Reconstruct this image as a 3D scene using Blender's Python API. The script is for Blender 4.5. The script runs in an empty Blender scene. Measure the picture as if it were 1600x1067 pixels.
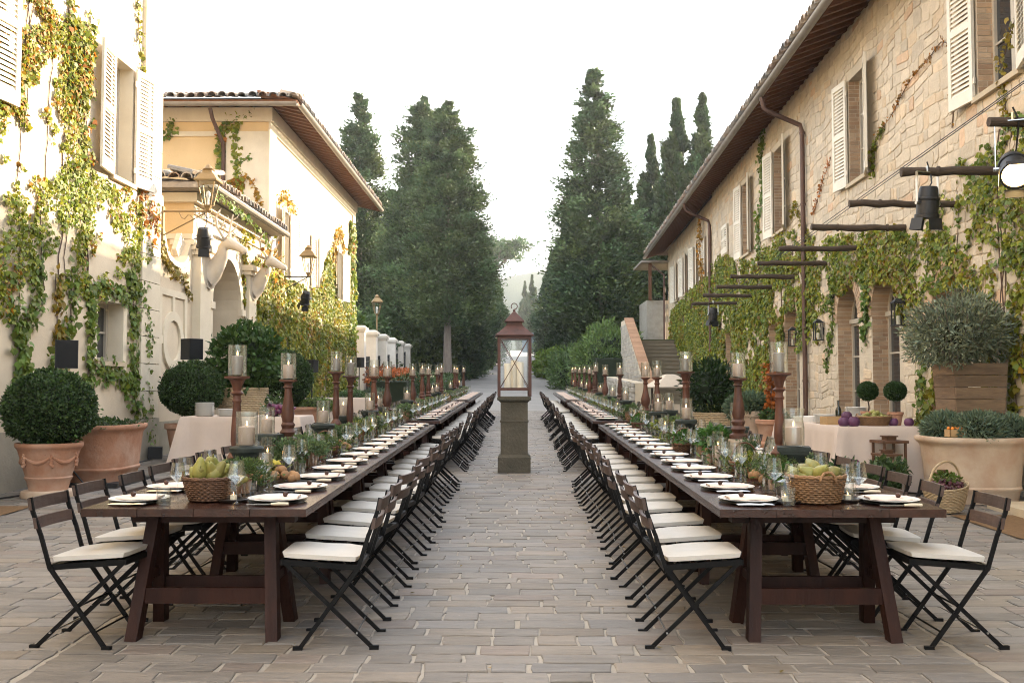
import bpy, bmesh, math, random
import numpy as np
from mathutils import Vector, Matrix, noise as mnoise

random.seed(11)
rng = np.random.default_rng(11)
SC = bpy.context.scene
COL = SC.collection
rad = math.radians

# ------------------------------------------------------------------ camera
cam_data = bpy.data.cameras.new('camera')
cam_data.lens = 35.0
cam_data.sensor_width = 36.0
cam_data.clip_end = 6000.0
cam = bpy.data.objects.new('camera', cam_data)
COL.objects.link(cam)
cam.location = (0, 0, 1.49)
cam.rotation_euler = (rad(90) + math.atan(71.5 / 1555.56), 0, math.atan(11 / 1555.56))
SC.camera = cam

# ------------------------------------------------------------------ sky and sun
SUN_EL, SUN_AZ = 17.0, 52.0          # azimuth clockwise from +Y
world = bpy.data.worlds.new('World')
SC.world = world
world.use_nodes = True
wn, wl_ = world.node_tree.nodes, world.node_tree.links
wn.clear()
w_out = wn.new('ShaderNodeOutputWorld')
w_bg = wn.new('ShaderNodeBackground')
w_bg.inputs['Strength'].default_value = 0.15
w_sky = wn.new('ShaderNodeTexSky')
w_sky.sky_type = 'NISHITA'
w_sky.sun_disc = False
w_sky.sun_elevation = rad(SUN_EL)
w_sky.sun_rotation = rad(SUN_AZ)
w_sky.altitude = 300
w_sky.air_density = 1.0
w_sky.dust_density = 2.0
w_sky.ozone_density = 1.0
w_tc = wn.new('ShaderNodeTexCoord')
w_map = wn.new('ShaderNodeMapping')
w_map.inputs['Scale'].default_value = (1.0, 1.0, 3.2)
w_noise = wn.new('ShaderNodeTexNoise')
w_noise.inputs['Scale'].default_value = 1.7
w_noise.inputs['Detail'].default_value = 7
w_noise.inputs['Roughness'].default_value = 0.55
w_ramp = wn.new('ShaderNodeMapRange')
w_ramp.inputs['From Min'].default_value = 0.38
w_ramp.inputs['From Max'].default_value = 0.62
w_ramp.inputs['To Min'].default_value = 0.0
w_ramp.inputs['To Max'].default_value = 0.95
w_mix = wn.new('ShaderNodeMix')
w_mix.data_type = 'RGBA'
w_mix.inputs[7].default_value = (6.0, 5.9, 5.75, 1)      # thin high cloud lit by the low sun
wl_.new(w_tc.outputs['Generated'], w_map.inputs['Vector'])
wl_.new(w_map.outputs['Vector'], w_noise.inputs['Vector'])
wl_.new(w_noise.outputs['Fac'], w_ramp.inputs['Value'])
wl_.new(w_ramp.outputs['Result'], w_mix.inputs[0])
wl_.new(w_sky.outputs['Color'], w_mix.inputs[6])
wl_.new(w_mix.outputs[2], w_bg.inputs['Color'])
wl_.new(w_bg.outputs['Background'], w_out.inputs['Surface'])

sun_dir = Vector((math.sin(rad(SUN_AZ)) * math.cos(rad(SUN_EL)), math.cos(rad(SUN_AZ)) * math.cos(rad(SUN_EL)), math.sin(rad(SUN_EL))))
sun_data = bpy.data.lights.new('sun', 'SUN')
sun_data.energy = 4.0
sun_data.angle = rad(0.6)
sun_data.color = (1.0, 0.83, 0.60)
sun = bpy.data.objects.new('sun', sun_data)
COL.objects.link(sun)
sun.rotation_euler = sun_dir.to_track_quat('Z', 'Y').to_euler()
sun.location = sun_dir * 120

SC.view_settings.view_transform = 'Standard'
SC.view_settings.look = 'None'
SC.view_settings.gamma = 1.0
SC.view_settings.use_curve_mapping = False
SC.view_settings.exposure = 2.3
SC.render.engine = 'CYCLES'
SC.cycles.use_denoising = True
SC.cycles.filter_width = 1.05
SC.cycles.max_bounces = 6
SC.cycles.diffuse_bounces = 4
SC.cycles.glossy_bounces = 3
SC.cycles.transmission_bounces = 4
SC.cycles.transparent_max_bounces = 28
SC.cycles.volume_bounces = 0
SC.cycles.caustics_reflective = False
SC.cycles.caustics_refractive = False
SC.cycles.sample_clamp_indirect = 6.0

# ------------------------------------------------------------------ materials
MAT = {}


def material(name, c1, c2=None, rough=0.75, nscale=6.0, detail=5.0, bump=0.0, bscale=None, attr=False, metallic=0.0,
             stretch=(1, 1, 1), transl=0.0, spec=0.4, rnd=0.0, spots=None, coat=0.0, emit=None, big=None):
    """Procedural Principled material. c1/c2 mix by noise; attr multiplies by the 'col' attribute; rnd varies by object."""
    m = bpy.data.materials.new(name)
    m.use_nodes = True
    nt = m.node_tree
    N, L = nt.nodes, nt.links
    N.clear()
    out = N.new('ShaderNodeOutputMaterial')
    p = N.new('ShaderNodeBsdfPrincipled')
    p.inputs['Roughness'].default_value = rough
    p.inputs['Metallic'].default_value = metallic
    p.inputs['Specular IOR Level'].default_value = spec
    if coat:
        p.inputs['Coat Weight'].default_value = coat
        p.inputs['Coat Roughness'].default_value = 0.25
    tc = N.new('ShaderNodeTexCoord')
    mp = N.new('ShaderNodeMapping')
    mp.inputs['Scale'].default_value = stretch
    oi = N.new('ShaderNodeObjectInfo')
    L.new(tc.outputs['Object'], mp.inputs['Vector'])
    mw = N.new('ShaderNodeMath'); mw.operation = 'MULTIPLY'; mw.inputs[1].default_value = 53.0
    L.new(oi.outputs['Random'], mw.inputs[0])

    def noise_tex(scale, det, ro=0.6):
        n = N.new('ShaderNodeTexNoise')
        n.noise_dimensions = '4D'
        n.inputs['Scale'].default_value = scale
        n.inputs['Detail'].default_value = det
        n.inputs['Roughness'].default_value = ro
        L.new(mp.outputs['Vector'], n.inputs['Vector'])
        L.new(mw.outputs[0], n.inputs['W'])
        return n

    def mixc(fac, a, b, blend='MIX'):
        x = N.new('ShaderNodeMix'); x.data_type = 'RGBA'; x.blend_type = blend
        if isinstance(fac, float): x.inputs[0].default_value = fac
        else: L.new(fac, x.inputs[0])
        for i, s in ((6, a), (7, b)):
            if isinstance(s, tuple): x.inputs[i].default_value = (*s[:3], 1)
            else: L.new(s, x.inputs[i])
        return x.outputs[2]

    def mapr(sock, a, b, c=0.0, d=1.0):
        r = N.new('ShaderNodeMapRange')
        r.inputs['From Min'].default_value = a; r.inputs['From Max'].default_value = b
        r.inputs['To Min'].default_value = c; r.inputs['To Max'].default_value = d
        L.new(sock, r.inputs['Value'])
        return r.outputs['Result']

    if c2 is not None:
        n = noise_tex(nscale, detail)
        col = mixc(mapr(n.outputs['Fac'], 0.3, 0.7), tuple(c1), tuple(c2))
    else:
        rgb = N.new('ShaderNodeRGB'); rgb.outputs[0].default_value = (*c1, 1); col = rgb.outputs[0]
    if big:                                     # large stains: (scale, colour, amount)
        n3 = noise_tex(big[0], 4)
        col = mixc(mapr(n3.outputs['Fac'], 0.45, 0.72, 0.0, big[2]), col, tuple(big[1]))
    if spots:                                   # fine specks: (scale, colour, threshold)
        n2 = noise_tex(spots[0], 6, 0.75)
        col = mixc(mapr(n2.outputs['Fac'], spots[2], spots[2] + 0.08), col, tuple(spots[1]))
    if attr:
        a = N.new('ShaderNodeAttribute'); a.attribute_name = 'col'
        col = mixc(1.0, col, a.outputs['Color'], 'MULTIPLY')
    if rnd:
        r = mapr(oi.outputs['Random'], 0, 1, 1 - rnd, 1 + rnd)
        cc = N.new('ShaderNodeCombineColor')
        for i in range(3): L.new(r, cc.inputs[i])
        col = mixc(1.0, col, cc.outputs[0], 'MULTIPLY')
    L.new(col, p.inputs['Base Color'])
    if bump:
        nb = noise_tex(bscale or nscale * 3, 6)
        b = N.new('ShaderNodeBump')
        b.inputs['Strength'].default_value = bump
        b.inputs['Distance'].default_value = 0.02
        L.new(nb.outputs['Fac'], b.inputs['Height'])
        L.new(b.outputs['Normal'], p.inputs['Normal'])
    if emit:
        p.inputs['Emission Color'].default_value = (*emit[0], 1)
        p.inputs['Emission Strength'].default_value = emit[1]
    surf = p.outputs[0]
    if transl:
        t = N.new('ShaderNodeBsdfTranslucent')
        L.new(col, t.inputs['Color'])
        mx = N.new('ShaderNodeMixShader'); mx.inputs[0].default_value = transl
        L.new(surf, mx.inputs[1]); L.new(t.outputs[0], mx.inputs[2])
        surf = mx.outputs[0]
    L.new(surf, out.inputs['Surface'])
    MAT[name] = m
    return m


def glass_material(name, tint=(1, 1, 1), base=0.05, edge=0.75):
    m = bpy.data.materials.new(name); m.use_nodes = True
    N, L = m.node_tree.nodes, m.node_tree.links
    N.clear()
    out = N.new('ShaderNodeOutputMaterial')
    tr = N.new('ShaderNodeBsdfTransparent'); tr.inputs['Color'].default_value = (*tint, 1)
    gl = N.new('ShaderNodeBsdfGlossy'); gl.inputs['Roughness'].default_value = 0.03
    gl.inputs['Color'].default_value = (0.8, 0.82, 0.82, 1)
    lw = N.new('ShaderNodeLayerWeight'); lw.inputs['Blend'].default_value = 0.25
    mr = N.new('ShaderNodeMapRange'); mr.inputs['To Min'].default_value = base; mr.inputs['To Max'].default_value = edge
    L.new(lw.outputs['Facing'], mr.inputs['Value'])
    mx = N.new('ShaderNodeMixShader')
    L.new(mr.outputs['Result'], mx.inputs[0]); L.new(tr.outputs[0], mx.inputs[1]); L.new(gl.outputs[0], mx.inputs[2])
    L.new(mx.outputs[0], out.inputs['Surface'])
    MAT[name] = m


M_ = material
M_('mortar', (0.37, 0.33, 0.275), (0.28, 0.25, 0.205), 0.95, 3, bump=0.5, bscale=40)
M_('paver', (0.232, 0.207, 0.178), (0.148, 0.132, 0.114), 0.66, 7.0, detail=10, bump=0.9, bscale=16, attr=True, stretch=(0.5, 2.2, 1),
   spots=(26, (0.33, 0.30, 0.265), 0.62), big=(0.55, (0.175, 0.148, 0.118), 0.6))
M_('road', (0.26, 0.245, 0.225), (0.20, 0.19, 0.175), 0.85, 1.2, detail=8, bump=0.4, bscale=9)
M_('soil', (0.12, 0.10, 0.06), (0.08, 0.09, 0.04), 0.95, 0.8, detail=8, bump=0.5, bscale=6)
M_('stucco', (0.66, 0.56, 0.42), (0.56, 0.465, 0.335), 0.9, 1.3, detail=7, bump=0.25, bscale=30, big=(0.5, (0.44, 0.36, 0.26), 0.75))
M_('stucco_trim', (0.68, 0.60, 0.46), (0.59, 0.51, 0.385), 0.88, 2.5, detail=6, bump=0.15, bscale=25)
M_('stucco_warm_shade', (0.68, 0.50, 0.28), (0.60, 0.43, 0.23), 0.9, 1.5, detail=7, bump=0.2, bscale=30)  # same plaster as the cream stucco, with warm reflected shade put into its colour
M_('stucco_base', (0.42, 0.37, 0.29), (0.31, 0.28, 0.22), 0.92, 2.0, detail=7, bump=0.4, bscale=20, big=(1.2, (0.18, 0.18, 0.11), 0.5))
M_('wall_mortar', (0.60, 0.51, 0.385), (0.50, 0.425, 0.315), 0.95, 4, bump=0.6, bscale=30)
M_('wall_stone', (0.63, 0.53, 0.395), (0.49, 0.405, 0.295), 0.92, 7, detail=10, bump=1.0, bscale=14, big=(0.45, (0.47, 0.40, 0.31), 0.5), attr=True, spots=(9, (0.66, 0.57, 0.44), 0.6))
M_('brick', (0.45, 0.315, 0.205), (0.37, 0.25, 0.16), 0.9, 6, bump=0.5, bscale=30, attr=True, rnd=0.18)
M_('rough_stone', (0.40, 0.37, 0.32), (0.28, 0.26, 0.22), 0.9, 4, detail=8, bump=0.7, bscale=12, rnd=0.15)
M_('shutter', (0.74, 0.68, 0.56), (0.66, 0.60, 0.49), 0.55, 5, bump=0.05)
M_('frame_paint', (0.50, 0.44, 0.35), (0.42, 0.37, 0.29), 0.5, 5)
M_('pane', (0.02, 0.025, 0.03), None, 0.06, spec=0.8)
M_('roof_tile', (0.33, 0.285, 0.24), (0.21, 0.19, 0.17), 0.9, 7, detail=8, bump=0.5, attr=True, spots=(5, (0.50, 0.46, 0.38), 0.58))
M_('rafter', (0.16, 0.072, 0.036), (0.10, 0.045, 0.022), 0.75, 8, stretch=(1, 6, 6), bump=0.2)
M_('eave_board', (0.27, 0.115, 0.05), (0.18, 0.075, 0.035), 0.8, 6, bump=0.2)
M_('gutter', (0.30, 0.27, 0.23), (0.21, 0.18, 0.15), 0.5, 3, metallic=0.35)
M_('downspout', (0.13, 0.075, 0.055), (0.085, 0.05, 0.04), 0.5, 4, metallic=0.4)
M_('terracotta', (0.42, 0.215, 0.13), (0.32, 0.155, 0.09), 0.88, 5, detail=8, bump=0.35, bscale=18, big=(2.6, (0.50, 0.37, 0.28), 0.75), spots=(7, (0.20, 0.12, 0.08), 0.66))
M_('terracotta_pale', (0.55, 0.44, 0.33), (0.47, 0.35, 0.25), 0.88, 4, detail=7, bump=0.25, bscale=18, big=(2.0, (0.40, 0.22, 0.13), 0.6))
M_('wicker_dark', (0.15, 0.075, 0.038), (0.075, 0.036, 0.02), 0.6, 20, bump=0.3, rnd=0.2)
M_('wicker_mid', (0.27, 0.15, 0.07), (0.16, 0.085, 0.04), 0.6, 20, bump=0.3, rnd=0.2)
M_('wicker_light', (0.47, 0.36, 0.22), (0.34, 0.25, 0.145), 0.65, 20, bump=0.3)
M_('plank_wood', (0.25, 0.165, 0.095), (0.14, 0.09, 0.055), 0.8, 5, detail=8, stretch=(1, 1, 6), bump=0.4, rnd=0.25)
M_('beam_wood', (0.085, 0.058, 0.038), (0.045, 0.032, 0.023), 0.85, 6, detail=7, stretch=(1, 6, 6), bump=0.7, bscale=14)
M_('table_wood', (0.050, 0.018, 0.0105), (0.020, 0.008, 0.005), 0.26, 3, detail=8, stretch=(5, 0.5, 5), bump=0.12, bscale=12, rnd=0.15, spec=0.5)
M_('trestle_wood', (0.036, 0.0118, 0.0065), (0.014, 0.005, 0.0034), 0.55, 4, detail=8, stretch=(3, 3, 0.6), bump=0.3, rnd=0.25, spec=0.2, spots=(11, (0.13, 0.065, 0.04), 0.70))
M_('slat_wood', (0.088, 0.055, 0.042), (0.045, 0.028, 0.022), 0.5, 6, detail=8, stretch=(4, 0.7, 4), bump=0.2, rnd=0.25)
M_('chair_iron', (0.004, 0.004, 0.0045), (0.008, 0.0075, 0.007), 0.5, 12, spec=0.13)
M_('bare_steel', (0.5, 0.5, 0.5), None, 0.3, metallic=1.0)
M_('cushion', (0.53, 0.50, 0.45), (0.47, 0.44, 0.39), 0.9, 6, bump=0.12, bscale=60, rnd=0.05)
M_('linen', (0.58, 0.48, 0.405), (0.51, 0.415, 0.35), 0.95, 3, bump=0.15, bscale=90)
M_('napkin', (0.72, 0.58, 0.50), (0.66, 0.52, 0.44), 0.95, 8, bump=0.1, bscale=60, rnd=0.04)
M_('porcelain', (0.80, 0.785, 0.75), None, 0.18, spec=0.5)
M_('charger', (0.06, 0.058, 0.055), (0.04, 0.04, 0.038), 0.3, 10)
M_('silver', (0.55, 0.54, 0.52), None, 0.22, metallic=1.0)
M_('bone_handle', (0.62, 0.54, 0.40), None, 0.4)
M_('dark_dish', (0.03, 0.022, 0.018), None, 0.35)
M_('fig', (0.035, 0.015, 0.011), (0.06, 0.026, 0.017), 0.5, 20, rnd=0.3)
M_('wax', (0.47, 0.36, 0.30), (0.42, 0.32, 0.265), 0.5, 9, rnd=0.08)
M_('wax_grey', (0.30, 0.265, 0.245), (0.26, 0.23, 0.21), 0.5, 9)
M_('wax_ivory', (0.80, 0.72, 0.58), (0.74, 0.65, 0.5), 0.45, 9)
M_('wick', (0.02, 0.015, 0.01), None, 0.9)
M_('flame', (1, 0.6, 0.2), None, 0.5, emit=((1.0, 0.52, 0.16), 5.0))
M_('lantern_wood', (0.13, 0.062, 0.03), (0.07, 0.033, 0.017), 0.6, 6, detail=7, stretch=(3, 3, .6), bump=0.3)
M_('stick_wood', (0.095, 0.035, 0.019), (0.045, 0.0175, 0.0105), 0.55, 8, detail=7, bump=0.3, rnd=0.3)
M_('urn_metal', (0.034, 0.042, 0.036), (0.018, 0.023, 0.02), 0.6, 10, bump=0.3, rnd=0.15, spec=0.2)
M_('rust', (0.095, 0.038, 0.027), (0.055, 0.025, 0.019), 0.6, 8, detail=7, bump=0.2, spots=(14, (0.22, 0.10, 0.06), 0.66))
M_('moss_stone', (0.10, 0.088, 0.066), (0.055, 0.051, 0.037), 0.9, 4, detail=9, bump=0.9, bscale=22, big=(1.7, (0.045, 0.043, 0.03), 0.6))
M_('lamp_bronze', (0.30, 0.205, 0.095), (0.21, 0.14, 0.065), 0.5, 7, metallic=0.3)
M_('black_metal', (0.014, 0.014, 0.015), (0.022, 0.022, 0.022), 0.5, 6)
M_('speaker_black', (0.013, 0.013, 0.014), (0.018, 0.018, 0.018), 0.6, 30, bump=0.2)
M_('speaker_grille', (0.008, 0.008, 0.008), None, 0.8)
M_('lamp_lit', (1, 0.8, 0.5), None, 0.4, emit=((1.0, 0.66, 0.26), 2.2))
M_('lens_blue', (0.05, 0.07, 0.2), None, 0.1, spec=0.8)
M_('plaster_statue', (0.60, 0.52, 0.42), (0.52, 0.445, 0.345), 0.85, 6, bump=0.2)
M_('white_pillar', (0.68, 0.63, 0.56), (0.58, 0.53, 0.46), 0.9, 3, bump=0.2)
M_('bark', (0.24, 0.20, 0.165), (0.13, 0.105, 0.085), 0.9, 5, detail=8, stretch=(5, 5, 0.7), bump=0.8)
M_('bark_dark', (0.08, 0.06, 0.045), (0.045, 0.035, 0.028), 0.9, 5, detail=8, stretch=(5, 5, 0.7), bump=0.6)
M_('log_bark', (0.38, 0.32, 0.25), (0.20, 0.16, 0.12), 0.9, 14, detail=8, bump=0.7, bscale=30)
for nm, c, t in (('leaf_ivy', (0.165, 0.185, 0.042), 0.38), ('leaf_cypress', (0.064, 0.100, 0.038), 0.22), ('leaf_box', (0.037, 0.068, 0.019), 0.22),
                 ('leaf_laurel', (0.05, 0.085, 0.026), 0.25), ('leaf_olive', (0.17, 0.185, 0.135), 0.3), ('leaf_herb', (0.075, 0.105, 0.045), 0.3),
                 ('leaf_shrub', (0.10, 0.16, 0.052), 0.3), ('leaf_pine', (0.045, 0.075, 0.03), 0.2), ('petal', (0.8, 0.8, 0.8), 0.3)):
    M_(nm, c, None, 0.55, attr=True, transl=t, spec=0.35)
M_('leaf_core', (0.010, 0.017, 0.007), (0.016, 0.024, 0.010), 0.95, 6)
M_('vine_stem', (0.13, 0.085, 0.06), (0.09, 0.055, 0.04), 0.9, 10)
M_('pear', (0.20, 0.225, 0.055), (0.21, 0.165, 0.04), 0.5, 9, detail=6, rnd=0.22, spots=(30, (0.20, 0.13, 0.04), 0.68))
M_('pumpkin', (0.75, 0.23, 0.02), (0.62, 0.17, 0.015), 0.5, 6)
M_('potato', (0.33, 0.19, 0.09), (0.24, 0.13, 0.06), 0.85, 9, rnd=0.25)
M_('aubergine', (0.13, 0.028, 0.075), (0.075, 0.015, 0.05), 0.3, 5, rnd=0.3)
M_('quince', (0.52, 0.42, 0.055), (0.42, 0.36, 0.06), 0.6, 8, rnd=0.15)
M_('grape', (0.09, 0.022, 0.03), (0.05, 0.013, 0.022), 0.4, 8, rnd=0.4)
M_('cabbage', (0.15, 0.055, 0.12), (0.085, 0.028, 0.07), 0.6, 8, rnd=0.3)
M_('crate_wood', (0.46, 0.30, 0.14), (0.36, 0.22, 0.10), 0.7, 6, stretch=(1, 5, 5))
M_('bottle_glass', (0.01, 0.013, 0.008), None, 0.1, spec=0.7)
M_('coir', (0.20, 0.115, 0.05), (0.13, 0.072, 0.03), 0.98, 30, bump=0.8, bscale=90)
M_('travertine', (0.50, 0.41, 0.28), (0.42, 0.34, 0.23), 0.85, 5, bump=0.3)
M_('iron_gate', (0.10, 0.062, 0.035), (0.06, 0.038, 0.022), 0.6, 8, metallic=0.3)
M_('door_wood', (0.34, 0.19, 0.065), (0.25, 0.13, 0.045), 0.6, 5, stretch=(4, 4, 0.7))
M_('canvas_cream', (0.52, 0.45, 0.36), (0.46, 0.39, 0.31), 0.9, 6)
M_('hill_wood', (0.055, 0.075, 0.045), (0.035, 0.052, 0.035), 0.95, 0.02, detail=10)
M_('step_wood', (0.30, 0.245, 0.17), (0.21, 0.17, 0.115), 0.85, 3, stretch=(1, 5, 5), bump=0.3)
M_('gate_blue', (0.06, 0.09, 0.11), None, 0.6)
glass_material('glass', (0.975, 0.985, 0.975), 0.04, 0.72)
glass_material('glass_thin', (0.965, 0.975, 0.97), 0.03, 0.62)

# ------------------------------------------------------------------ geometry helpers


class MB:
    """Collects verts and faces of one mesh."""

    def __init__(self):
        self.v, self.f, self.c = [], [], []
        self.cur = (1, 1, 1)

    def add(self, vs, fs):
        o = len(self.v)
        self.v += [tuple(p) for p in vs]
        self.c += [self.cur] * len(vs)
        self.f += [tuple(i + o for i in f) for f in fs]

    def box(self, c, s, rot=None):
        hx, hy, hz = s[0] / 2, s[1] / 2, s[2] / 2
        vs = [Vector((x, y, z)) for z in (-hz, hz) for y in (-hy, hy) for x in (-hx, hx)]
        if rot is not None:
            vs = [rot @ p for p in vs]
        c = Vector(c)
        self.add([p + c for p in vs], [(0, 2, 3, 1), (4, 5, 7, 6), (0, 1, 5, 4), (2, 6, 7, 3), (0, 4, 6, 2), (1, 3, 7, 5)])

    def span(self, lo, hi):
        self.box([(a + b) / 2 for a, b in zip(lo, hi)], [b - a for a, b in zip(lo, hi)])

    def bar(self, p0, p1, w, h, up=(0, 0, 1)):
        """rectangular bar from p0 to p1, w across, h along up"""
        p0, p1 = Vector(p0), Vector(p1)
        d = (p1 - p0).normalized()
        up = Vector(up)
        if abs(d.dot(up)) > 0.95:
            up = Vector((1, 0, 0)) if abs(d.x) < 0.9 else Vector((0, 1, 0))
        s = d.cross(up).normalized() * (w / 2)
        t = s.cross(d).normalized() * (h / 2)
        vs = [p + a * s + b * t for p in (p0, p1) for a, b in ((-1, -1), (1, -1), (1, 1), (-1, 1))]
        self.add(vs, [(3, 2, 1, 0), (4, 5, 6, 7), (0, 1, 5, 4), (1, 2, 6, 5), (2, 3, 7, 6), (3, 0, 4, 7)])

    def tube(self, pts, r, n=6, cap=True):
        pts = [Vector(p) for p in pts]
        rs = r if isinstance(r, (list, tuple)) else [r] * len(pts)
        vs, fs = [], []
        prev = None
        for i, p in enumerate(pts):
            d = (pts[min(i + 1, len(pts) - 1)] - pts[max(i - 1, 0)]).normalized()
            a = Vector((0, 0, 1)) if abs(d.z) < 0.9 else Vector((1, 0, 0))
            if prev is not None:
                a = prev
            s = d.cross(a).normalized()
            t = s.cross(d).normalized()
            prev = t
            for k in range(n):
                an = 2 * math.pi * k / n
                vs.append(p + (s * math.cos(an) + t * math.sin(an)) * rs[i])
        for i in range(len(pts) - 1):
            for k in range(n):
                a, b = i * n + k, i * n + (k + 1) % n
                fs.append((a, b, b + n, a + n))
        if cap:
            fs.append(tuple(range(n - 1, -1, -1)))
            fs.append(tuple(range((len(pts) - 1) * n, len(pts) * n)))
        self.add(vs, fs)

    def lathe(self, prof, n=16, c=(0, 0, 0), sx=1.0, sy=1.0, ph=0.0, cap=True):
        vs, fs = [], []
        for r, z in prof:
            for k in range(n):
                a = 2 * math.pi * k / n + ph
                vs.append((c[0] + r * math.cos(a) * sx, c[1] + r * math.sin(a) * sy, c[2] + z))
        for i in range(len(prof) - 1):
            for k in range(n):
                a, b = i * n + k, i * n + (k + 1) % n
                fs.append((a, b, b + n, a + n))
        if cap:
            if prof[0][0] > 1e-4: fs.append(tuple(range(n - 1, -1, -1)))
            if prof[-1][0] > 1e-4: fs.append(tuple(range((len(prof) - 1) * n, len(prof) * n)))
        self.add(vs, fs)

    def prism(self, poly, depth, fn):
        """poly in 2D; fn(a, b, t) -> 3D; extruded t 0..depth"""
        n = len(poly)
        vs = [fn(a, b, 0) for a, b in poly] + [fn(a, b, depth) for a, b in poly]
        fs = [tuple(range(n - 1, -1, -1)), tuple(range(n, 2 * n))]
        fs += [(i, (i + 1) % n, (i + 1) % n + n, i + n) for i in range(n)]
        self.add(vs, fs)

    def mesh(self, name, mat, smooth=False, col=False):
        me = bpy.data.meshes.new(name)
        me.from_pydata(self.v, [], self.f)
        me.materials.append(MAT[mat])
        if col:
            a = me.attributes.new('col', 'FLOAT_COLOR', 'POINT')
            a.data.foreach_set('color', np.array([(*c, 1) for c in self.c], 'f').ravel())
        if smooth:
            me.polygons.foreach_set('use_smooth', [True] * len(me.polygons))
            if smooth != 2:
                me.set_sharp_from_angle(angle=rad(40))
        return me

    def build(self, name, mat, parent=None, loc=None, smooth=False, col=False, rot=None):
        return put(name, self.mesh(name, mat, smooth, col), parent, loc, rot)


def put(name, me, parent=None, loc=None, rot=None):
    o = bpy.data.objects.new(name, me)
    COL.objects.link(o)
    if parent is not None:
        o.parent = parent
    if loc is not None:
        o.location = loc
    if rot is not None:
        o.rotation_euler = rot
    return o


def empty(name, loc=(0, 0, 0), rz=0.0, parent=None):
    o = put(name, None, parent, loc, (0, 0, rz))
    o.empty_display_size = 0.1
    return o


def tag(o, label=None, cat=None, group=None, kind=None):
    if label: o['label'] = label
    if cat: o['category'] = cat
    if group: o['group'] = group
    if kind: o['kind'] = kind
    return o


def kids(o):
    return KIDS.get(o.name, [])


def copy_tree(o, loc=None, rz=None, parent=None):
    c = o.copy()
    COL.objects.link(c)
    c.parent = parent
    if loc is not None: c.location = loc
    if rz is not None: c.rotation_euler = (o.rotation_euler[0], o.rotation_euler[1], rz)
    for ch in o.children:
        copy_tree(ch, parent=c)
    return c


ORD = ['first', 'second', 'third', 'fourth', 'fifth', 'sixth', 'seventh', 'eighth', 'ninth', 'tenth', 'eleventh', 'twelfth', 'thirteenth', 'fourteenth', 'fifteenth', 'sixteenth']


def unit(a):
    return a / np.maximum(np.linalg.norm(a, axis=1, keepdims=True), 1e-9)


LEAF = {
    'leaf': np.array([(0, 0, 0), (0.5, 0.28, 0.06), (1, 0, -0.05), (0.5, -0.28, 0.06)]),
    'thin': np.array([(0, 0, 0), (0.45, 0.13, 0.03), (1, 0, 0), (0.45, -0.13, 0.03)]),
    'spray': np.array([(0, -0.06, 0), (0, 0.06, 0), (0.55, 0.24, 0.05), (1, 0.0, 0.0), (0.55, -0.24, 0.05)]),
    'ivy': np.array([(0, 0, 0), (0.05, 0.34, 0.03), (0.42, 0.52, -0.03), (0.62, 0.26, 0.03), (1.0, 0, -0.08), (0.62, -0.26, 0.03), (0.42, -0.52, -0.03), (0.05, -0.34, 0.03)]),
    'blade': np.array([(0, -0.03, 0), (0, 0.03, 0), (1, 0, 0)]),
}


def leaf_mesh(name, P, D, N, size, mat, shape='leaf', cols=None):
    """P points, D leaf direction, N leaf normal, size lengths -> one mesh"""
    T = LEAF[shape]
    P, D, N = np.asarray(P, float), unit(np.asarray(D, float)), np.asarray(N, float)
    S = unit(np.cross(N, D))
    N = np.cross(D, S)
    n, k = len(P), len(T)
    size = np.broadcast_to(np.asarray(size, float), (n,))
    V = P[:, None] + size[:, None, None] * (T[None, :, 0:1] * D[:, None] + T[None, :, 1:2] * S[:, None] + T[None, :, 2:3] * N[:, None])
    me = bpy.data.meshes.new(name)
    me.vertices.add(n * k)
    me.vertices.foreach_set('co', V.astype('f').ravel())
    me.loops.add(n * k)
    me.loops.foreach_set('vertex_index', np.arange(n * k, dtype='i'))
    me.polygons.add(n)
    me.polygons.foreach_set('loop_start', np.arange(0, n * k, k, dtype='i'))
    me.update(calc_edges=True)
    me.materials.append(MAT[mat])
    if cols is None:
        cols = np.ones((n, 3))
    a = me.attributes.new('col', 'FLOAT_COLOR', 'POINT')
    cc = np.ones((n, k, 4), 'f')
    cc[:, :, :3] = np.asarray(cols)[:, None, :]
    a.data.foreach_set('color', cc.ravel())
    return me


def rand_dirs(n):
    return unit(rng.normal(size=(n, 3)))


def vary(n, base=(1, 1, 1), amt=0.3, hue=0.15):
    b = rng.uniform(1 - amt, 1 + amt, (n, 1))
    h = rng.uniform(-hue, hue, (n, 1))
    return np.array(base)[None] * b * np.concatenate([1 + h, np.ones((n, 1)), 1 - h], 1)


def in_poly(x, y, poly):
    x, y = np.asarray(x), np.asarray(y)
    r = np.zeros(x.shape, bool)
    j = len(poly) - 1
    for i in range(len(poly)):
        xi, yi = poly[i]
        xj, yj = poly[j]
        with np.errstate(divide='ignore', invalid='ignore'):
            r ^= ((yi > y) != (yj > y)) & (x < (xj - xi) * (y - yi) / (yj - yi + 1e-12) + xi)
        j = i
    return r


def vnoise(P, scale, seed=0.0):
    return np.array([mnoise.noise(Vector((p[0] * scale + seed, p[1] * scale + seed * 1.7, p[2] * scale))) for p in P])


def gz(y):
    """ground height: nearly level court, then the drive climbs"""
    if y < 30: return 0.018 * y
    return 0.54 + 0.018 * (y - 30) + 0.0009 * (min(y, 55) - 30) ** 2 + max(0.0, min(y, 130) - 55) * 0.045 - max(0.0, y - 130) * 0.010

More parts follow.
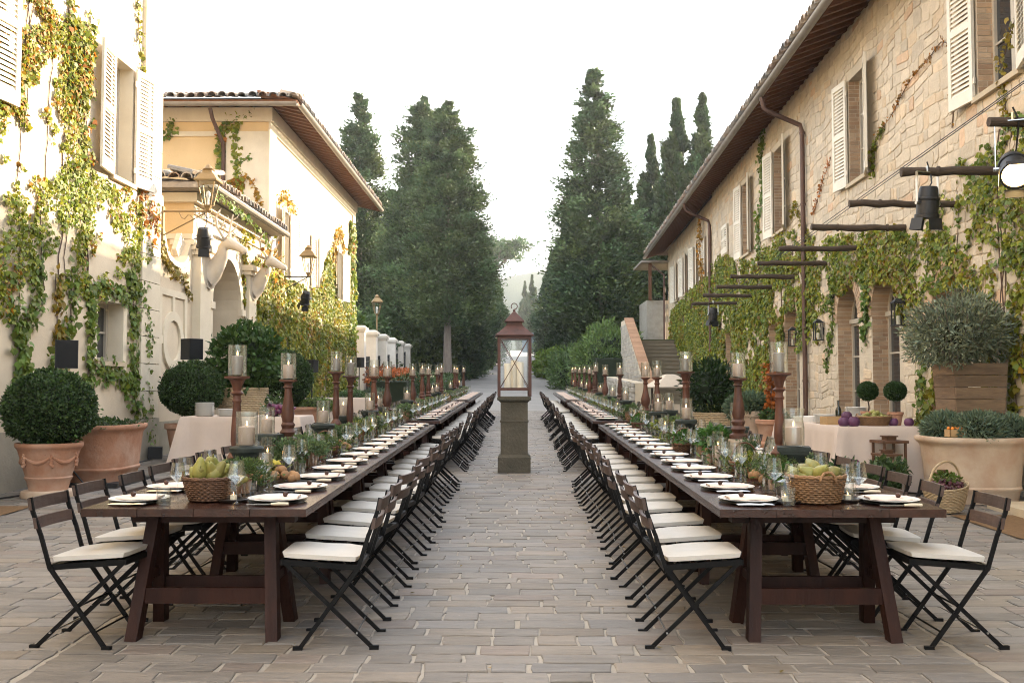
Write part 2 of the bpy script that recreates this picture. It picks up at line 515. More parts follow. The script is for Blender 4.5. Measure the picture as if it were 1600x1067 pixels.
# ================================================================== GROUND
def sheet(name, xs, ys, dz, mat, kind='structure'):
    mb = MB()
    for y in ys:
        for x in xs:
            mb.v.append((x, y, gz(y) + dz)); mb.c.append((1, 1, 1))
    n = len(xs)
    for j in range(len(ys) - 1):
        for i in range(n - 1):
            mb.f.append((j * n + i, j * n + i + 1, (j + 1) * n + i + 1, (j + 1) * n + i))
    o = mb.build(name, mat)
    tag(o, kind=kind)
    return o


ys_far = [-60, -20, 0, 10, 20, 30] + [30 + 2.5 * i for i in range(1, 41)] + [140, 160, 200, 300, 500, 900, 1600]
ground = sheet('ground', [-900, -300, -60, -12, 12, 60, 300, 900], ys_far, -0.03, 'soil')
court = sheet('paved_court', [-12, -6, 0, 6, 14], [-14, 0, 10, 20, 30, 32.5, 35], 0.004, 'mortar')
ys_rd = [35.0] + [35 + 2.5 * i for i in range(1, 39)] + [135, 140]
mbr = MB()
for y in ys_rd:
    t = min(1, (y - 35) / 75.0)
    xl, xr = -4.6 + 2.0 * t, 3.4 - 0.7 * t
    mbr.v += [(xl, y, gz(y) + 0.01), (xr, y, gz(y) + 0.01)]; mbr.c += [(1, 1, 1)] * 2
mbr.f = [(2 * j, 2 * j + 1, 2 * j + 3, 2 * j + 2) for j in range(len(ys_rd) - 1)]
tag(mbr.build('driveway', 'road'), kind='structure')


def stone_ring(mb, outline, top, base_fn, inset):
    """outline: list of (a,b); base_fn(a,b,h)->3D; low chamfered stone"""
    n = len(outline)
    ca = sum(p[0] for p in outline) / n
    cb = sum(p[1] for p in outline) / n
    inner = []
    for a, b in outline:
        d = math.hypot(a - ca, b - cb) + 1e-6
        k = max(0.5, 1 - inset / d)
        inner.append((ca + (a - ca) * k, cb + (b - cb) * k))
    t = [top + random.uniform(-0.002, 0.002) for _ in range(n)]
    vs = [base_fn(a, b, 0) for a, b in outline] + [base_fn(a, b, top * 0.75) for a, b in outline] + [base_fn(a, b, t[i]) for i, (a, b) in enumerate(inner)]
    fs = [tuple(range(2 * n, 3 * n))]
    for i in range(n):
        j = (i + 1) % n
        fs += [(i, j, j + n, i + n), (i + n, j + n, j + 2 * n, i + 2 * n)]
    mb.add(vs, fs)


def jit_rect(a0, a1, b0, b1, j):
    R = random.uniform
    am, bm = (a0 + a1) / 2 + R(-0.15, 0.15) * (a1 - a0), (b0 + b1) / 2
    return [(a0 + R(-j, j), b0 + R(-j, j)), (am, b0 + R(-j, j)), (a1 + R(-j, j), b0 + R(-j, j)), (a1 + R(-j, j), bm),
            (a1 + R(-j, j), b1 + R(-j, j)), (am, b1 + R(-j, j)), (a0 + R(-j, j), b1 + R(-j, j)), (a0 + R(-j, j), bm)]


def paver_colour():
    k = random.random()
    b = random.uniform(0.82, 1.16)
    if k < 0.6: c = (1, 1, 1)
    elif k < 0.78: c = (1.05, 1.0, 0.93)
    elif k < 0.92: c = (0.95, 0.98, 1.03)
    else: c = (1.04, 0.97, 0.95)
    return tuple(b * x for x in c)


stones = []
panels = [(-6.16, -2.42), (-2.40, 2.30), (2.32, 6.9)]
for x0, x1 in panels:
    y = 1.6
    while y < 35:
        h = random.uniform(0.14, 0.195)
        x = x0 - random.uniform(0, 0.3) if x0 < -3 else x0
        while x < x1:
            w = random.uniform(0.20, 0.42)
            if x + w > x1 - 0.14: w = x1 - x
            stones.append((x, x + w, y, y + h))
            x += w
        y += h
near = [s for s in stones if s[2] > 4.55 and abs((s[0] + s[1]) / 2) < 0.53 * s[2]]
near.sort(key=lambda s: s[2] - 0.8 * (s[1] - s[0]))
near_set = set(near[:300])
pave_fn = lambda a, b, h: (a, b, gz(b) + 0.002 + h)
rest = MB()
for s in stones:
    g = random.uniform(0.002, 0.007)
    gx = random.uniform(0.004, 0.013)
    top = random.uniform(0.007, 0.013)
    mb = MB() if s in near_set else rest
    mb.cur = paver_colour()
    if s[2] < 18:
        ol = jit_rect(s[0] + gx, s[1] - gx, s[2] + g, s[3] - g, 0.008)
    else:
        R = random.uniform
        ol = [(s[0] + gx, s[2] + g), (s[1] - gx, s[2] + g + R(-.006, .006)), (s[1] - gx + R(-.01, .01), s[3] - g), (s[0] + gx, s[3] - g + R(-.006, .006))]
    stone_ring(mb, ol, top, pave_fn, 0.006)
    if s in near_set:
        mb.build('paving_stone', 'paver', court, col=True)
tag(rest.build('paving_stones', 'paver', court, col=True), kind='stuff')

# ================================================================== WALL TOOLS


def wall_strips(mb, W, s0, s1, z0, z1, ops, depth):
    """wall face in (s, z) with openings; ops: (a, b, lo, hi, arched)"""
    def top(o, s):
        a, b, lo, hi, ar = o
        if not ar: return hi
        r = (b - a) / 2
        return hi + math.sqrt(max(0, r * r - (s - (a + b) / 2) ** 2))
    br = {s0, s1}
    for o in ops:
        br |= {o[0], o[1]}
        if o[4]:
            c, r = (o[0] + o[1]) / 2, (o[1] - o[0]) / 2
            br |= {c + r * math.cos(math.pi * k / 14) for k in range(1, 14)}
    br = sorted(b for b in br if s0 <= b <= s1)
    for a, b in zip(br[:-1], br[1:]):
        if b - a < 1e-6: continue
        m = (a + b) / 2
        inside = sorted([o for o in ops if o[0] < m < o[1]], key=lambda o: o[2])
        la, lb = z0, z0
        for o in inside:
            if o[2] > la: mb.add([W(a, la), W(b, lb), W(b, o[2]), W(a, o[2])], [(0, 1, 2, 3)])
            la, lb = top(o, a), top(o, b)
        mb.add([W(a, la), W(b, lb), W(b, z1), W(a, z1)], [(0, 1, 2, 3)])
    return


def reveal(mb, W, o, depth):
    a, b, lo, hi, ar = o
    pts = [(a, lo), (a, hi)]
    if ar:
        c, r = (a + b) / 2, (b - a) / 2
        pts += [(c - r * math.cos(math.pi * k / 14), hi + r * math.sin(math.pi * k / 14)) for k in range(1, 14)]
    pts += [(b, hi), (b, lo)]
    n = len(pts)
    vs = [W(s, z, 0) for s, z in pts] + [W(s, z, -depth) for s, z in pts]
    mb.add(vs, [(i, (i + 1) % n, (i + 1) % n + n, i + n) for i in range(n)])


def opening_poly(o, inset=0.0):
    a, b, lo, hi, ar = o
    a, b, lo = a + inset, b - inset, lo + inset
    if not ar: return [(a, lo), (b, lo), (b, hi - inset), (a, hi - inset)]
    c, r = (a + b) / 2, (b - a) / 2
    return [(a, lo), (b, lo)] + [(c + r * math.cos(math.pi * k / 14), hi + r * math.sin(math.pi * k / 14)) for k in range(15)]


def casement(parent, W, o, depth, sill=True, name='window', bars=3, fr='frame_paint'):
    """glazed leaf set back in an opening: window > pane, sill"""
    a, b, lo, hi, ar = o
    mb = MB()
    c = (a + b) / 2
    fw, ft = 0.065, 0.05
    F = lambda s, z, t: W(s, z, -depth + t)
    def bar(sa, sb, za, zb, t0=0.0, t1=ft):
        mb.prism([(sa, za), (sb, za), (sb, zb), (sa, zb)], t1 - t0, lambda s, z, t: F(s, z, t0 + t))
    bar(a, a + fw, lo, hi); bar(b - fw, b, lo, hi); bar(a + fw, b - fw, lo, lo + fw); bar(a + fw, b - fw, hi - fw, hi)
    bar(c - 0.045, c + 0.045, lo + fw, hi - fw, 0.004, ft + 0.008)
    for k in range(1, bars):
        z = lo + (hi - lo) * k / bars
        bar(a + fw, c - 0.045, z - 0.015, z + 0.015, 0.006, 0.036); bar(c + 0.045, b - fw, z - 0.015, z + 0.015, 0.006, 0.036)
    if ar:
        r = (b - a) / 2
        for k in range(14):
            p = [(c + q * math.cos(math.pi * kk / 14), hi + q * math.sin(math.pi * kk / 14)) for q, kk in ((r, k), (r, k + 1), (r - fw, k + 1), (r - fw, k))]
            mb.prism(p, ft, F)
        for k in (3, 5, 7, 9, 11):
            an = math.pi * k / 14
            mb.tube([F(c, hi, 0.03), F(c + (r - fw) * math.cos(an), hi + (r - fw) * math.sin(an), 0.03)], 0.013, 4)
    w = mb.build(name, fr, parent)
    pm = MB()
    pm.add([W(s, z, -depth + 0.012) for s, z in opening_poly(o, 0.02)], [tuple(range(len(opening_poly(o))))])
    pm.build('pane', 'pane', w)
    if sill:
        sm = MB()
        sm.prism([(a - 0.06, lo - 0.07), (b + 0.06, lo - 0.07), (b + 0.06, lo), (a - 0.06, lo)], depth + 0.07 - 0.06, lambda s, z, t: W(s, z, -depth + 0.06 + t))
        sm.build('sill', 'travertine', w)
    return w


def shutter(parent, W, hinge, lo, hi, width, ang, sgn, slats=True):
    """louvred leaf hinged at s=hinge, opening in direction sgn along the wall, ang degrees off the wall"""
    ca, sa = math.cos(rad(ang)), math.sin(rad(ang))
    def Q(x, z, t):       # x along the leaf, t across its thickness
        return W(hinge + sgn * (x * ca) - sgn * t * sa, z, 0.03 + x * sa + t * ca)
    mb = MB()
    th, st = 0.04, 0.075
    def bar(x0, x1, z0, z1):
        mb.prism([(x0, z0), (x1, z0), (x1, z1), (x0, z1)], th, Q)
    bar(0, st, lo, hi); bar(width - st, width, lo, hi)
    bar(st, width - st, lo, lo + 0.16); bar(st, width - st, hi - 0.10, hi)
    zm = (lo + hi) / 2
    bar(st, width - st, zm - 0.04, zm + 0.04)
    for zz in (lo + 0.25, hi - 0.25):
        mb.prism([(-0.03, zz - 0.04), (0.0, zz - 0.04), (0.0, zz + 0.04), (-0.03, zz + 0.04)], 0.02, lambda x, z, t: Q(x, z, 0.012 + t))
    leaf = mb.build('shutter', 'shutter', parent)
    sp = 0.062
    allm = MB()
    for z0, z1 in ((lo + 0.16, zm - 0.04), (zm + 0.04, hi - 0.10)):
        n = int((z1 - z0) / sp)
        for k in range(n):
            zc = z0 + (k + 0.5) * (z1 - z0) / n
            sm = MB() if slats else allm
            vs = []
            for x in (st - 0.005, width - st + 0.005):
                for t, dz in ((0.004, 0.028), (0.036, -0.028), (0.036, -0.020), (0.004, 0.036)):
                    vs.append(Q(x, zc + dz, t))
            sm.add(vs, [(0, 1, 5, 4), (1, 2, 6, 5), (2, 3, 7, 6), (3, 0, 4, 7), (3, 2, 1, 0), (4, 5, 6, 7)])
            if slats: sm.build('slat', 'shutter', leaf)
    if not slats:
        tag(allm.build('slats', 'shutter', leaf), kind='stuff')
    return leaf


def eave(parent, A, B, out, zw, ze, over, spacing=0.36, rafter_mat='rafter'):
    """soffit with rafters from the wall line A-B (2D) outwards"""
    A, B, out = Vector(A), Vector(B), Vector(out).normalized()
    L = (B - A).length
    d = (B - A) / L
    mb = MB()
    def P(s, o, z): return (A.x + d.x * s + out.x * o, A.y + d.y * s + out.y * o, z)
    mb.add([P(0, -0.1, zw + 0.16), P(L, -0.1, zw + 0.16), P(L, over, ze + 0.13), P(0, over, ze + 0.13),
            P(0, -0.1, zw + 0.22), P(L, -0.1, zw + 0.22), P(L, over, ze + 0.19), P(0, over, ze + 0.19)],
           [(0, 1, 2, 3), (7, 6, 5, 4), (3, 2, 6, 7), (0, 3, 7, 4), (1, 5, 6, 2)])
    mb.build('soffit', 'eave_board', parent)
    m0 = MB()
    m0.bar((0, 0, 0), (out.x * (over + 0.02), out.y * (over + 0.02), ze - zw), 0.10, 0.13)
    me = m0.mesh('rafter', rafter_mat)
    n = int(L / spacing)
    for k in range(n + 1):
        s = 0.06 + (L - 0.12) * k / n
        put('rafter', me, parent, P(s, 0, zw + 0.085))
    g = MB()
    r = 0.085
    prof = [(over + 0.07 + r * math.cos(t), ze + 0.10 + r * math.sin(t)) for t in [math.pi + math.pi * k / 7 for k in range(8)]]
    prof2 = [(over + 0.07 + (r - .012) * math.cos(t), ze + 0.10 + (r - .012) * math.sin(t)) for t in [2 * math.pi - math.pi * k / 7 for k in range(8)]]
    poly = prof + prof2
    vs = [P(s, o, z) for s in (-0.02, L + 0.02) for o, z in poly]
    n2 = len(poly)
    g.add(vs, [(i, (i + 1) % n2, (i + 1) % n2 + n2, i + n2) for i in range(n2)] + [tuple(range(n2)), tuple(range(2 * n2 - 1, n2 - 1, -1))])
    g.build('gutter', 'gutter', parent, smooth=True)


def barrel_tiles(parent, A, B, out, z0, over, slope, rows, spacing=0.245, as_parts=True):
    """rows of barrel tiles along an eave: slope rises away from 'out'"""
    A, B, out = Vector(A), Vector(B), Vector(out).normalized()
    L = (B - A).length
    d = (B - A) / L
    m = MB()
    ln, r = 0.46, 0.115
    vs, fs = [], []
    nseg = 6
    for x, rr in ((0.0, r), (ln, r * 0.78)):
        for q in (1.0, 0.84):
            for k in range(nseg + 1):
                a = math.pi * k / nseg
                vs.append((d.x * math.cos(a) * rr * q - out.x * x, d.y * math.cos(a) * rr * q - out.y * x, math.sin(a) * rr * q + slope * x))
    k1 = nseg + 1
    for k in range(nseg):
        fs += [(k, k + 1, 2 * k1 + k + 1, 2 * k1 + k), (k1 + k, 3 * k1 + k, 3 * k1 + k + 1, k1 + k + 1), (k, k1 + k, k1 + k + 1, k + 1)]
    n = int(L / spacing)
    meshes = []
    for q in range(5):
        mm = MB(); mm.cur = [(1, 1, 1), (0.75, 0.8, 0.85), (1.25, 1.1, 0.95), (0.9, 0.75, 0.65), (1.3, 1.3, 1.25)][q]
        mm.add(vs, fs)
        meshes.append(mm.mesh('roof_tile', 'roof_tile', col=True))
    for i in range(n + 1):
        for j in range(rows):
            s = L * i / n + random.uniform(-0.012, 0.012)
            o = over + 0.10 - j * 0.38 + random.uniform(-0.015, 0.015)
            p = (A.x + d.x * s + out.x * o, A.y + d.y * s + out.y * o, z0 + j * 0.38 * slope + random.uniform(-0.012, 0.028) + 0.012 * (j == 0))
            put('roof_tile', random.choice(meshes), parent, p, (0, 0, random.uniform(-0.05, 0.05)))


def stain_free(*a): return None

# ================================================================== RIGHT STONE HOUSE
KX, X0R = 0.0334, 5.5
_n = math.hypot(1, KX)


def WR(s, z, out=0.0):
    return (X0R + KX * s - out / _n, s + KX * out / _n, z)


house = empty('stone_house', (0, 0, 0))
tag(house, 'long beige rubble stone house with louvred shutters, arches and deep brown eaves', 'house')
arches = [(13.1, 14.5, 0.12, 2.35, True), (15.8, 17.13, 0.12, 2.72, True), (17.87, 19.2, 0.12, 2.72, True), (22.2, 23.55, 0.12, 2.78, True), (24.1, 25.2, 0.12, 2.7, True), (30.3, 31.5, 0.12, 2.8, True)]
wins = [(6.2, 7.3, 5.22, 7.15, False), (11.55, 12.72, 5.22, 7.2, False), (17.25, 18.27, 5.22, 7.15, False), (23.35, 24.5, 5.25, 7.3, False), (27.5, 28.6, 5.25, 7.3, False), (30.9, 31.9, 5.7, 6.6, False)]
wins2 = [(35.3, 36.3, 5.4, 7.0, False), (38.2, 39.2, 5.4, 7.0, False), (41.4, 42.4, 5.4, 7.0, False), (44.4, 45.4, 5.4, 7.0, False)]
YB, YE = 34.0, 47.9
SETB = -0.12                                                    # the far range stands slightly back
WR2 = lambda s, z, out=0.0: WR(s, z, out + SETB)
mb = MB()
wall_strips(mb, WR, -5, YB, -0.3, 8.15, arches + wins, 0.3)
wall_strips(mb, WR2, YB, YE, -0.3, 8.15, wins2, 0.3)
mb.add([WR(YB, -0.3), WR(YB, 8.15), WR2(YB, 8.15), WR2(YB, -0.3)], [(0, 1, 2, 3)])
# ends, back, so that the house is a closed body
bk = lambda s, z: (X0R + KX * s + 9.0, s, z)
mb.add([WR(-5, -0.3), WR(-5, 8.15), bk(-5, 8.15), bk(-5, -0.3), WR2(YE, -0.3), WR2(YE, 8.15), bk(YE, 8.15), bk(YE, -0.3)],
       [(0, 1, 2, 3), (4, 5, 6, 7), (2, 3, 7, 6)])
wallR = mb.build('wall', 'wall_mortar', house)

allops = arches + wins


def hits_opening(a0, a1, b0, b1, ops, pad=0.03):
    for a, b, lo, hi, ar in ops:
        top = hi + (b - a) / 2 if ar else hi
        if a1 > a - pad and a0 < b + pad and b1 > lo - pad and b0 < top + pad:
            if not ar or b0 < hi: return True
            r, c = (b - a) / 2 + 0.26 * 0 + pad, (a + b) / 2
            for s in (a0, (a0 + a1) / 2, a1):
                if (s - c) ** 2 + (b0 - hi) ** 2 < r * r: return True
    return False


ws = []
z = -0.05
while z < 8.1:
    h = random.uniform(0.12, 0.27)
    s = 3.0 + random.uniform(0, 0.3)
    while s < YE:
        w = random.choice((random.uniform(0.10, 0.22), random.uniform(0.18, 0.4), random.uniform(0.25, 0.55))) * (0.75 + h * 1.2)
        ops = allops if s < YB else wins2
        if s < 34 and s + w > 34: s += 0.2; continue
        if random.random() < 0.22 and h > 0.2:
            kk = random.uniform(0.35, 0.65)
            for zz0, zz1 in ((z, z + h * kk), (z + h * kk, z + h)):
                ws.append((s, s + w, zz0, zz1))
        else:
            ws.append((s, s + w, z, min(8.12, z + h)))
        s += w
    z += h
ws = [q for q in ws if not hits_opening(*q, allops if q[0] < YB else wins2)]
score = lambda q: (q[1] - q[0]) * (q[3] - q[2]) / q[0] ** 3 * (1 if (q[2] > 4.5 and q[0] > 11.3 and q[2] < 1.49 + 0.38 * q[0]) else 0.02)
ws.sort(key=score, reverse=True)


def stone_colour():
    k = random.random()
    b = random.uniform(0.88, 1.10)
    c = (1, 1, 1) if k < 0.5 else (1.05, 0.98, 0.9) if k < 0.65 else (1.03, 1.03, 1.03) if k < 0.82 else (0.93, 0.94, 0.96) if k < 0.97 else (1.05, 0.88, 0.78)
    return tuple(b * x for x in c)


def rubble(a0, a1, b0, b1):
    R = random.uniform
    w, h = a1 - a0, b1 - b0
    cw, c = min(w, h), []
    for sx, sy in ((0, 0), (1, 0), (1, 1), (0, 1)):
        x, y = a0 + w * sx, b0 + h * sy
        k1, k2 = R(0.05, 0.32) * cw, R(0.05, 0.32) * cw
        ix, iy = (1 - 2 * sx), (1 - 2 * sy)
        p, q = (x, y + iy * k1), (x + ix * k2, y)
        c += [p, q] if (sx, sy) in ((0, 0), (1, 1)) else [q, p]
    wv = lambda x, y: 0.035 * math.sin(x * 2.1 + y * 3.7) + 0.02 * math.sin(x * 5.3 - y * 2.0)
    return [(x + R(-.012, .012), y + R(-.012, .012) + wv(x, y)) for x, y in c]


restw = MB()
for i, q in enumerate(ws):
    big = i < 300
    m = MB() if big else restw
    m.cur = stone_colour()
    g = random.uniform(0.004, 0.012)
    Wf = WR if q[0] < YB else WR2
    top = random.uniform(0.006, 0.020)
    if q[0] < 24:
        ol = rubble(q[0] + g, q[1] - g, q[2] + g, q[3] - g)
    else:
        ol = [(q[0] + g, q[2] + g), (q[1] - g, q[2] + g + random.uniform(-.02, .02)), (q[1] - g, q[3] - g), (q[0] + g, q[3] - g + random.uniform(-.02, .02))]
    stone_ring(m, ol, top, lambda a, b, h, Wf=Wf: Wf(a, b, h - 0.002), 0.025)
    if big: m.build('stone', 'wall_stone', wallR, col=True)
tag(restw.build('stones', 'wall_stone', wallR, col=True), kind='stuff')

# brick-lined jambs and arch rings
for o in arches + wins:
    a, b, lo, hi, ar = o
    dp = 0.34 if ar else 0.27
    rv = MB()
    reveal(rv, WR, o, dp)
    rv.build('reveal', 'wall_mortar', house)
    br = MB()
    rows = int((hi - lo) / 0.072)
    for k in range(rows):
        z0 = lo + (hi - lo) * k / rows
        z1 = lo + (hi - lo) * (k + 1) / rows - 0.011
        for side, s0 in ((0, a), (1, b)):
            cut = random.choice((0.12, 0.24, 0.17))
            for t0, t1 in ((0.0, cut), (cut, dp)):
                br.cur = tuple(B * c for B in (random.uniform(0.82, 1.15),) for c in random.choice(((1, 1, 1), (1.08, 1.05, 1.0), (1.15, 1.2, 1.22), (0.95, 0.88, 0.84))))
                pr = random.uniform(0.004, 0.010)
                sg = 1 if side == 0 else -1
                p = [(t0 + 0.005, z0), (t1 - 0.005, z0), (t1 - 0.005, z1), (t0 + 0.005, z1)]
                br.prism(p, pr + 0.004, lambda t, zz, q, s0=s0, sg=sg: WR(s0 + sg * (q - 0.004), zz, -t + 0.004))
    if ar:
        c, r = (a + b) / 2, (b - a) / 2
        nb = int(math.pi * r / 0.075)
        for k in range(nb):
            a0, a1 = math.pi * k / nb, math.pi * (k + 0.86) / nb
            br.cur = tuple(B * q for B in (random.uniform(0.82, 1.15),) for q in ((1, 1, 1), (1.08, 1.05, 1.0), (1.15, 1.2, 1.2))[k % 3])
            p = [(c + q * math.cos(t), hi + q * math.sin(t)) for q, t in ((r - 0.006, a0), (r + 0.24, a0), (r + 0.24, a1), (r - 0.006, a1))]
            br.prism(p, dp + 0.02, lambda s, zz, t: WR(s, zz, 0.022 - t))
    tag(br.build('bricks', 'brick', house, col=True), kind='stuff')
    casement(house, WR, o, dp - 0.03, sill=not ar, name='window' if not ar else 'glazed_door', bars=3 if not ar else 4)
    if ar:
        tm = MB()
        tm.prism([(a, hi - 0.02), (b, hi - 0.02), (b, hi + 0.06), (a, hi + 0.06)], 0.09, lambda s, zz, t: WR(s, zz, -dp + 0.03 + t))
        tm.build('transom', 'frame_paint', house)
for i, (a, b, lo, hi, ar) in enumerate(wins):
    if i == 0: shutter(house, WR, b, lo, hi, 0.58, 6, 1, False); shutter(house, WR, a, lo, hi, 0.58, 20, -1, False)
    elif i in (1, 2):
        shutter(house, WR, b + 0.02, lo - 0.03, hi + 0.03, 0.60, 7, 1); shutter(house, WR, a - 0.02, lo - 0.03, hi + 0.03, 0.58, 15, -1)
    elif i < 5:
        shutter(house, WR, b + 0.02, lo - 0.03, hi + 0.03, 0.64, 7, 1, False); shutter(house, WR, a - 0.02, lo - 0.03, hi + 0.03, 0.60, 14, -1, False)
    else:
        shutter(house, WR, a, lo, hi, (b - a) / 2, 2, 1, False); shutter(house, WR, b, lo, hi, (b - a) / 2, 2, -1, False)
for a, b, lo, hi, ar in wins2:
    rv = MB(); reveal(rv, WR2, (a, b, lo, hi, ar), 0.27); rv.build('reveal', 'brick', house, col=True)
    casement(house, WR2, (a, b, lo, hi, ar), 0.24)
    shutter(house, WR2, b + 0.02, lo - 0.03, hi + 0.03, 0.6, 10, 1, False); shutter(house, WR2, a - 0.02, lo - 0.03, hi + 0.03, 0.58, 14, -1, False)
eave(house, WR(-5, 0)[:2], WR(48.9, 0)[:2], (-1, KX), 8.1, 7.78, 0.88, 0.40)
rf = MB()
for o_, z_ in (((0.95), 8.05),):
    pass
rf.add([WR(-5.6, 7.98, 0.98), WR(48.9, 7.98, 0.98), WR(48.9, 9.75, -4.5), WR(-5.6, 9.75, -4.5), (X0R + 10.2 + KX * -5, -5.6, 7.9), (X0R + 10.2 + KX * 49, 48.9, 7.9)],
       [(0, 1, 2, 3), (3, 2, 5, 4), (0, 3, 4), (1, 5, 2)])
roofR = rf.build('roof', 'roof_tile', house, col=True)
barrel_tiles(roofR, WR(9, 0)[:2], WR(48.9, 0)[:2], (-1, KX), 8.03, 0.9, 0.32, 1)
# downpipes
for s, zt in ((21.35, 7.15), (34.05, 7.2)):
    m = MB()
    m.tube([WR(s, gz(s), 0.09), WR(s, 2, 0.09), WR(s, zt - 0.15, 0.09), WR(s, zt, 0.13), WR(s, zt + 0.28, 0.75), WR(s, zt + 0.38, 0.90), WR(s, zt + 0.62, 0.95)], 0.052, 10)
    for z_ in (1.6, 3.5, 5.4, zt - 0.2):
        m.tube([WR(s, z_, 0.09), WR(s, z_ + 0.05, 0.09)], 0.062, 10)
    m.build('downpipe', 'downspout', house, smooth=True)
# thin gable pieces: pipes at the far end
m = MB(); m.tube([WR(47.9, 2.5, 0.1), WR(47.9, 6.9, 0.1), WR(48.2, 7.5, 0.8)], 0.05, 8); m.build('downpipe', 'downspout', house, smooth=True)

# pergola beams let into the stone house
for i, s in enumerate((9.2, 11.3, 13.4, 15.4, 17.65, 19.85, 22.3, 24.6, 26.95, 29.3)):
    L = random.uniform(1.36, 1.5)
    m = MB()
    pts, rs = [], []
    for k in range(9):
        t = k / 8
        pts.append((-L + (L + 0.10) * t, random.uniform(-.012, .012), random.uniform(-.012, .012)))
        rs.append(0.050 + random.uniform(-.007, .007))
    m.tube(pts, rs, 10)
    for q in (0.28, 0.8):
        m.tube([(-L + L * q - 0.012, 0, 0), (-L + L * q + 0.012, 0, 0)], 0.060, 10)
    o = m.build('pergola_beam', 'beam_wood', None, WR(s, 3.96), True, rot=(0, random.uniform(-.01, .02), -KX))
    near = ['jutting out at the right edge of the photo above the lit spotlight', 'holding the dark spotlight nearest the right edge', 'third from the right edge', 'fourth from the right edge', 'fifth from the right edge',
            'just beyond the long downpipe', 'seventh from the right edge', 'eighth from the right edge', 'ninth from the right edge', 'farthest along the ivy wall, carrying a small spotlight'][i]
    tag(o, 'dark log beam ' + near, 'beam', 'log beams jutting from the stone house')

# ================================================================== LEFT: PLASTERED BUILDINGS
XL = -6.2


def WL(s, z, out=0.0):
    return (XL + out, s, z)


b1 = empty('plastered_house')
tag(b1, 'tall cream plastered house at the left edge, ivy over its shuttered windows', 'house')
w1 = [(14.95, 15.75, 4.72, 6.58, False), (10.2, 11.30, 4.9, 6.8, False), (6.0, 7.1, 4.9, 6.8, False)]
w1low = [(14.52, 15.47, 1.88, 2.78, False)]
mb = MB()
wall_strips(mb, WL, -6, 16.9, -0.3, 10.6, w1 + w1low, 0.3)
mb.add([WL(-6, -0.3), WL(-6, 10.6), (-15, -6, 10.6), (-15, -6, -0.3), WL(16.9, -0.3), WL(16.9, 10.6), (-15, 16.9, 10.6), (-15, 16.9, -0.3)],
       [(0, 1, 2, 3), (4, 5, 6, 7), (3, 2, 6, 7)])
mb.build('wall', 'stucco', b1)
for o in w1 + w1low:
    rv = MB(); reveal(rv, WL, o, 0.3); rv.build('reveal', 'stucco_trim', b1)
    casement(b1, WL, o, 0.27, bars=3 if o in w1 else 2)
for o in w1low:
    m = MB()
    a, b, lo, hi, _ = o
    for p in (((a - .13, lo - .13), (a, hi + .13)), ((b, lo - .13), (b + .13, hi + .13)), ((a, hi), (b, hi + .13)), ((a, lo - .13), (b, lo - .072))):
        m.prism([p[0], (p[1][0], p[0][1]), p[1], (p[0][0], p[1][1])], 0.025, lambda s, z_, t: WL(s, z_, t))
    m.build('window_surround', 'stucco_trim', b1)
shutter(b1, WL, 14.93, 4.70, 6.6, 0.64, 7, -1); shutter(b1, WL, 15.77, 4.70, 6.6, 0.56, 10, 1)
shutter(b1, WL, 11.32, 4.88, 6.85, 0.58, 8, 1); shutter(b1, WL, 10.18, 4.88, 6.85, 0.60, 25, -1, False)
shutter(b1, WL, 7.12, 4.88, 6.85, 0.60, 30, 1, False)
m = MB(); m.span((XL, -6, -0.3), (XL + 0.035, 16.08, 0.95)); m.build('plinth', 'stucco_base', b1)
z_ = 0.98
while z_ < 10.4:
    m = MB(); m.span((XL - 0.02, 16.12, z_), (XL + 0.06, 16.93, z_ + 0.44)); m.build('quoin', 'stucco_trim', b1); z_ += 0.452
m = MB(); m.span((XL - 0.02, 16.10, -0.3), (XL + 0.075, 16.95, 0.97)); m.build('plinth_block', 'stucco_base', b1)
rf = MB(); rf.add([(XL + 0.9, -7, 10.5), (XL + 0.9, 17.6, 10.5), (-10.5, 17.6, 12.2), (-10.5, -7, 12.2), (-15.9, -7, 10.5), (-15.9, 17.6, 10.5)], [(0, 1, 2, 3), (3, 2, 5, 4), (0, 3, 4), (1, 5, 2), (0, 4, 5, 1)])
rf.build('roof', 'roof_tile', b1, col=True)

# scroll wall with a moulded panel
sw = empty('scroll_wall', (0, 0, 0))
tag(sw, 'cream garden wall with curved top and moulded round panel beside the arched gate', 'wall')
top = [(16.96, 4.75), (17.05, 4.2), (17.2, 3.92), (17.4, 3.75), (17.65, 3.68), (17.95, 3.66), (18.2, 3.72), (18.4, 3.86), (18.55, 4.05), (18.66, 4.2), (18.8, 4.2)]
m = MB(); m.prism([(16.96, -0.3), (18.8, -0.3)] + top[::-1], 0.34, lambda s, z_, t: (XL - 0.34 + t, s, z_)); m.build('wall', 'stucco', sw)
m = MB()
for (s0, z0), (s1, z1) in zip(top[:-1], top[1:]):
    m.bar((XL - 0.17, s0, z0 + .03), (XL - 0.17, s1 + .01, z1 + .03), 0.46, 0.09, up=(0, 0.3, 1))
m.build('coping', 'stucco_trim', sw)
m = MB()
PW = lambda s, z_, t: WL(s, z_, t)


def rect(m, s0, s1, z0, z1, t):
    m.prism([(s0, z0), (s1, z0), (s1, z1), (s0, z1)], t, PW)


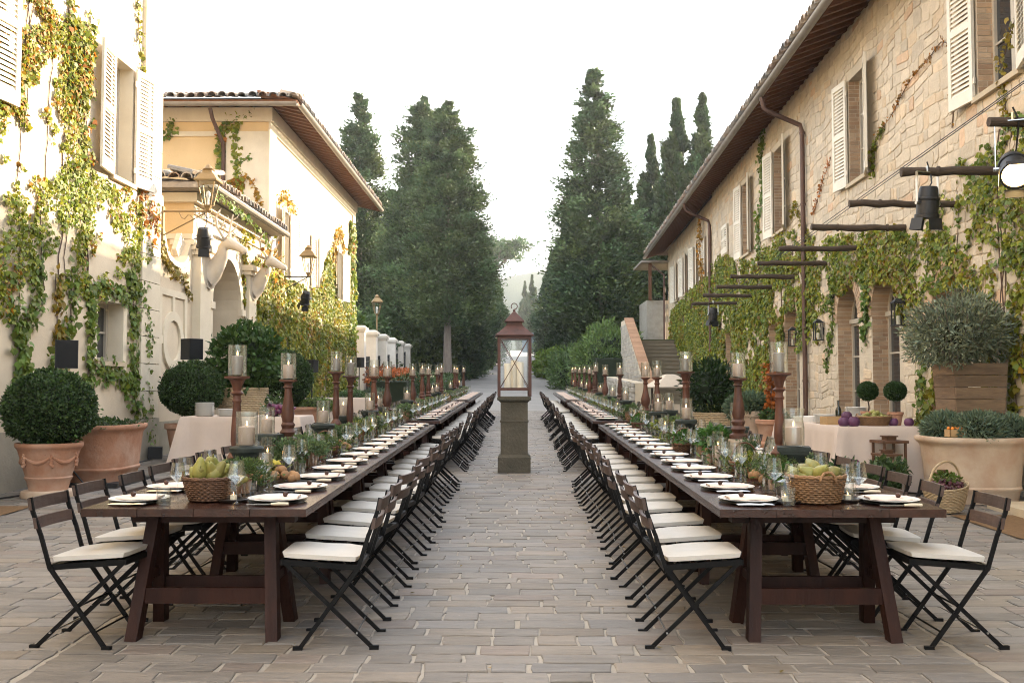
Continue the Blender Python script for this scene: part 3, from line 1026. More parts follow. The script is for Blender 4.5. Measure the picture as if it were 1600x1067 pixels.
s0, s1, z0, z1 = 17.0, 18.42, 1.42, 3.22
cs, cz = 17.71, 2.32
rect(m, s0, s0 + .12, z0, z1, .035); rect(m, s1 - .12, s1, z0, z1, .035); rect(m, s0 + .12, s1 - .12, z0, z0 + .12, .035); rect(m, s0 + .12, s1 - .12, z1 - .12, z1, .035)
rect(m, cs - .05, cs + .05, z0 + .12, cz - .5, .035); rect(m, cs - .05, cs + .05, cz + .5, z1 - .12, .035)
rect(m, s0 + .12, cs - .51, cz - .07, cz + .07, .035); rect(m, cs + .51, s1 - .12, cz - .07, cz + .07, .035)
for k in range(28):
    p = [(cs + q * math.cos(2 * math.pi * kk / 28), cz + q * math.sin(2 * math.pi * kk / 28)) for q, kk in ((.36, k), (.525, k), (.525, k + 1), (.36, k + 1))]
    m.prism(p, 0.042, PW)
m.build('panel_moulding', 'stucco_trim', sw)
m = MB(); m.span((XL, 16.96, -0.3), (XL + .03, 18.8, .9)); m.build('plinth', 'stucco_base', sw)

# gatehouse
gh = empty('gatehouse')
tag(gh, 'cream arched gatehouse with low tiled roof between the two plastered houses', 'gatehouse')
garch = (19.88, 21.92, -0.3, 3.18, True)
mb = MB()
wall_strips(mb, WL, 18.8, 24.4, -0.3, 5.2, [garch], 0.7)
mb.build('wall', 'stucco', gh)
mb = MB()
mb.add([(XL, 18.8, -.3), (XL, 18.8, 5.2), (-11, 18.8, 5.2), (-11, 18.8, -.3)], [(0, 1, 2, 3)])
mb.build('front_wall', 'stucco_warm_shade', gh)  # wall turned from the sun: warm shade tone is in its colour
rv = MB(); reveal(rv, WL, garch, 0.75); rv.build('reveal', 'stucco_trim', gh)
m = MB()
c, r = 20.9, 1.02
for k in range(18):
    p = [(c + q * math.cos(math.pi * kk / 18), 3.18 + q * math.sin(math.pi * kk / 18)) for q, kk in ((r, k), (r + .2, k), (r + .2, k + 1), (r, k + 1))]
    m.prism(p, 0.06, PW)
for s in (19.68, 21.92): rect(m, s, s + .2, -.3, 3.06, .06)
for s in (19.64, 21.88): rect(m, s, s + .28, 3.06, 3.2, .10)
m.build('arch_surround', 'stucco_trim', gh)
for s0, s1 in ((18.78, 19.42), (22.2, 22.8)):
    m = MB()
    rect(m, s0, s1, 0.7, 4.0, .16); rect(m, s0 - .05, s1 + .05, -.3, .7, .20); rect(m, s0 - .05, s1 + .05, 4.0, 4.1, .21); rect(m, s0 - .09, s1 + .09, 4.1, 4.22, .26)
    m.build('pilaster', 'stucco_trim', gh)
m = MB(); rect(m, 18.8, 24.38, 4.78, 4.9, .05); rect(m, 18.8, 24.38, 5.0, 5.18, .10)
m.span((-10.9, 18.68, 5.0), (XL + .1, 18.8, 5.18)); m.span((-10.9, 18.73, 4.3), (XL, 18.8, 4.4)); m.span((-10.9, 18.70, 3.25), (XL, 18.8, 3.42))
m.build('cornice', 'stucco_trim', gh)
m = MB(); m.span((-7.6, 18.74, 3.6), (-6.95, 18.80, 4.75)); w = m.build('window', 'frame_paint', gh)
m = MB(); m.span((-7.53, 18.72, 3.67), (-7.02, 18.745, 4.68)); m.build('pane', 'pane', w)
# leaves of the gate: boards and iron work
m = MB()
for k in range(12):
    s = 19.9 + k * 0.168
    m.span((XL - .72, s, -.2), (XL - .67, s + .16, 3.1))
m.build('gate_boards', 'door_wood', gh); bpy.data.objects['gate_boards']['kind'] = 'stuff'
m = MB()
for k in range(13):
    s = 19.9 + k * 0.168
    m.tube([(XL - .58, s, -.1), (XL - .58, s, 3.1)], .013, 6)
for z_ in (0.2, 1.15, 2.05, 3.05, 3.2):
    m.span((XL - .595, 19.9, z_ - .02), (XL - .565, 21.9, z_ + .02))
for k in range(1, 16):
    an = math.pi * k / 16
    rr = lambda q: (XL - .58, c + q * math.cos(an), 3.2 + q * math.sin(an))
    m.tube([rr(.2), rr(.98)], .012, 5)
    m.tube([rr(.62), (XL - .58, c + .8 * math.cos(an + .1), 3.2 + .8 * math.sin(an + .1)), rr(.96)], .012, 5)
    m.tube([rr(.62), (XL - .58, c + .8 * math.cos(an - .1), 3.2 + .8 * math.sin(an - .1)), rr(.96)], .012, 5)
for q in (.2, .6, .98):
    m.tube([(XL - .58, c + q * math.cos(math.pi * k / 20), 3.2 + q * math.sin(math.pi * k / 20)) for k in range(21)], .016, 6)
for k in range(12):
    s = 19.98 + k * 0.168
    m.tube([(XL - .58, s + .06 * math.cos(t * .7), 2.55 + .06 * math.sin(t * .7)) for t in range(10)], .009, 5)
m.build('grille', 'iron_gate', gh, smooth=True)
# tiled hip roof
rf = MB()
rf.add([(XL + .42, 18.3, 5.30), (XL + .42, 24.39, 5.30), (-8.6, 24.39, 6.0), (-8.6, 20.8, 6.0), (-11.4, 18.3, 5.30), (-11.4, 24.39, 5.30), (XL + .42, 18.3, 5.2), (XL + .42, 24.39, 5.2), (-11.4, 18.3, 5.2), (-11.4, 24.39, 5.2)],
       [(0, 1, 2, 3), (0, 3, 4), (4, 3, 2, 5), (0, 6, 7, 1), (0, 4, 8, 6), (6, 8, 9, 7)])
ghr = rf.build('roof', 'roof_tile', gh, col=True)
barrel_tiles(ghr, (XL, 18.35), (XL, 24.3), (1, 0), 5.34, .40, .26, 2)
barrel_tiles(ghr, (-10.5, 18.8), (XL + .3, 18.8), (0, -1), 5.36, .46, .26, 3)
m = MB(); m.tube([(XL + .5, 18.25, 5.24), (XL + .5, 24.38, 5.24)], .06, 8); m.build('gutter', 'gutter', gh, smooth=True)

# second plastered house
b2 = empty('villa')
tag(b2, 'cream villa with overhanging tiled roof beyond the gatehouse, ivy on its flank', 'villa')
w2 = [(25.9, 26.6, 4.38, 6.15, False), (29.35, 30.35, 4.5, 6.0, False), (33.7, 34.6, 4.5, 6.15, False)]
mb = MB()
wall_strips(mb, WL, 24.4, 37.2, -0.3, 8.42, w2, .3)
mb.add([(-14, 24.4, -.3), (-14, 24.4, 8.42), (-14, 37.2, 8.42), (-14, 37.2, -.3), (XL, 37.2, -.3), (XL, 37.2, 8.42)], [(0, 1, 2, 3), (3, 2, 5, 4)])
mb.build('flank_wall', 'stucco', b2)
mb = MB(); mb.add([(XL, 24.4, -.3), (XL, 24.4, 8.42), (-14, 24.4, 8.42), (-14, 24.4, -.3)], [(0, 1, 2, 3)]); mb.build('front_wall', 'stucco_warm_shade', b2)  # same stucco as the flank, yellowed in colour to imitate warm shade
m = MB()
m.span((XL, 24.3, 8.06), (XL + .10, 37.3, 8.40)); m.span((XL, 24.35, 7.86), (XL + .05, 37.25, 8.06))
m.span((-14, 24.3, 8.06), (XL, 24.398, 8.40)); m.span((-14, 24.35, 7.70), (XL, 24.398, 7.82))
m.span((XL, 36.7, -.3), (XL + .045, 37.25, 7.86)); m.span((XL, 24.3, -.3), (XL + .045, 25.0, 7.86)); m.span((XL - 1.05, 24.34, 4), (XL, 24.398, 7.70))
m.build('cornice', 'stucco_trim', b2)
for i, o in enumerate(w2):
    a, b, lo, hi, _ = o
    rv = MB(); reveal(rv, WL, o, .3); rv.build('reveal', 'stucco_trim', b2)
    casement(b2, WL, o, .26)
    if i == 1:
        shutter(b2, WL, a, lo, hi, .5, 2, 1, False); shutter(b2, WL, b, lo, hi, .5, 14, -1, False)
    else:
        shutter(b2, WL, a - .02, lo, hi, .62, 12, -1, False); shutter(b2, WL, b + .02, lo, hi, .62, 12, 1, False)
eave(b2, (XL, 23.6), (XL, 38.0), (1, 0), 8.42, 8.20, .85, .38)
eave(b2, (-13.5, 24.4), (XL + .86, 24.4), (0, -1), 8.42, 8.20, .82, .42)
rf = MB()
rf.add([(XL + .92, 23.5, 8.40), (XL + .92, 38.05, 8.40), (-10.1, 34, 9.55), (-10.1, 27.5, 9.55), (-14.9, 23.5, 8.40), (-14.9, 38.05, 8.40)], [(0, 1, 2, 3), (0, 3, 4), (4, 3, 2, 5), (5, 2, 1)])
r2 = rf.build('roof', 'roof_tile', b2, col=True)
barrel_tiles(r2, (-13.0, 24.4), (XL + .8, 24.4), (0, -1), 8.42, .84, .28, 3)
barrel_tiles(r2, (XL, 23.6), (XL, 37.9), (1, 0), 8.42, .84, .28, 1)
m = MB(); X = atx = -7.30
m.tube([(X, 24.30, 5.5), (X, 24.30, 7.35), (X, 24.22, 7.5), (X - .12, 23.75, 8.0), (X - .14, 23.65, 8.2)], .05, 8); m.build('downpipe', 'downspout', b2, smooth=True)

# ================================================================== TERRACE STAIR, LOW WALLS, FENCE
st = empty('stone_stair', (5.0, 38.0, gz(38)))
tag(st, 'garden stair with sloping brick-topped parapet at the far end of the stone house', 'stair')
for k in range(16):
    m = MB(); m.span((0.0, 0, -0.05), (1.85, 0.44, 0.125)); m.span((-.0, -.045, 0.125), (1.85, 0.42, 0.172)); m.build('step', 'step_wood', st, (0, k * .40, k * .175))
pz = lambda y: gz(y)
m = MB(); m.prism([(36.6, gz(36.6) - .2), (45.2, gz(45) - .2), (45.2, 4.45), (43.6, 4.45), (36.6, 1.55)], .34, lambda s, z_, t: (-.36 + t, s - 38, z_ - gz(38))); par = m.build('parapet', 'wall_mortar', st)
m = MB()
y0, z0, y1, z1 = 36.5, 1.58, 43.6, 4.5
for k in range(52):
    t0, t1 = k / 52, (k + .9) / 52
    B_ = random.uniform(.8, 1.1); m.cur = (B_ * .85, B_ * .72, B_ * .66)
    a, b = (y0 + (y1 - y0) * t0, z0 + (z1 - z0) * t0), (y0 + (y1 - y0) * t1, z0 + (z1 - z0) * t1)
    m.bar((-.19, a[0] - 38, a[1] - gz(38)), (-.19, b[0] - 38, b[1] - gz(38)), .40, .07)
tag(m.build('coping_bricks', 'brick', st, col=True), kind='stuff')
for row in range(22):
    zc = gz(37) + row * .16
    y = 36.6 + random.uniform(0, .3)
    while y < 45:
        w = random.uniform(.22, .5)
        lim = 1.52 + (min(y, 43.6) - 36.6) * (2.9 / 7.0)
        if zc + .15 < lim:
            m = MB(); stone_ring(m, jit_rect(y + .01, y + w - .01, zc + .01, zc + .15, .012), random.uniform(.01, .03), lambda a, b, h: (-.355 - h, a - 38, b - gz(38)), .02)
            m.build('stone', 'rough_stone', par)
        y += w
ter = MB(); ter.span((5.0, 44.4, .5), (16, 62, 3.62)); tag(ter.build('terrace_ground', 'soil'), kind='structure')
ex = empty('stone_annexe', (6.2, 48.2, 3.6))
tag(ex, 'small stone annexe with reddish post behind the stair top', 'annexe')
m = MB(); m.span((0, 0, -1.4), (1.2, 3, 2.1)); m.build('wall', 'rough_stone', ex)
m = MB(); m.span((.08, -.14, 2.1), (.22, 0, 3.9)); m.build('post', 'rafter', ex)
m = MB(); m.span((-.3, -.4, 3.9), (4, 3, 4.0)); m.build('roof', 'roof_tile', ex, col=True)

lw = empty('dry_stone_wall', (3.9, 33.5, gz(33.5)))
tag(lw, 'low grey dry stone wall behind the far candles on the right', 'wall')
for row in range(6):
    y = 0.0
    while y < 12:
        w = random.uniform(.25, .55)
        m = MB(); m.cur = (1, 1, 1)
        stone_ring(m, jit_rect(y + .01, y + w - .01, row * .17 + .01, row * .17 + .16, .02), random.uniform(.05, .09), lambda a, b, h: (-h, a, b + .03 * a), .03)
        m.build('stone', 'rough_stone', lw)
        y += w
m = MB(); m.prism([(0, -.2), (12, -.2), (12, 1.38), (0, 1.02)], .4, lambda s, z_, t: (t, s, z_)); m.build('wall_core', 'wall_mortar', lw)

# white garden piers with railings
pier_y = [38.4, 41.6, 44.7, 47.9, 51.1, 54.6]
pier_names = ['nearest white garden pier, next to the ivy corner of the villa', 'second white garden pier from the villa corner', 'third white garden pier from the villa corner', 'fourth white garden pier from the villa corner',
              'fifth white garden pier from the villa corner', 'farthest white garden pier, beside the dark trees']
for i, y in enumerate(pier_y):
    o = empty('garden_pier', (-6.2, y, gz(y)))
    tag(o, pier_names[i], 'pier', 'white garden piers')
    ph_ = 3.62 - gz(y)
    m = MB(); m.span((-.25, -.25, -.2), (.25, .25, ph_)); m.build('shaft', 'white_pillar', o)
    m = MB(); m.span((-.29, -.29, ph_), (.29, .29, ph_ + .07)); m.span((-.33, -.33, ph_ + .07), (.33, .33, ph_ + .17)); m.lathe([(.44, ph_ + .17), (.30, ph_ + .25)], 4, ph=math.pi / 4); m.build('cap', 'white_pillar', o)
    if i < 5:
        f = empty('iron_railing', (-6.2, y + .28, gz(y)))
        tag(f, 'black iron railing between the %s and %s white garden piers' % (ORD[i], ORD[i + 1]), 'railing', 'garden railings')
        L = pier_y[i + 1] - y - .56
        dz = gz(pier_y[i + 1]) - gz(y)
        m = MB()
        for k in range(int(L / .14)):
            t = (k + .5) / int(L / .14)
            m.tube([(0, L * t, dz * t), (0, L * t, dz * t + 1.9)], .012, 4)
        m.build('bars', 'black_metal', f)['kind'] = 'stuff'
        for h in (.25, 1.7):
            m = MB(); m.bar((0, 0, h), (0, L, h + dz), .03, .04); m.build('rail', 'black_metal', f)
# hill far behind
m = MB()
nx, ny = 161, 14
for j in range(ny):
    for i in range(nx):
        x = -900 + 11.25 * i
        t = j / (ny - 1)
        hgt = (45 + 7 * math.sin(x * .0071 + 2.6) + 4 * math.sin(x * .023)) * math.sin(t * math.pi * .5) - 4
        m.v.append((x, 330 + 130 * t + 12 * math.sin(x * .006), gz(360) + hgt + 2.2 * math.sin(x * .19) * math.sin(t * 9))); m.c.append((1, 1, 1))
for j in range(ny - 1):
    for i in range(nx - 1):
        m.f.append((j * nx + i, j * nx + i + 1, (j + 1) * nx + i + 1, (j + 1) * nx + i))
tag(m.build('wooded_hill', 'hill_wood', smooth=2), kind='structure')

# ================================================================== TREES


def crown_mesh(name, H, R, kind, clumps, per, size, mat='leaf_cypress', base=(1, 1, 1)):
    """conical or columnar crown of many sprays, z from 0 to H"""
    t = rng.random(clumps * 3)
    def prof(t):
        if kind == 'cone': return np.minimum(1, t * 5 + 0.45) * (1 - t) ** 0.68
        if kind == 'broad': return np.minimum(1, t * 4 + 0.5) * np.minimum(1, (1 - t) * 1.6) ** 0.5
        return np.minimum(1, t * 6 + 0.6) * np.minimum(1, (1 - t) * 1.7) ** 0.9
    keep = rng.random(len(t)) < prof(t) ** 0.8 + 0.12
    t = t[keep][:clumps]
    m = len(t)
    an = rng.uniform(0, 2 * np.pi, m)
    lob = 1 + 0.20 * np.sin(an * 3 + t * 9) + 0.14 * np.sin(an * 5 - t * 17) + rng.normal(0, 0.17, m)
    rr = prof(t) * R * lob * rng.uniform(0.5, 1.04, m)
    C = np.stack([rr * np.cos(an), rr * np.sin(an), t * H], 1)
    out = np.stack([np.cos(an), np.sin(an), np.full(m, 0.55)], 1)
    up = 0.9 if kind == 'column' else 0.35
    nl = clumps // 14                                   # leading shoots
    lz_ = rng.uniform(.80, 1.04, nl)
    C[:nl] = np.stack([rng.normal(0, 1, nl) * (1.06 - lz_) * .45, rng.normal(0, 1, nl) * (1.06 - lz_) * .45, H * lz_], 1)
    t[:nl] = 1.25 + 0 * lz_
    cs = (0.30 + 0.55 * (1 - t)) * (R / 2.3) ** 0.6 * (0.75 if kind == 'column' else 1.0)
    cs = np.maximum(cs, .06)
    P = C[:, None] + np.clip(rng.normal(size=(m, per, 3)), -1.7, 1.7) * (cs[:, None, None] * np.array([0.38, 0.38, 0.46 if kind != 'column' else 1.0]))
    P = P + out[:, None] * (rng.random((m, per, 1)) ** 2 * cs[:, None, None] * (1.1 if kind != 'column' else .4)) * np.array([1, 1, .35])
    D = unit((out[:, None] * 0.9 + np.array([0, 0, up]) + rng.normal(size=(m, per, 3)) * 0.75).reshape(-1, 3))
    P = P.reshape(-1, 3)
    P[:, 2] = np.maximum(P[:, 2], -0.3)
    br = rng.uniform(0.5, 1.7, (m, 1, 1)) * rng.uniform(0.75, 1.25, (m, per, 1))
    warm = rng.uniform(-0.12, 0.22, (m, 1, 1))
    cols = (np.array(base)[None, None] * br * np.concatenate([1 + warm, np.ones_like(warm), 1 - warm * 0.8], 2)).reshape(-1, 3)
    return leaf_mesh(name, P, D, rand_dirs(len(P)), rng.uniform(0.7, 1.3, len(P)) * size, mat, 'spray', cols)


def tree(name, label, x, y, z_top, R, kind, me_crown, H_mesh, crown_base, lean=0.0, trunk_r=0.22, bark='bark', group=None, rz=0.0, squash=1.0):
    o = empty(name, (x, y, gz(y)))
    tag(o, label, 'tree', group)
    h = z_top - gz(y)
    m = MB()
    pts = [(lean * (1 - k / 7) ** 1.0 * 1.0 - lean * 0.0, 0.02 * math.sin(k), h * 0.96 * k / 7) for k in range(8)]
    m.tube(pts, [trunk_r * (1.25 if k == 0 else 1 - k / 7.6) for k in range(8)], 9)
    m.build('trunk', bark, o, smooth=True)
    lm = MB()
    for k in range(14):
        t = crown_base + (h - crown_base) * (0.02 + 0.75 * k / 14)
        an = k * 2.4
        L = R * 0.7 * (1 - 0.75 * k / 14)
        lm.tube([(0, 0, t), (math.cos(an) * L * .5, math.sin(an) * L * .5, t + L * .12), (math.cos(an) * L, math.sin(an) * L, t + L * .35)], [trunk_r * .3, trunk_r * .18, .015], 5)
    lm.build('limbs', bark, o)['kind'] = 'stuff'
    c = put('crown', me_crown, o, (0, 0, crown_base), (0, 0, rz))
    c.scale = (R, R, (h - crown_base) / H_mesh)
    return o


cone_a = crown_mesh('crown', 10.0, 1.0, 'broad', 640, 150, 0.105)
cone_b = crown_mesh('crown', 10.0, 1.0, 'cone', 460, 130, 0.115)
col_a = crown_mesh('crown', 10.0, 1.0, 'column', 420, 130, 0.145, base=(0.75, 0.78, 0.75))
# the crown meshes are unit radius; sprays scale with the tree
tree('cypress', 'tall broad cypress with bare pale trunk on the left of the drive', -3.75, 52, 16.1, 1.75, 'broad', cone_a, 10, 3.6, trunk_r=.24)
tree('cypress', 'dark cypress with ragged top just left of the broad pale-trunked one', -5.7, 58, 18.0, 1.8, 'broad', cone_a, 10, 2.2, rz=1.1)
tree('conifer', 'tall tapering conifer rising behind the villa roof corner', -10.0, 62, 19.2, 2.3, 'cone', cone_b, 10, 1.5, rz=3.3)
tree('cypress', 'tallest broad cypress with leaning bare trunk on the right of the drive', 4.2, 54, 18.3, 2.2, 'cone', cone_b, 10, 3.0, lean=.5, trunk_r=.3, rz=2.0)
tree('cypress', 'slim dark cypress just right of the tallest tree', 7.9, 59, 15.8, 1.5, 'column', col_a, 10, .6, rz=.5)
tree('cypress', 'taller of two pointed cypresses rising above the stone house eave', 9.1, 57, 17.3, 1.7, 'column', col_a, 10, .6, rz=1.5)
tree('cypress', 'pointed cypress closest to the stone house eave', 10.4, 56, 17.3, 1.7, 'column', col_a, 10, .6, rz=2.5)
tree('cypress', 'short slim cypress in shade between the tallest tree and the dark slim one', 6.5, 60, 13.2, 1.3, 'column', col_a, 10, .6, rz=3.5)
av = [(-3.9, 62, 11.5, 1.5), (-3.7, 68, 13.0, 1.5), (-3.6, 75, 13.6, 1.5), (-3.3, 83, 14.3, 1.5), (-3.2, 92, 14.6, 1.5), (-3.0, 102, 15.2, 1.5)]
for i, (x, y, zt, R) in enumerate(av):
    tree('cypress', ORD[i] + ' dark cypress along the left side of the drive, behind the pale trunk', x, y, zt, R, 'column', col_a, 10, .3, bark='bark_dark', group='avenue cypresses on the left', rz=i)
av = [(5.0, 64, 12.5, 1.7), (4.4, 70, 14.0, 1.7), (4.2, 77, 14.6, 1.7), (3.9, 85, 14.9, 1.7), (3.7, 94, 15.0, 1.6), (3.5, 104, 15.2, 1.6)]
for i, (x, y, zt, R) in enumerate(av):
    tree('cypress', ORD[i] + ' dark cypress along the right side of the drive, below the tallest tree', x, y, zt, R, 'column', col_a, 10, .3, bark='bark_dark', group='avenue cypresses on the right', rz=i + .6)
for i, (x, y, zt) in enumerate(((2.3, 175, 20.5), (1.2, 200, 22.0))):
    tree('cypress', ['larger', 'smaller'][i] + ' of two far slim cypresses at the end of the drive', x, y, zt, 1.5, 'column', col_a, 10, .3, bark='bark_dark', group='far cypresses', rz=i + 4)
for i, (x, y, zt) in enumerate(((-8.5, 66, 14), (-12.5, 68, 15), (-16, 66, 16), (-7, 74, 15), (12.5, 66, 15), (9, 72, 15), (7.0, 84, 15.5), (15, 62, 15), (19, 64, 16))):
    tree('cypress', 'background cypress, ' + ORD[i] + ' of the shaded grove behind the buildings', x, y, zt, 2.2, 'column', col_a, 10, .2, bark='bark_dark', group='shaded grove', rz=i * 1.3)

# umbrella pine
pn = empty('umbrella_pine', (-2.9, 132, gz(130)))
tag(pn, 'pale green umbrella pine leaning over the drive behind the left cypresses', 'tree')
m = MB(); m.tube([(-1.8, 0, 0), (-1.4, 0, 5), (-.6, 0, 10), (0, 0, 13.2)], [.35, .3, .24, .1], 8)
for k in range(9):
    an = k * 0.7
    m.tube([(-.4, 0, 10.5), (1.7 * math.cos(an), 1.7 * math.sin(an), 12.6), (3.0 * math.cos(an), 3.0 * math.sin(an), 13.2)], [.12, .07, .03], 5)
m.build('trunk', 'bark', pn, smooth=True)
nC, per = 130, 60
C = rng.normal(size=(nC, 3)) * np.array([1.7, 1.7, .55]) + np.array([.4, 0, 13.4])
P = (C[:, None] + rng.normal(size=(nC, per, 3)) * np.array([.42, .42, .28])).reshape(-1, 3)
put('crown', leaf_mesh('crown', P, rand_dirs(len(P)) + np.array([0, 0, .6]), rand_dirs(len(P)), rng.uniform(.25, .5, len(P)), 'leaf_pine', 'spray', np.repeat(vary(nC, (1.5, 1.5, 1.1), .35), per, 0)), pn)

# ================================================================== SHRUBS AND HEDGES


def blob_points(n, r, lump=0.12, fill=0.25, freq=2.2, seed=0.0):
    d = rand_dirs(n)
    nz = vnoise(d, freq, seed) + 0.5 * vnoise(d, freq * 2.4, seed + 7)
    k = (1 + lump * nz) * (1 - fill * rng.random(n) ** 2.5)
    return d * k[:, None] * np.array(r)[None], d


def shrub_part(parent, name, r, n, size, mat, c=(0, 0, 0), lump=.12, fill=.25, shape='leaf', outward=.6, base=(1, 1, 1), core=.8, amt=.35, flat=None):
    P, d = blob_points(n, r, lump, fill, seed=random.uniform(0, 50))
    if flat is not None:
        P[:, 2] = np.maximum(P[:, 2], flat)
    P = P + np.array(c)
    D = d * outward + rng.normal(size=(n, 3)) * .6 + np.array([0, 0, .25])
    Nn = d + rng.normal(size=(n, 3)) * .55
    cols = vary(n, base, amt, .12) * (1 + .25 * vnoise(d, 3.0, 3.0))[:, None]
    o = put(name, leaf_mesh(name, P, D, Nn, rng.uniform(.65, 1.3, n) * size, mat, shape, cols), parent)
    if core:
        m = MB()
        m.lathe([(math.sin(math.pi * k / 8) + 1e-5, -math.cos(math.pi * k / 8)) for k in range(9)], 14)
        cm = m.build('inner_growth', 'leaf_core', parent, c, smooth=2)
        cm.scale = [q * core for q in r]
    return o


def hedge(name, label, A, B, w, h, n, size=.07, mat='leaf_box', base=(1, 1, 1)):
    """clipped hedge: a lumpy box of leaves along A-B on the ground"""
    A, B = Vector(A), Vector(B)
    L = (B - A).length
    o = empty(name, (A.x, A.y, gz(A.y)), math.atan2(-(B - A).x, (B - A).y))
    tag(o, label, 'hedge')
    dz = gz(B.y) - gz(A.y)
    s = rng.random(n) * L
    a = rng.random(n)
    per = 2 * h + w
    q = a * per
    x = np.where(q < h, -w / 2, np.where(q < h + w, q - h - w / 2, w / 2))
    z = np.where(q < h, q, np.where(q < h + w, h, per - q))
    nx = np.where(q < h, -1.0, np.where(q < h + w, 0.0, 1.0)); nz = np.where((q >= h) & (q < h + w), 1.0, 0.15)
    jn = vnoise(np.stack([x, s, z], 1), 1.3, 5.0) * .12 + rng.normal(size=n) * .02
    P = np.stack([x + nx * jn, s, np.maximum(0.02, z + nz * jn) + dz * s / L], 1)
    Nn = np.stack([nx, rng.normal(size=n) * .3, nz], 1) + rng.normal(size=(n, 3)) * .4
    put('foliage', leaf_mesh('foliage', P, rng.normal(size=(n, 3)) + np.array([0, 0, .6]), Nn, rng.uniform(.7, 1.4, n) * size, mat, 'leaf', vary(n, base, .4, .15)), o)
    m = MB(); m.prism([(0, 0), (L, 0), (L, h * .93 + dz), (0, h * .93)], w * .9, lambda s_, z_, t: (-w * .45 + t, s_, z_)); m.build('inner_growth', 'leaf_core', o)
    return o


hedge('clipped_hedge', 'long clipped hedge along the right side of the drive', (3.15, 47), (2.75, 108), 1.0, 1.35, 9000, .16)
hedge('clipped_hedge', 'rounded taller hedge below the feathery shrub right of the drive', (4.2, 44.5), (4.6, 62), 1.6, 1.9, 6000, .14)
hedge('clipped_hedge', 'low hedge edging the left side of the drive under the cypresses', (-3.6, 60), (-2.9, 118), .8, 1.0, 6000, .16, base=(1.5, 1.4, 1.1))
hedge('clipped_hedge', 'dark clipped hedge behind the far candles on the left', (-4.3, 33), (-4.3, 45), 1.3, 1.15, 6500, .09)
hedge('clipped_hedge', 'small clipped hedge bordering the far left table', (-3.4, 38), (-3.4, 50), .9, .9, 4000, .09, base=(1.2, 1.2, 1.1))
for i, (x, y, r, n, b, lab) in enumerate((
        (4.3, 47.5, (1.7, 1.7, 1.9), 9000, (1.25, 1.2, 1.0), 'big feathery light green shrub beside the stair parapet'),
        (2.9, 52.5, (1.4, 1.6, 1.2), 5000, (1.05, 1.05, 1.0), 'rounded green shrub left of the big feathery one'),
        (-8.2, 50, (2.0, 3.5, 2.2), 7000, (.5, .55, .5), 'dark leafy bush behind the nearer garden piers'),
        (-7.4, 59, (1.6, 2.5, 2.0), 5000, (.55, .55, .45), 'dark leafy bush behind the farther garden piers'),
        (-5.2, 57, (1.5, 1.8, 2.1), 6000, (.6, .5, .38), 'brownish green bush below the broad cypress'),
        (-7.35, 43.6, (.85, 1.6, 1.5), 3200, (.7, .75, .55), 'leafy bush hiding the foot of the bronze lamp post'),
        (-2.9, 78, (.8, 6, 1.6), 6000, (1.5, 1.5, .9), 'sunlit leafy bush row at the left verge far up the drive'),
        (2.3, 64, (1.2, 3, 1.0), 3500, (1.6, 1.5, .7), 'yellow green flowering bush beyond the right hedge'))):
    o = empty('shrub', (x, y, gz(y) + (r[2] * (.75 if i != 5 else 1.55)))); tag(o, lab, 'shrub')
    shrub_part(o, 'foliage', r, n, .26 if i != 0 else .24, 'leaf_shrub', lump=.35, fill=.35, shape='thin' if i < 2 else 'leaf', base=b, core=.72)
# flower bed with orange foliage
o = empty('flower_bed', (-4.6, 36.5, gz(36.5) + 1.05)); tag(o, 'orange flowering plants above the dark hedge on the left', 'flowers')
shrub_part(o, 'flowers', (.75, 2.2, .42), 2600, .10, 'petal', lump=.4, fill=.5, base=(.55, .16, .05), core=.6)
o = empty('flower_bed', (-5.3, 39.5, gz(39) + .9)); tag(o, 'mixed reddish plants at the foot of the garden piers', 'flowers')
shrub_part(o, 'flowers', (.6, 3.0, .6), 2400, .12, 'petal', lump=.4, fill=.5, base=(.25, .10, .04), core=.6)

# ================================================================== IVY


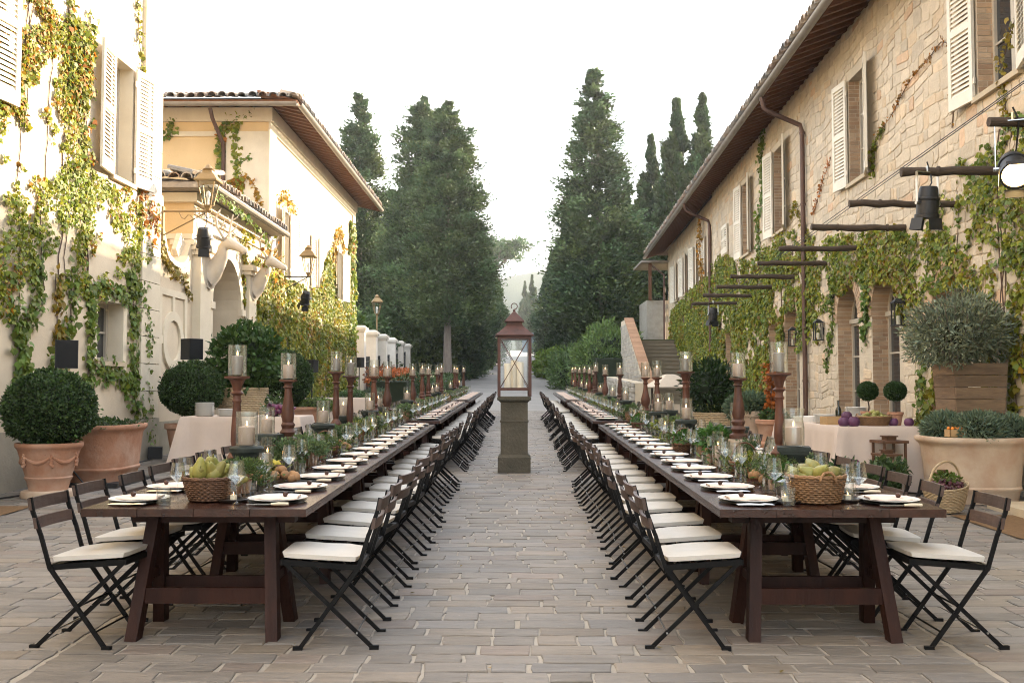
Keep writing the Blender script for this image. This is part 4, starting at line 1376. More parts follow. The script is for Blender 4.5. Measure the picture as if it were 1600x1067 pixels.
def ivy(name, label, W, masses, runners, ops=(), seed=1.0):
    """masses: (poly, n, threshold, size, colour fn); runners: (pts, n, spread, size, colour)"""
    root = empty(name)
    tag(root, label, 'ivy')
    Ps, Cs, Ss, Os = [], [], [], []
    for poly, n, th, size, colf in masses:
        a0, a1 = min(p[0] for p in poly), max(p[0] for p in poly)
        b0, b1 = min(p[1] for p in poly), max(p[1] for p in poly)
        s, z = rng.uniform(a0, a1, n), rng.uniform(b0, b1, n)
        Q = np.stack([s, z, np.zeros(n)], 1)
        nz = vnoise(Q, .9, seed) + .7 * vnoise(Q, 2.6, seed + 3) + .5 * vnoise(Q, 6.0, seed + 9)
        ragged = vnoise(Q, 1.6, seed + 21) * .45
        k = in_poly(s + ragged * .8, z + ragged * .6, poly) & (nz > th)
        for a, b, lo, hi, ar in ops:
            top = hi + (b - a) / 2 * (.72 if ar else 0)
            k &= ~((s > a + .02) & (s < b - .02) & (z > lo) & (z < top - .02))
        s, z, nz = s[k], z[k], nz[k]
        Ps.append(np.stack([s, z], 1)); Os.append(.015 + .10 * np.clip(nz - th, 0, 1) * rng.random(len(s)) + .03 * rng.random(len(s)))
        Ss.append(rng.uniform(.6, 1.25, len(s)) * size); Cs.append(colf(s, z))
    stems = MB()
    for pts, n, spread, size, col in runners:
        pts = np.array(pts, float)
        seg = np.linalg.norm(np.diff(pts, axis=0), axis=1)
        cum = np.concatenate([[0], np.cumsum(seg)])
        t = rng.random(n) * cum[-1]
        s = np.interp(t, cum, pts[:, 0]) + rng.normal(size=n) * spread
        z = np.interp(t, cum, pts[:, 1]) + rng.normal(size=n) * spread
        Ps.append(np.stack([s, z], 1)); Os.append(.02 + .05 * rng.random(n)); Ss.append(rng.uniform(.5, 1.2, n) * size); Cs.append(vary(n, col, .35, .2))
        q = np.linspace(0, cum[-1], 3 * len(pts))
        stems.tube([W(np.interp(x, cum, pts[:, 0]) + random.uniform(-.03, .03), np.interp(x, cum, pts[:, 1]), .015) for x in q], .007, 4)
    S = np.concatenate(Ps); O = np.concatenate(Os); Z = np.concatenate(Ss); Cc = np.concatenate(Cs)
    P = np.array([W(a, b, o) for (a, b), o in zip(S, O)])
    base, outp = np.array(W(20, 3, 0)), np.array(W(20, 3, 1))
    nor = outp - base
    n = len(P)
    N_ = nor + rng.normal(size=(n, 3)) * .42 + np.array([0, 0, .25])
    D = np.array([0, 0, -1.0]) + rng.normal(size=(n, 3)) * .55
    tag(put('leaves', leaf_mesh('leaves', P, D, N_, Z, 'leaf_ivy', 'ivy', Cc), root), kind='stuff')
    # old woody stems climbing through the mass
    for poly, _, _, _, _ in masses:
        a0, a1 = min(p[0] for p in poly), max(p[0] for p in poly)
        b0, b1 = min(p[1] for p in poly), max(p[1] for p in poly)
        for k in range(max(3, int((a1 - a0) * 1.4))):
            s, z = random.uniform(a0, a1), b0 - .3
            pts = []
            dr = random.uniform(-.2, .2)
            while z < b1:
                if in_poly(np.array([s]), np.array([z]), poly)[0] and not any(a - .03 < s < b + .03 and lo < z < hi + ar * .6 for a, b, lo, hi, ar in ops):
                    pts.append(W(s, z, .012))
                elif pts: break
                s += dr * .25 + random.uniform(-.09, .09); z += .25
            if len(pts) > 2: stems.tube(pts, [random.uniform(.006, .012)] * len(pts), 4)
    stems.build('stems', 'vine_stem', root)['kind'] = 'stuff'
    return root


def mixcol(green, yellow, red, py, pr, seed):
    def f(s, z):
        n = len(s)
        Q = np.stack([s, z, np.zeros(n)], 1)
        nz = vnoise(Q, .7, seed) + .5 * vnoise(Q, 2.2, seed + 4)
        r = rng.random(n) + nz * .5
        c = np.where((r < pr)[:, None], np.array(red), np.where((r < pr + py)[:, None], np.array(yellow), np.array(green)))
        return c * vary(n, (1, 1, 1), .35, .12)
    return f


G1, Y1, R1 = (.85, 1.05, .75), (1.6, 1.5, .75), (2.3, .75, .55)
polyR = [(47.1, 1.2), (44.5, 5.06), (34.5, 5.5), (31.9, 5.8), (26.9, 4.95), (24.2, 5.3), (22.0, 4.97), (19.95, 4.45), (17.5, 4.3), (15.9, 3.95), (14.8, 3.85), (13.8, 4.3), (12.7, 4.45), (12.2, 4.7), (11.4, 4.75),
         (8, 4.9), (8, 1.0), (11.6, 1.6), (12.0, 1.9), (13.0, 2.0), (14.9, 2.1), (15.75, 2.6), (17.2, 2.9), (17.6, 3.2), (19.5, 3.3), (20.0, 2.6), (21.5, 2.6), (22.1, 3.0), (23.8, 2.6), (24.6, 1.6), (26, 1.0), (34.7, .7)]
ivy('ivy', 'ivy mass and thin runners on the stone house wall', WR,
    [(polyR, 110000, -.30, .074, mixcol(G1, Y1, (1.4, .85, .4), .55, .05, 2.0)),
     ([(20, 2.6), (26, 1.4), (34, .6), (47, 1.0), (46, 5.0), (34, 5.4), (26.5, 4.9), (22, 4.7)], 36000, -.32, .098, mixcol(G1, Y1, (1.5, .8, .4), .6, .04, 4.0)),
     ([(24.0, .5), (26.5, .6), (26.8, 2.2), (24.6, 2.4)], 1500, -.1, .11, mixcol((1.6, .6, .4), R1, Y1, .4, .3, 5.0))],
    [([(16.72, 5.71), (15.92, 5.87), (15.18, 6.17), (14.4, 6.26), (13.79, 6.36), (13.47, 6.13), (13.45, 5.63), (13.53, 5.04)], 150, .03, .06, (1.7, .7, .45)),
     ([(16.9, 5.1), (16.8, 5.6), (16.2, 5.8)], 120, .05, .07, (1.1, 1.1, .6)),
     ([(25.48, 8.2), (25.92, 7.44), (25.58, 6.53), (26.42, 5.84), (26.2, 5.0)], 420, .13, .10, G1),
     ([(20.8, 5.11), (20.13, 5.59), (19.41, 6.01)], 90, .04, .06, (2.2, .7, .5)),
     ([(21.0, 4.6), (22.3, 5.6), (22.7, 5.4)], 160, .07, .08, (1.3, 1.0, .5)),
     ([(14.6, 2.4), (14.88, 1.63), (14.73, 1.16), (15.15, .57), (14.83, .17)], 260, .10, .10, G1),
     ([(14.14, 2.2), (14.35, 1.44), (14.92, .97), (15.33, .66)], 240, .10, .10, (1.2, 1.1, .6)),
     ([(11.7, 2.7), (11.89, 1.91), (11.84, 1.23), (11.83, .85)], 260, .10, .10, (1.3, 1.1, .5)),
     ([(12.6, 2.5), (12.5, 1.6), (12.7, .9)], 200, .10, .10, (1.3, 1.1, .5)),
     ([(19.53, 3.69), (19.34, 3.17), (19.6, 2.43), (20.0, 1.9)], 190, .09, .10, G1),
     ([(17.5, 3.6), (17.3, 3.0), (17.5, 2.3)], 200, .08, .10, (.7, 1.0, .7)),
     ([(11.9, 4.6), (12.0, 5.4), (11.6, 5.9)], 120, .06, .07, (1.5, 1.0, .5)),
     ([(36, 5.2), (37, 6.6), (36.5, 7.6)], 300, .25, .12, (2.2, 1.0, .5))], allops, 1.3)
polyA = [(10.0, 6.2), (11.66, 6.2), (12.42, 7.2), (12.61, 6.4), (14.0, 6.75), (14.04, 5.93), (13.76, 5.12), (14.0, 4.55), (15.61, 4.7), (16.4, 4.73), (16.56, 3.15), (16.09, 2.9), (15.5, 3.1), (14.4, 2.75), (12.76, 2.55), (11.82, 2.3), (10, 2.3)]
ivy('ivy', 'ivy climbing over the cream house at the left edge', WL,
    [(polyA, 26000, -.02, .060, mixcol((1.0, 1.15, .6), (1.7, 1.55, .65), (2.0, .8, .4), .5, .05, 6.0)),
     ([(11.4, 6.8), (12.5, 7.4), (13.0, 6.0), (12.8, 4.6), (11.6, 4.8)], 3000, .02, .058, mixcol((1.8, .9, .4), (2.2, .8, .4), (1.5, 1.2, .5), .3, .3, 7.0)),
     ([(13.3, 6.9), (14.2, 6.9), (14.3, 4.5), (13.7, 4.6)], 1500, -.2, .075, mixcol((.95, 1.0, .6), (1.5, 1.3, .6), R1, .3, .1, 8.0)),
     ([(16.0, 4.9), (16.9, 4.4), (16.7, 3.7), (16.1, 4.2)], 420, -.2, .09, mixcol((2.2, .8, .5), (1.5, 1.2, .5), R1, .3, .3, 9.0))],
    [([(15.74, 8.3), (15.9, 7.16), (16.15, 6.55)], 120, .05, .08, (1.4, 1.2, .5)),
     ([(12.0, 2.9), (12.21, 2.16), (12.47, 1.61)], 150, .09, .10, G1), ([(13.66, 3.1), (13.69, 2.42), (13.15, 1.87), (13.07, 1.33), (13.3, .9)], 260, .10, .10, G1),
     ([(15.81, 3.4), (15.89, 2.57), (15.87, 1.95), (16.0, 1.3)], 330, .10, .10, G1), ([(14.44, 1.77), (15.25, 1.74), (15.89, 1.44), (16.17, 1.13), (16.76, .58)], 420, .10, .10, (.8, 1.0, .7)),
     ([(14.25, 3.0), (14.31, 2.18), (14.24, 1.54), (13.74, 1.36), (13.5, 1.0)], 360, .09, .10, G1), ([(15.55, 3.3), (16.2, 3.02), (16.5, 2.5), (16.55, 2.1)], 260, .08, .09, (.8, 1.0, .7)),
     ([(12.74, 3.2), (12.68, 2.6), (12.28, 2.2), (12.3, 1.5)], 260, .10, .10, G1), ([(13.2, 3.0), (13.3, 2.2), (13.5, 1.6)], 160, .08, .09, (1.4, .9, .5)),
     ([(14.45, 2.95), (15.0, 2.98), (15.6, 2.9)], 200, .07, .09, G1), ([(16.9, 4.0), (17.45, 3.58), (18.22, 3.49), (18.52, 3.12)], 190, .06, .08, (1.3, .9, .5)), ([(16.3, 2.6), (16.45, 1.6), (16.75, .8)], 120, .06, .08, G1)],
    w1 + w1low, 2.2)
polyB = [(22.0, 4.0), (23.3, 4.6), (24.5, 4.3), (26.0, 4.5), (28.9, 4.3), (30.85, 4.75), (31.6, 5.6), (32.4, 6.1), (33.0, 5.2), (35.2, 4.7), (35.9, 6.9), (37.2, 7.3), (37.3, .7), (28, .7), (22.1, 1.2)]
ivy('ivy', 'dense ivy curtain on the flank of the cream villa', WL,
    [(polyB, 46000, -.45, .095, mixcol((.9, 1.0, .65), (1.5, 1.3, .65), (1.9, 1.0, .45), .5, .08, 10.0)), ([(22.0, 4.0), (24.6, 4.6), (28.5, 4.3), (29, 1.0), (22, 1.2)], 9000, -.3, .10, mixcol((1.4, 1.3, .6), (1.9, 1.5, .6), (2.2, 1.0, .45), .4, .15, 11.0)),
     ([(36.0, 7.6), (37.25, 7.4), (37.3, 1), (36.2, 1)], 2200, -.6, .15, mixcol((.8, 1.0, .65), (1.4, 1.3, .65), R1, .3, .02, 12.0))],
    [([(25.3, 6.3), (26.0, 6.55), (27.3, 6.3)], 160, .10, .10, (2.0, 1.1, .5)), ([(32.8, 5.6), (33.3, 6.6), (34.3, 6.8), (35.0, 6.2)], 320, .14, .12, (1.9, 1.0, .5)), ([(22.3, 4.2), (22.0, 4.8), (23.2, 5.2)], 220, .13, .10, (1.6, 1.3, .6))],
    w2 + [garch], 3.1)
WF = lambda s, z, out=0.0: (s, 24.38 - out, z)
ivy('ivy', 'thin ivy runners around the downpipe on the villa front', WF, [([(-7.45, 8.3), (-7.2, 8.3), (-7.25, 6.9), (-7.5, 6.7)], 260, -.3, .11, mixcol(G1, Y1, R1, .5, .05, 3.0)), ([(-7.3, 6.6), (-6.8, 6.7), (-6.9, 5.9), (-7.3, 6.0)], 330, -.3, .12, mixcol((2.0, 1.1, .5), (2.3, .9, .4), Y1, .5, .2, 3.5))],
    [([(-6.97, 8.32), (-7.03, 7.59), (-6.95, 6.47), (-7.3, 6.31)], 230, .05, .11, (1.3, 1.3, .6)), ([(-7.29, 8.07), (-6.77, 8.2), (-6.56, 8.33)], 90, .04, .10, G1), ([(-7.11, 6.31), (-6.75, 6.71), (-6.51, 6.47), (-6.31, 5.6)], 150, .04, .10, (2.0, 1.0, .5)), ([(-7.05, 7.0), (-6.6, 7.2)], 50, .03, .10, G1), ([(-8.6, 8.2), (-8.7, 7.6)], 60, .06, .1, G1)], (), 5.0)
WG = lambda s, z, out=0.0: (XL + .46 + out, s, z)
ivy('ivy', 'ivy strand trailing along the gatehouse gutter', WG, [([(21.5, 5.0), (23.6, 5.1), (23.8, 4.0), (22.5, 4.1)], 300, -.2, .11, mixcol((1.5, 1.2, .5), Y1, R1, .4, .2, 3.0))], [([(18.6, 5.14), (20.28, 5.06), (22.06, 4.94), (22.63, 4.6)], 170, .05, .09, G1), ([(22.4, 4.6), (23.3, 4.5), (24.0, 3.9)], 160, .08, .10, (2.0, 1.0, .5))], (), 6.0)

# ================================================================== TABLES
TABLE_H = 0.75
SL = math.atan(0.018)
LX0, LX1 = -2.33, -1.13
RX0, RX1 = 1.06, 2.26
T_Y = [(5.32, 13.42), (14.35, 22.35), (23.3, 31.3)]
T_NAMES = ['front', 'middle', 'far']


def trestle_table(side, idx):
    x0, x1 = (LX0, LX1) if side == 'left' else (RX0, RX1)
    y0, y1 = T_Y[idx]
    L = y1 - y0
    root = empty('trestle_table', ((x0 + x1) / 2, y0, gz(y0)))
    root.rotation_euler = (SL, 0, 0)
    tag(root, ['long dark wooden trestle table nearest the camera on the %s', 'dark wooden trestle table in the middle of the %s row', 'farthest dark wooden trestle table of the %s row'][idx] % side, 'table', 'banquet tables')
    w = x1 - x0
    nb = 4
    bw = w / nb
    for k in range(nb):
        m = MB()
        e0, e1 = random.uniform(0, .012), random.uniform(-.012, 0)
        m.span((-w / 2 + k * bw + .0015, e0, TABLE_H - .042 + random.uniform(-.001, .0)), (-w / 2 + (k + 1) * bw - .0015, L + e1, TABLE_H + random.uniform(-.0015, .0)))
        m.build('tabletop_plank', 'table_wood', root)
    n = 6
    for k in range(n):
        yc = .40 + (L - .8) * k / (n - 1)
        for sx in (-1, 1):
            for sy in (-1, 1):
                m = MB(); m.bar((sx * .325, yc + sy * .03, TABLE_H - .05), (sx * .385, yc + sy * .215, 0.0), .085, .065, up=(1, 0, 0))
                m.build('leg', 'trestle_wood', root)
            m = MB(); m.bar((sx * .36, yc - .13, .33), (sx * .36, yc + .13, .33), .03, .05); m.build('tie', 'trestle_wood', root)
        m = MB(); m.span((-.46, yc - .045, TABLE_H - .125), (.46, yc + .045, TABLE_H - .043)); m.build('cross_beam', 'trestle_wood', root)
        for sy in (-1, 1):
            m = MB(); m.span((-.34, yc + sy * .158 - .02, .20), (.34, yc + sy * .158 + .02, .285)); m.build('stretcher', 'trestle_wood', root)
    return root


for side in ('left', 'right'):
    for i in range(3): trestle_table(side, i)

# ================================================================== CHAIRS


def chair_parts():
    W2 = .195
    parts = []
    back = [(-.265, .80), (-.247, .72), (-.205, .61), (-.15, .43)]      # x towards the sitter's front, z
    for sy in (-1, 1):
        m = MB()
        y = sy * W2
        for a, b in zip(back[:-1], back[1:]):
            m.bar((a[0], y, a[1]), (b[0], y, b[1] - .004), .012, .0215, up=(1, 0, 0))
        m.bar((-.15, y, .43), (.155, y, .012), .012, .0225, up=(1, 0, 0))
        m.box((.165, y, .012), (.05, .022, .022))
        parts.append(('leg', m, 'chair_iron'))
        m = MB()
        y = sy * (W2 - .02)
        m.bar((.235, y, .452), (-.225, y, .012), .012, .0215, up=(1, 0, 0))
        m.box((-.235, y, .012), (.05, .022, .022))
        parts.append(('leg', m, 'chair_iron'))
    m = MB()
    for y in (-W2 + .012, W2 - .012): m.bar((-.16, y, .43), (.255, y, .462), .012, .03)
    for x, z in ((-.155, .43), (.255, .462)): m.bar((x, -W2, z), (x, W2, z), .012, .03)
    for k in range(5):
        x = -.12 + k * .085
        m.bar((x, -W2 + .02, .436 + k * .0066), (x, W2 - .02, .436 + k * .0066), .05, .012)
    parts.append(('seat_frame', m, 'chair_iron'))
    for zc, xc, h in ((.765, -.268, .062), (.665, -.236, .058)):
        m = MB()
        N = 6
        pts = []
        for k in range(N + 1):
            t = -1 + 2 * k / N
            pts.append((xc - .018 * (1 - t * t) * 1.0 + .006, t * (W2 + .012)))
        prof = []
        tilt = -.3
        for (x, y) in pts:
            for dx, dz in ((-.009, -h / 2), (.009, -h / 2), (.009, h / 2), (-.009, h / 2)):
                prof.append((x + dx + tilt * dz * .6, y, zc + dz))
        fs = [(3, 2, 1, 0), (4 * N, 4 * N + 1, 4 * N + 2, 4 * N + 3)]
        for k in range(N):
            for q in range(4):
                a, b = 4 * k + q, 4 * k + (q + 1) % 4
                fs.append((a, b, b + 4, a + 4))
        m.add(prof, fs)
        parts.append(('back_slat', m, 'slat_wood'))
    for (x, z) in ((.10, .095), (-.145, .09), (-.0, .226)):
        m = MB(); m.tube([(x, -W2, z), (x, W2, z)], .0055, 6); parts.append(('stretcher', m, 'chair_iron' if z > .2 else 'bare_steel' if x < 0 else 'chair_iron'))
    # cushion: soft box
    m = MB()
    nx, ny = 9, 9
    cx, hx, hy = .055, .205, .20
    vs = []
    for layer in (1, 0):
        for j in range(ny + 1):
            for i in range(nx + 1):
                u, v = -1 + 2 * i / nx, -1 + 2 * j / ny
                e = max(abs(u), abs(v))
                r = (abs(u) ** 8 + abs(v) ** 8) ** .125
                k = 1.0 if r == 0 else min(1, (e / r) ** .6)
                bulge = (1 - abs(u) ** 5) * (1 - abs(v) ** 5)
                zz = .472 + u * .012 + (.028 + .016 * bulge - .007 * math.exp(-(u * u + v * v) * 6) + .003 * math.sin(u * 4.1 + v * 2.3) * bulge if layer else .004 - .0 * bulge)
                ed = .008 if e > .99 else 0
                vs.append((cx + u * hx * k - u * ed * (0 if layer else 1), v * hy * k, zz))
    n1 = nx + 1
    fs = []
    off = (nx + 1) * (ny + 1)
    for j in range(ny):
        for i in range(nx):
            a = j * n1 + i
            fs.append((a, a + 1, a + n1 + 1, a + n1)); fs.append((off + a, off + a + n1, off + a + n1 + 1, off + a + 1))
    ring = [i for i in range(n1)] + [j * n1 + nx for j in range(1, ny + 1)] + [ny * n1 + i for i in range(nx - 1, -1, -1)] + [j * n1 for j in range(ny - 1, 0, -1)]
    for a, b in zip(ring, ring[1:] + ring[:1]): fs.append((a, a + off, b + off, b))
    m.add(vs, fs)
    parts.append(('seat_cushion', m, 'cushion'))
    return parts


CP = chair_parts()
CHAIR_ME = [(n, m.mesh(n, mat, smooth=(n == 'seat_cushion'))) for n, m, mat in CP]
# far chairs: the same parts joined in one mesh
jm = bpy.data.meshes.new('folding_chair')
jv, jf, ji, mats = [], [], [], []
for n, m, mat in CP:
    if mat not in mats: mats.append(mat)
    o = len(jv); jv += m.v; jf += [tuple(i + o for i in f) for f in m.f]; ji += [mats.index(mat)] * len(m.f)
jm.from_pydata(jv, [], jf)
for q in mats: jm.materials.append(MAT[q])
jm.polygons.foreach_set('material_index', ji)


def chair(x, y, face, label, group, detail=True):
    """face +1: sitter looks to +X, -1: to -X"""
    rz = (0 if face > 0 else math.pi) + random.gauss(0, .045)
    loc = (x + random.gauss(0, .022), y + random.gauss(0, .018), gz(y) + .004)
    if not detail:
        o = put('folding_chair', jm, None, loc, (0, 0, rz))
    else:
        o = empty('folding_chair', loc, rz)
        for n, me in CHAIR_ME: put(n, me, o)
    tag(o, label, 'chair', group)


N_PL = 14
for side, xa, xb in (('left', LX0, LX1), ('right', RX0, RX1)):
    for ti in range(3):
        y0, y1 = T_Y[ti]
        for k in range(N_PL):
            y = y0 + .20 + .575 * k if ti == 0 else y0 + .25 + .57 * k
            inner_x = xb + .135 if side == 'left' else xa - .135
            outer_x = xa - .02 if side == 'left' else xb + .02
            fin = -1 if side == 'left' else 1
            lab = 'black folding chair with cream cushion, %s from the near end, %s side, %s %s table'
            chair(inner_x, y, fin, lab % (ORD[k], 'aisle', T_NAMES[ti], side), 'folding chairs along the aisle', ti < 2)
            if ti < 2:
                chair(outer_x, y, -fin, lab % (ORD[k], 'wall', T_NAMES[ti], side), 'folding chairs on the wall sides', ti < 1)

# ================================================================== PLACE SETTINGS
m = MB(); m.lathe([(0.0, 0), (.085, 0), (.11, .004), (.162, .014), (.165, .017), (.11, .009), (.085, .006), (0, .006)], 28); PLATE = m.mesh('dinner_plate', 'porcelain', True)
m = MB(); m.lathe([(0, 0), (.10, 0), (.160, .006), (.163, .009), (.10, .005), (0, .005)], 28); CHARGER = m.mesh('charger', 'charger', True)
m = MB()
vs, fs = [], []
nx = 8
for j, (yy) in enumerate((-.065, -.06, .06, .065)):
    for i in range(nx + 1):
        t = -1 + 2 * i / nx
        vs.append((t * .118, yy * .85, .017 + .005 * (abs(yy) < .063) + .002 * math.sin(i * 1.7) + .003 * t * t))
for j in range(3):
    for i in range(nx):
        a = j * (nx + 1) + i
        fs.append((a, a + 1, a + nx + 2, a + nx + 1))
o_ = len(vs)
vs += [(x, y, z - .006) for x, y, z in vs]
for j in range(3):
    for i in range(nx):
        a = o_ + j * (nx + 1) + i
        fs.append((a, a + nx + 1, a + nx + 2, a + 1))
for i in range(nx): fs += [(i, i + o_, i + 1 + o_, i + 1), (3 * (nx + 1) + i, 3 * (nx + 1) + i + 1, 3 * (nx + 1) + i + 1 + o_, 3 * (nx + 1) + i + o_)]
m.add(vs, fs); NAPKIN = m.mesh('napkin', 'napkin', True)
m = MB()
m.tube([(-.10, 0, .006), (-.03, 0, .007), (.03, 0, .006)], [.0035, .006, .003], 6)
for q in (-.008, -.0027, .0027, .008): m.tube([(.03, q * .5, .006), (.05, q, .009), (.095, q, .007)], [.003, .0022, .0012], 4)
FORK = m.mesh('fork', 'silver', True)
m = MB()
m.bar((-.01, 0, .006), (.12, 0, .006), .016, .003); KN_B = m.mesh('blade', 'silver')
m = MB(); m.tube([(-.105, 0, .008), (-.05, 0, .009), (-.01, 0, .007)], [.008, .009, .006], 8); KN_H = m.mesh('handle', 'bone_handle', True)
m = MB()
m.lathe([(0, -.014), (.010, -.011), (.0155, -.003), (.014, .005), (.008, .012), (.003, .018), (.0015, .026)], 10); FIG = m.mesh('fig', 'fig', True)


def wine_glass(h, rb, zb):
    p = [(.036, 0), (.036, .002), (.010, .005), (.0035, .012), (.0032, zb - .004), (.006, zb), (rb, zb + .042), (rb - .002, zb + .05), (rb * .72, h), (rb * .72 - .0012, h), (rb - .004, zb + .05), (rb - .003, zb + .043), (.005, zb + .004), (0, zb + .003)]
    m = MB(); m.lathe(p, 16, cap=False); return m.mesh('wine_glass', 'glass_thin', True)


WG1, WG2 = wine_glass(.235, .050, .105), wine_glass(.215, .044, .10)
m = MB(); m.lathe([(0, 0), (.034, 0), (.037, .004), (.039, .095), (.0378, .095), (.0355, .006), (0, .005)], 16, cap=False); TUMB = m.mesh('water_tumbler', 'glass_thin', True)
stuff_g = []


def tz(y, idx):
    return gz(y) + TABLE_H + .004


for side, xa, xb in (('left', LX0, LX1), ('right', RX0, RX1)):
    for ti in range(3):
        y0, y1 = T_Y[ti]
        tn = '%s %s table' % (T_NAMES[ti], side)
        for k in range(N_PL):
            y = y0 + .26 + .575 * k if ti == 0 else y0 + .28 + .57 * k
            for wh in ('aisle', 'wall'):
                inner = (wh == 'aisle')
                e = (xb if side == 'left' else xa) if inner else (xa if side == 'left' else xb)
                s = (1 if e > (xa + xb) / 2 else -1)            # outward direction at this edge
                x = e - s * .215 + random.gauss(0, .006)
                yy = y + random.gauss(0, .008)
                z = tz(yy, ti)
                where = 'at %s place from near end, %s side, %s' % (ORD[k], wh, tn)
                pl = put('dinner_plate', PLATE, None, (x, yy, z + .007), (SL, 0, 0)); tag(pl, 'white dinner plate ' + where, 'plate', 'dinner plates')
                ch = put('charger', CHARGER, None, (x, yy, z), (SL, 0, 0)); tag(ch, 'dark charger plate ' + where, 'charger', 'charger plates')
                nk = put('napkin', NAPKIN, None, (x, yy + random.gauss(0, .006), z + .005), (SL, 0, random.gauss(0, .05))); tag(nk, 'folded blush napkin ' + where, 'napkin', 'napkins')
                if ti < 2:
                    f = put('fig', FIG, None, (x + s * (.045 + random.gauss(0, .012)), yy + random.gauss(0, .015), z + .041), (1.3, random.uniform(-1, 1), random.uniform(0, 6)))
                    tag(f, 'dark dried fig ' + where, 'fig', 'figs on napkins')
                rot = 0 if s < 0 else math.pi
                dfork, dknife = (.20, -.195) if s > 0 else (-.20, .195)
                if ti == 0:
                    for q, off in enumerate((0, .033)):
                        fk = put('fork', FORK, None, (x + s * .0, yy - dknife * 1.0 + math.copysign(off, -dknife) * -1, z), (0, 0, rot + random.gauss(0, .05))); tag(fk, ('inner' if q else 'outer') + ' silver fork ' + where, 'fork', 'forks')
                    kn = empty('knife', (x, yy + dknife, z), rot + random.gauss(0, .05)); tag(kn, 'silver knife with pale handle ' + where, 'knife', 'knives')
                    put('blade', KN_B, kn); put('handle', KN_H, kn)
                for q, (me, dx, dy) in enumerate(((WG1, .205, -.11), (WG2, .225, .02), (TUMB, .185, .15))):
                    gx, gy = x - s * (dx + random.gauss(0, .012)), yy + (dy if s > 0 else -dy) + random.gauss(0, .015)
                    if ti == 0 or (ti == 1 and q == 0 and inner):
                        g = put(['wine_glass', 'wine_glass', 'water_tumbler'][q], me, None, (gx, gy, tz(gy, ti)), (0, 0, random.uniform(0, 6)))
                        tag(g, ['tall clear wine glass ', 'smaller clear wine glass ', 'clear water tumbler '][q] + where, ['wine glass', 'wine glass', 'tumbler'][q], 'table glasses')
                    elif q < 2:
                        stuff_g.append((gx, gy, tz(gy, ti), q))
gm = MB()
for gx, gy, gzz, q in stuff_g:
    h, rb, zb = ((.235, .050, .105), (.215, .044, .10))[q]
    gm.lathe([(.034, 0), (.004, .006), (.0035, zb), (rb, zb + .045), (rb * .72, h)], 8, (gx, gy, gzz), cap=False)
tag(gm.build('glassware', 'glass_thin', smooth=2), 'rows of clear stemware crowding the middle and far tables', 'glassware', kind='stuff')

# ================================================================== CANDLES
def lathe_mesh(name, prof, mat, n=18, smooth=True, **k):
    m = MB(); m.lathe(prof, n, **k); return m.mesh(name, mat, smooth)


m = MB(); m.lathe([(0, 0), (.0035, .004), (.0045, .010), (.003, .020), (.0006, .030)], 8); FLAME = m.mesh('flame', 'flame', 2)
m = MB(); m.tube([(0, 0, 0), (.001, 0, .012)], .0012, 5); WICK = m.mesh('wick', 'wick')
HUR = lathe_mesh('glass_cylinder', [(.056, 0), (.058, .003), (.058, .20), (.0555, .20), (.0555, .008), (0, .008)], 'glass', 28, True, cap=False)
HUR_W = lathe_mesh('glass_cylinder', [(.064, 0), (.066, .003), (.066, .215), (.0635, .215), (.0635, .008), (0, .008)], 'glass', 28, True, cap=False)
FLARE = lathe_mesh('glass_cylinder', [(.062, 0), (.066, .004), (.066, .12), (.058, .17), (.070, .235), (.068, .235), (.0555, .17), (.063, .12), (.063, .008), (0, .008)], 'glass', 28, True, cap=False)
TALLG = lathe_mesh('glass_cylinder', [(.040, 0), (.042, .003), (.042, .27), (.0395, .27), (.0395, .008), (0, .008)], 'glass', 24, True, cap=False)
CAND = lathe_mesh('candle', [(0, 0), (.038, 0), (.040, .003), (.040, .098), (.036, .103), (.02, .100), (0, .099)], 'wax', 20)
CAND_G = lathe_mesh('candle', [(0, 0), (.033, 0), (.035, .003), (.035, .118), (.031, .122), (0, .119)], 'wax_grey', 20)
CAND_T = lathe_mesh('candle', [(0, 0), (.024, 0), (.025, .003), (.025, .148), (.022, .152), (0, .15)], 'wax', 16)
CAND_W = lathe_mesh('candle', [(0, 0), (.048, 0), (.050, .003), (.050, .108), (.045, .113), (0, .11)], 'wax', 20)

STICKS = [
    [(0, .085), (.085, .085), (.085, .02), (.06, .03), (.045, .06), (.062, .085), (.066, .10), (.05, .125), (.03, .15), (.034, .165), (.042, .20), (.040, .26), (.033, .36), (.028, .44), (.036, .455), (.028, .47), (.030, .49), (.05, .505), (.03, .52), (.038, .555), (.055, .585), (.062, .592), (.092, .60), (.092, .612), (0, .612)],
    [(.08, 0), (.08, .03), (.05, .045), (.07, .075), (.05, .10), (.06, .13), (.045, .15), (.055, .19), (.048, .26), (.035, .34), (.030, .40), (.042, .41), (.034, .43), (.04, .445), (.078, .455), (.078, .468), (0, .468)],
    [(.085, 0), (.085, .025), (.05, .04), (.045, .07), (.066, .11), (.072, .16), (.05, .23), (.034, .30), (.03, .36), (.042, .375), (.03, .39), (.035, .42), (.07, .435), (.07, .45), (0, .45)],
]
STICKS[0] = [(.085, 0)] + STICKS[0][2:]
STICK_ME = [lathe_mesh('turned_stem', p, 'stick_wood', 16) for p in STICKS]
STICK_H = [.612, .468, .45]
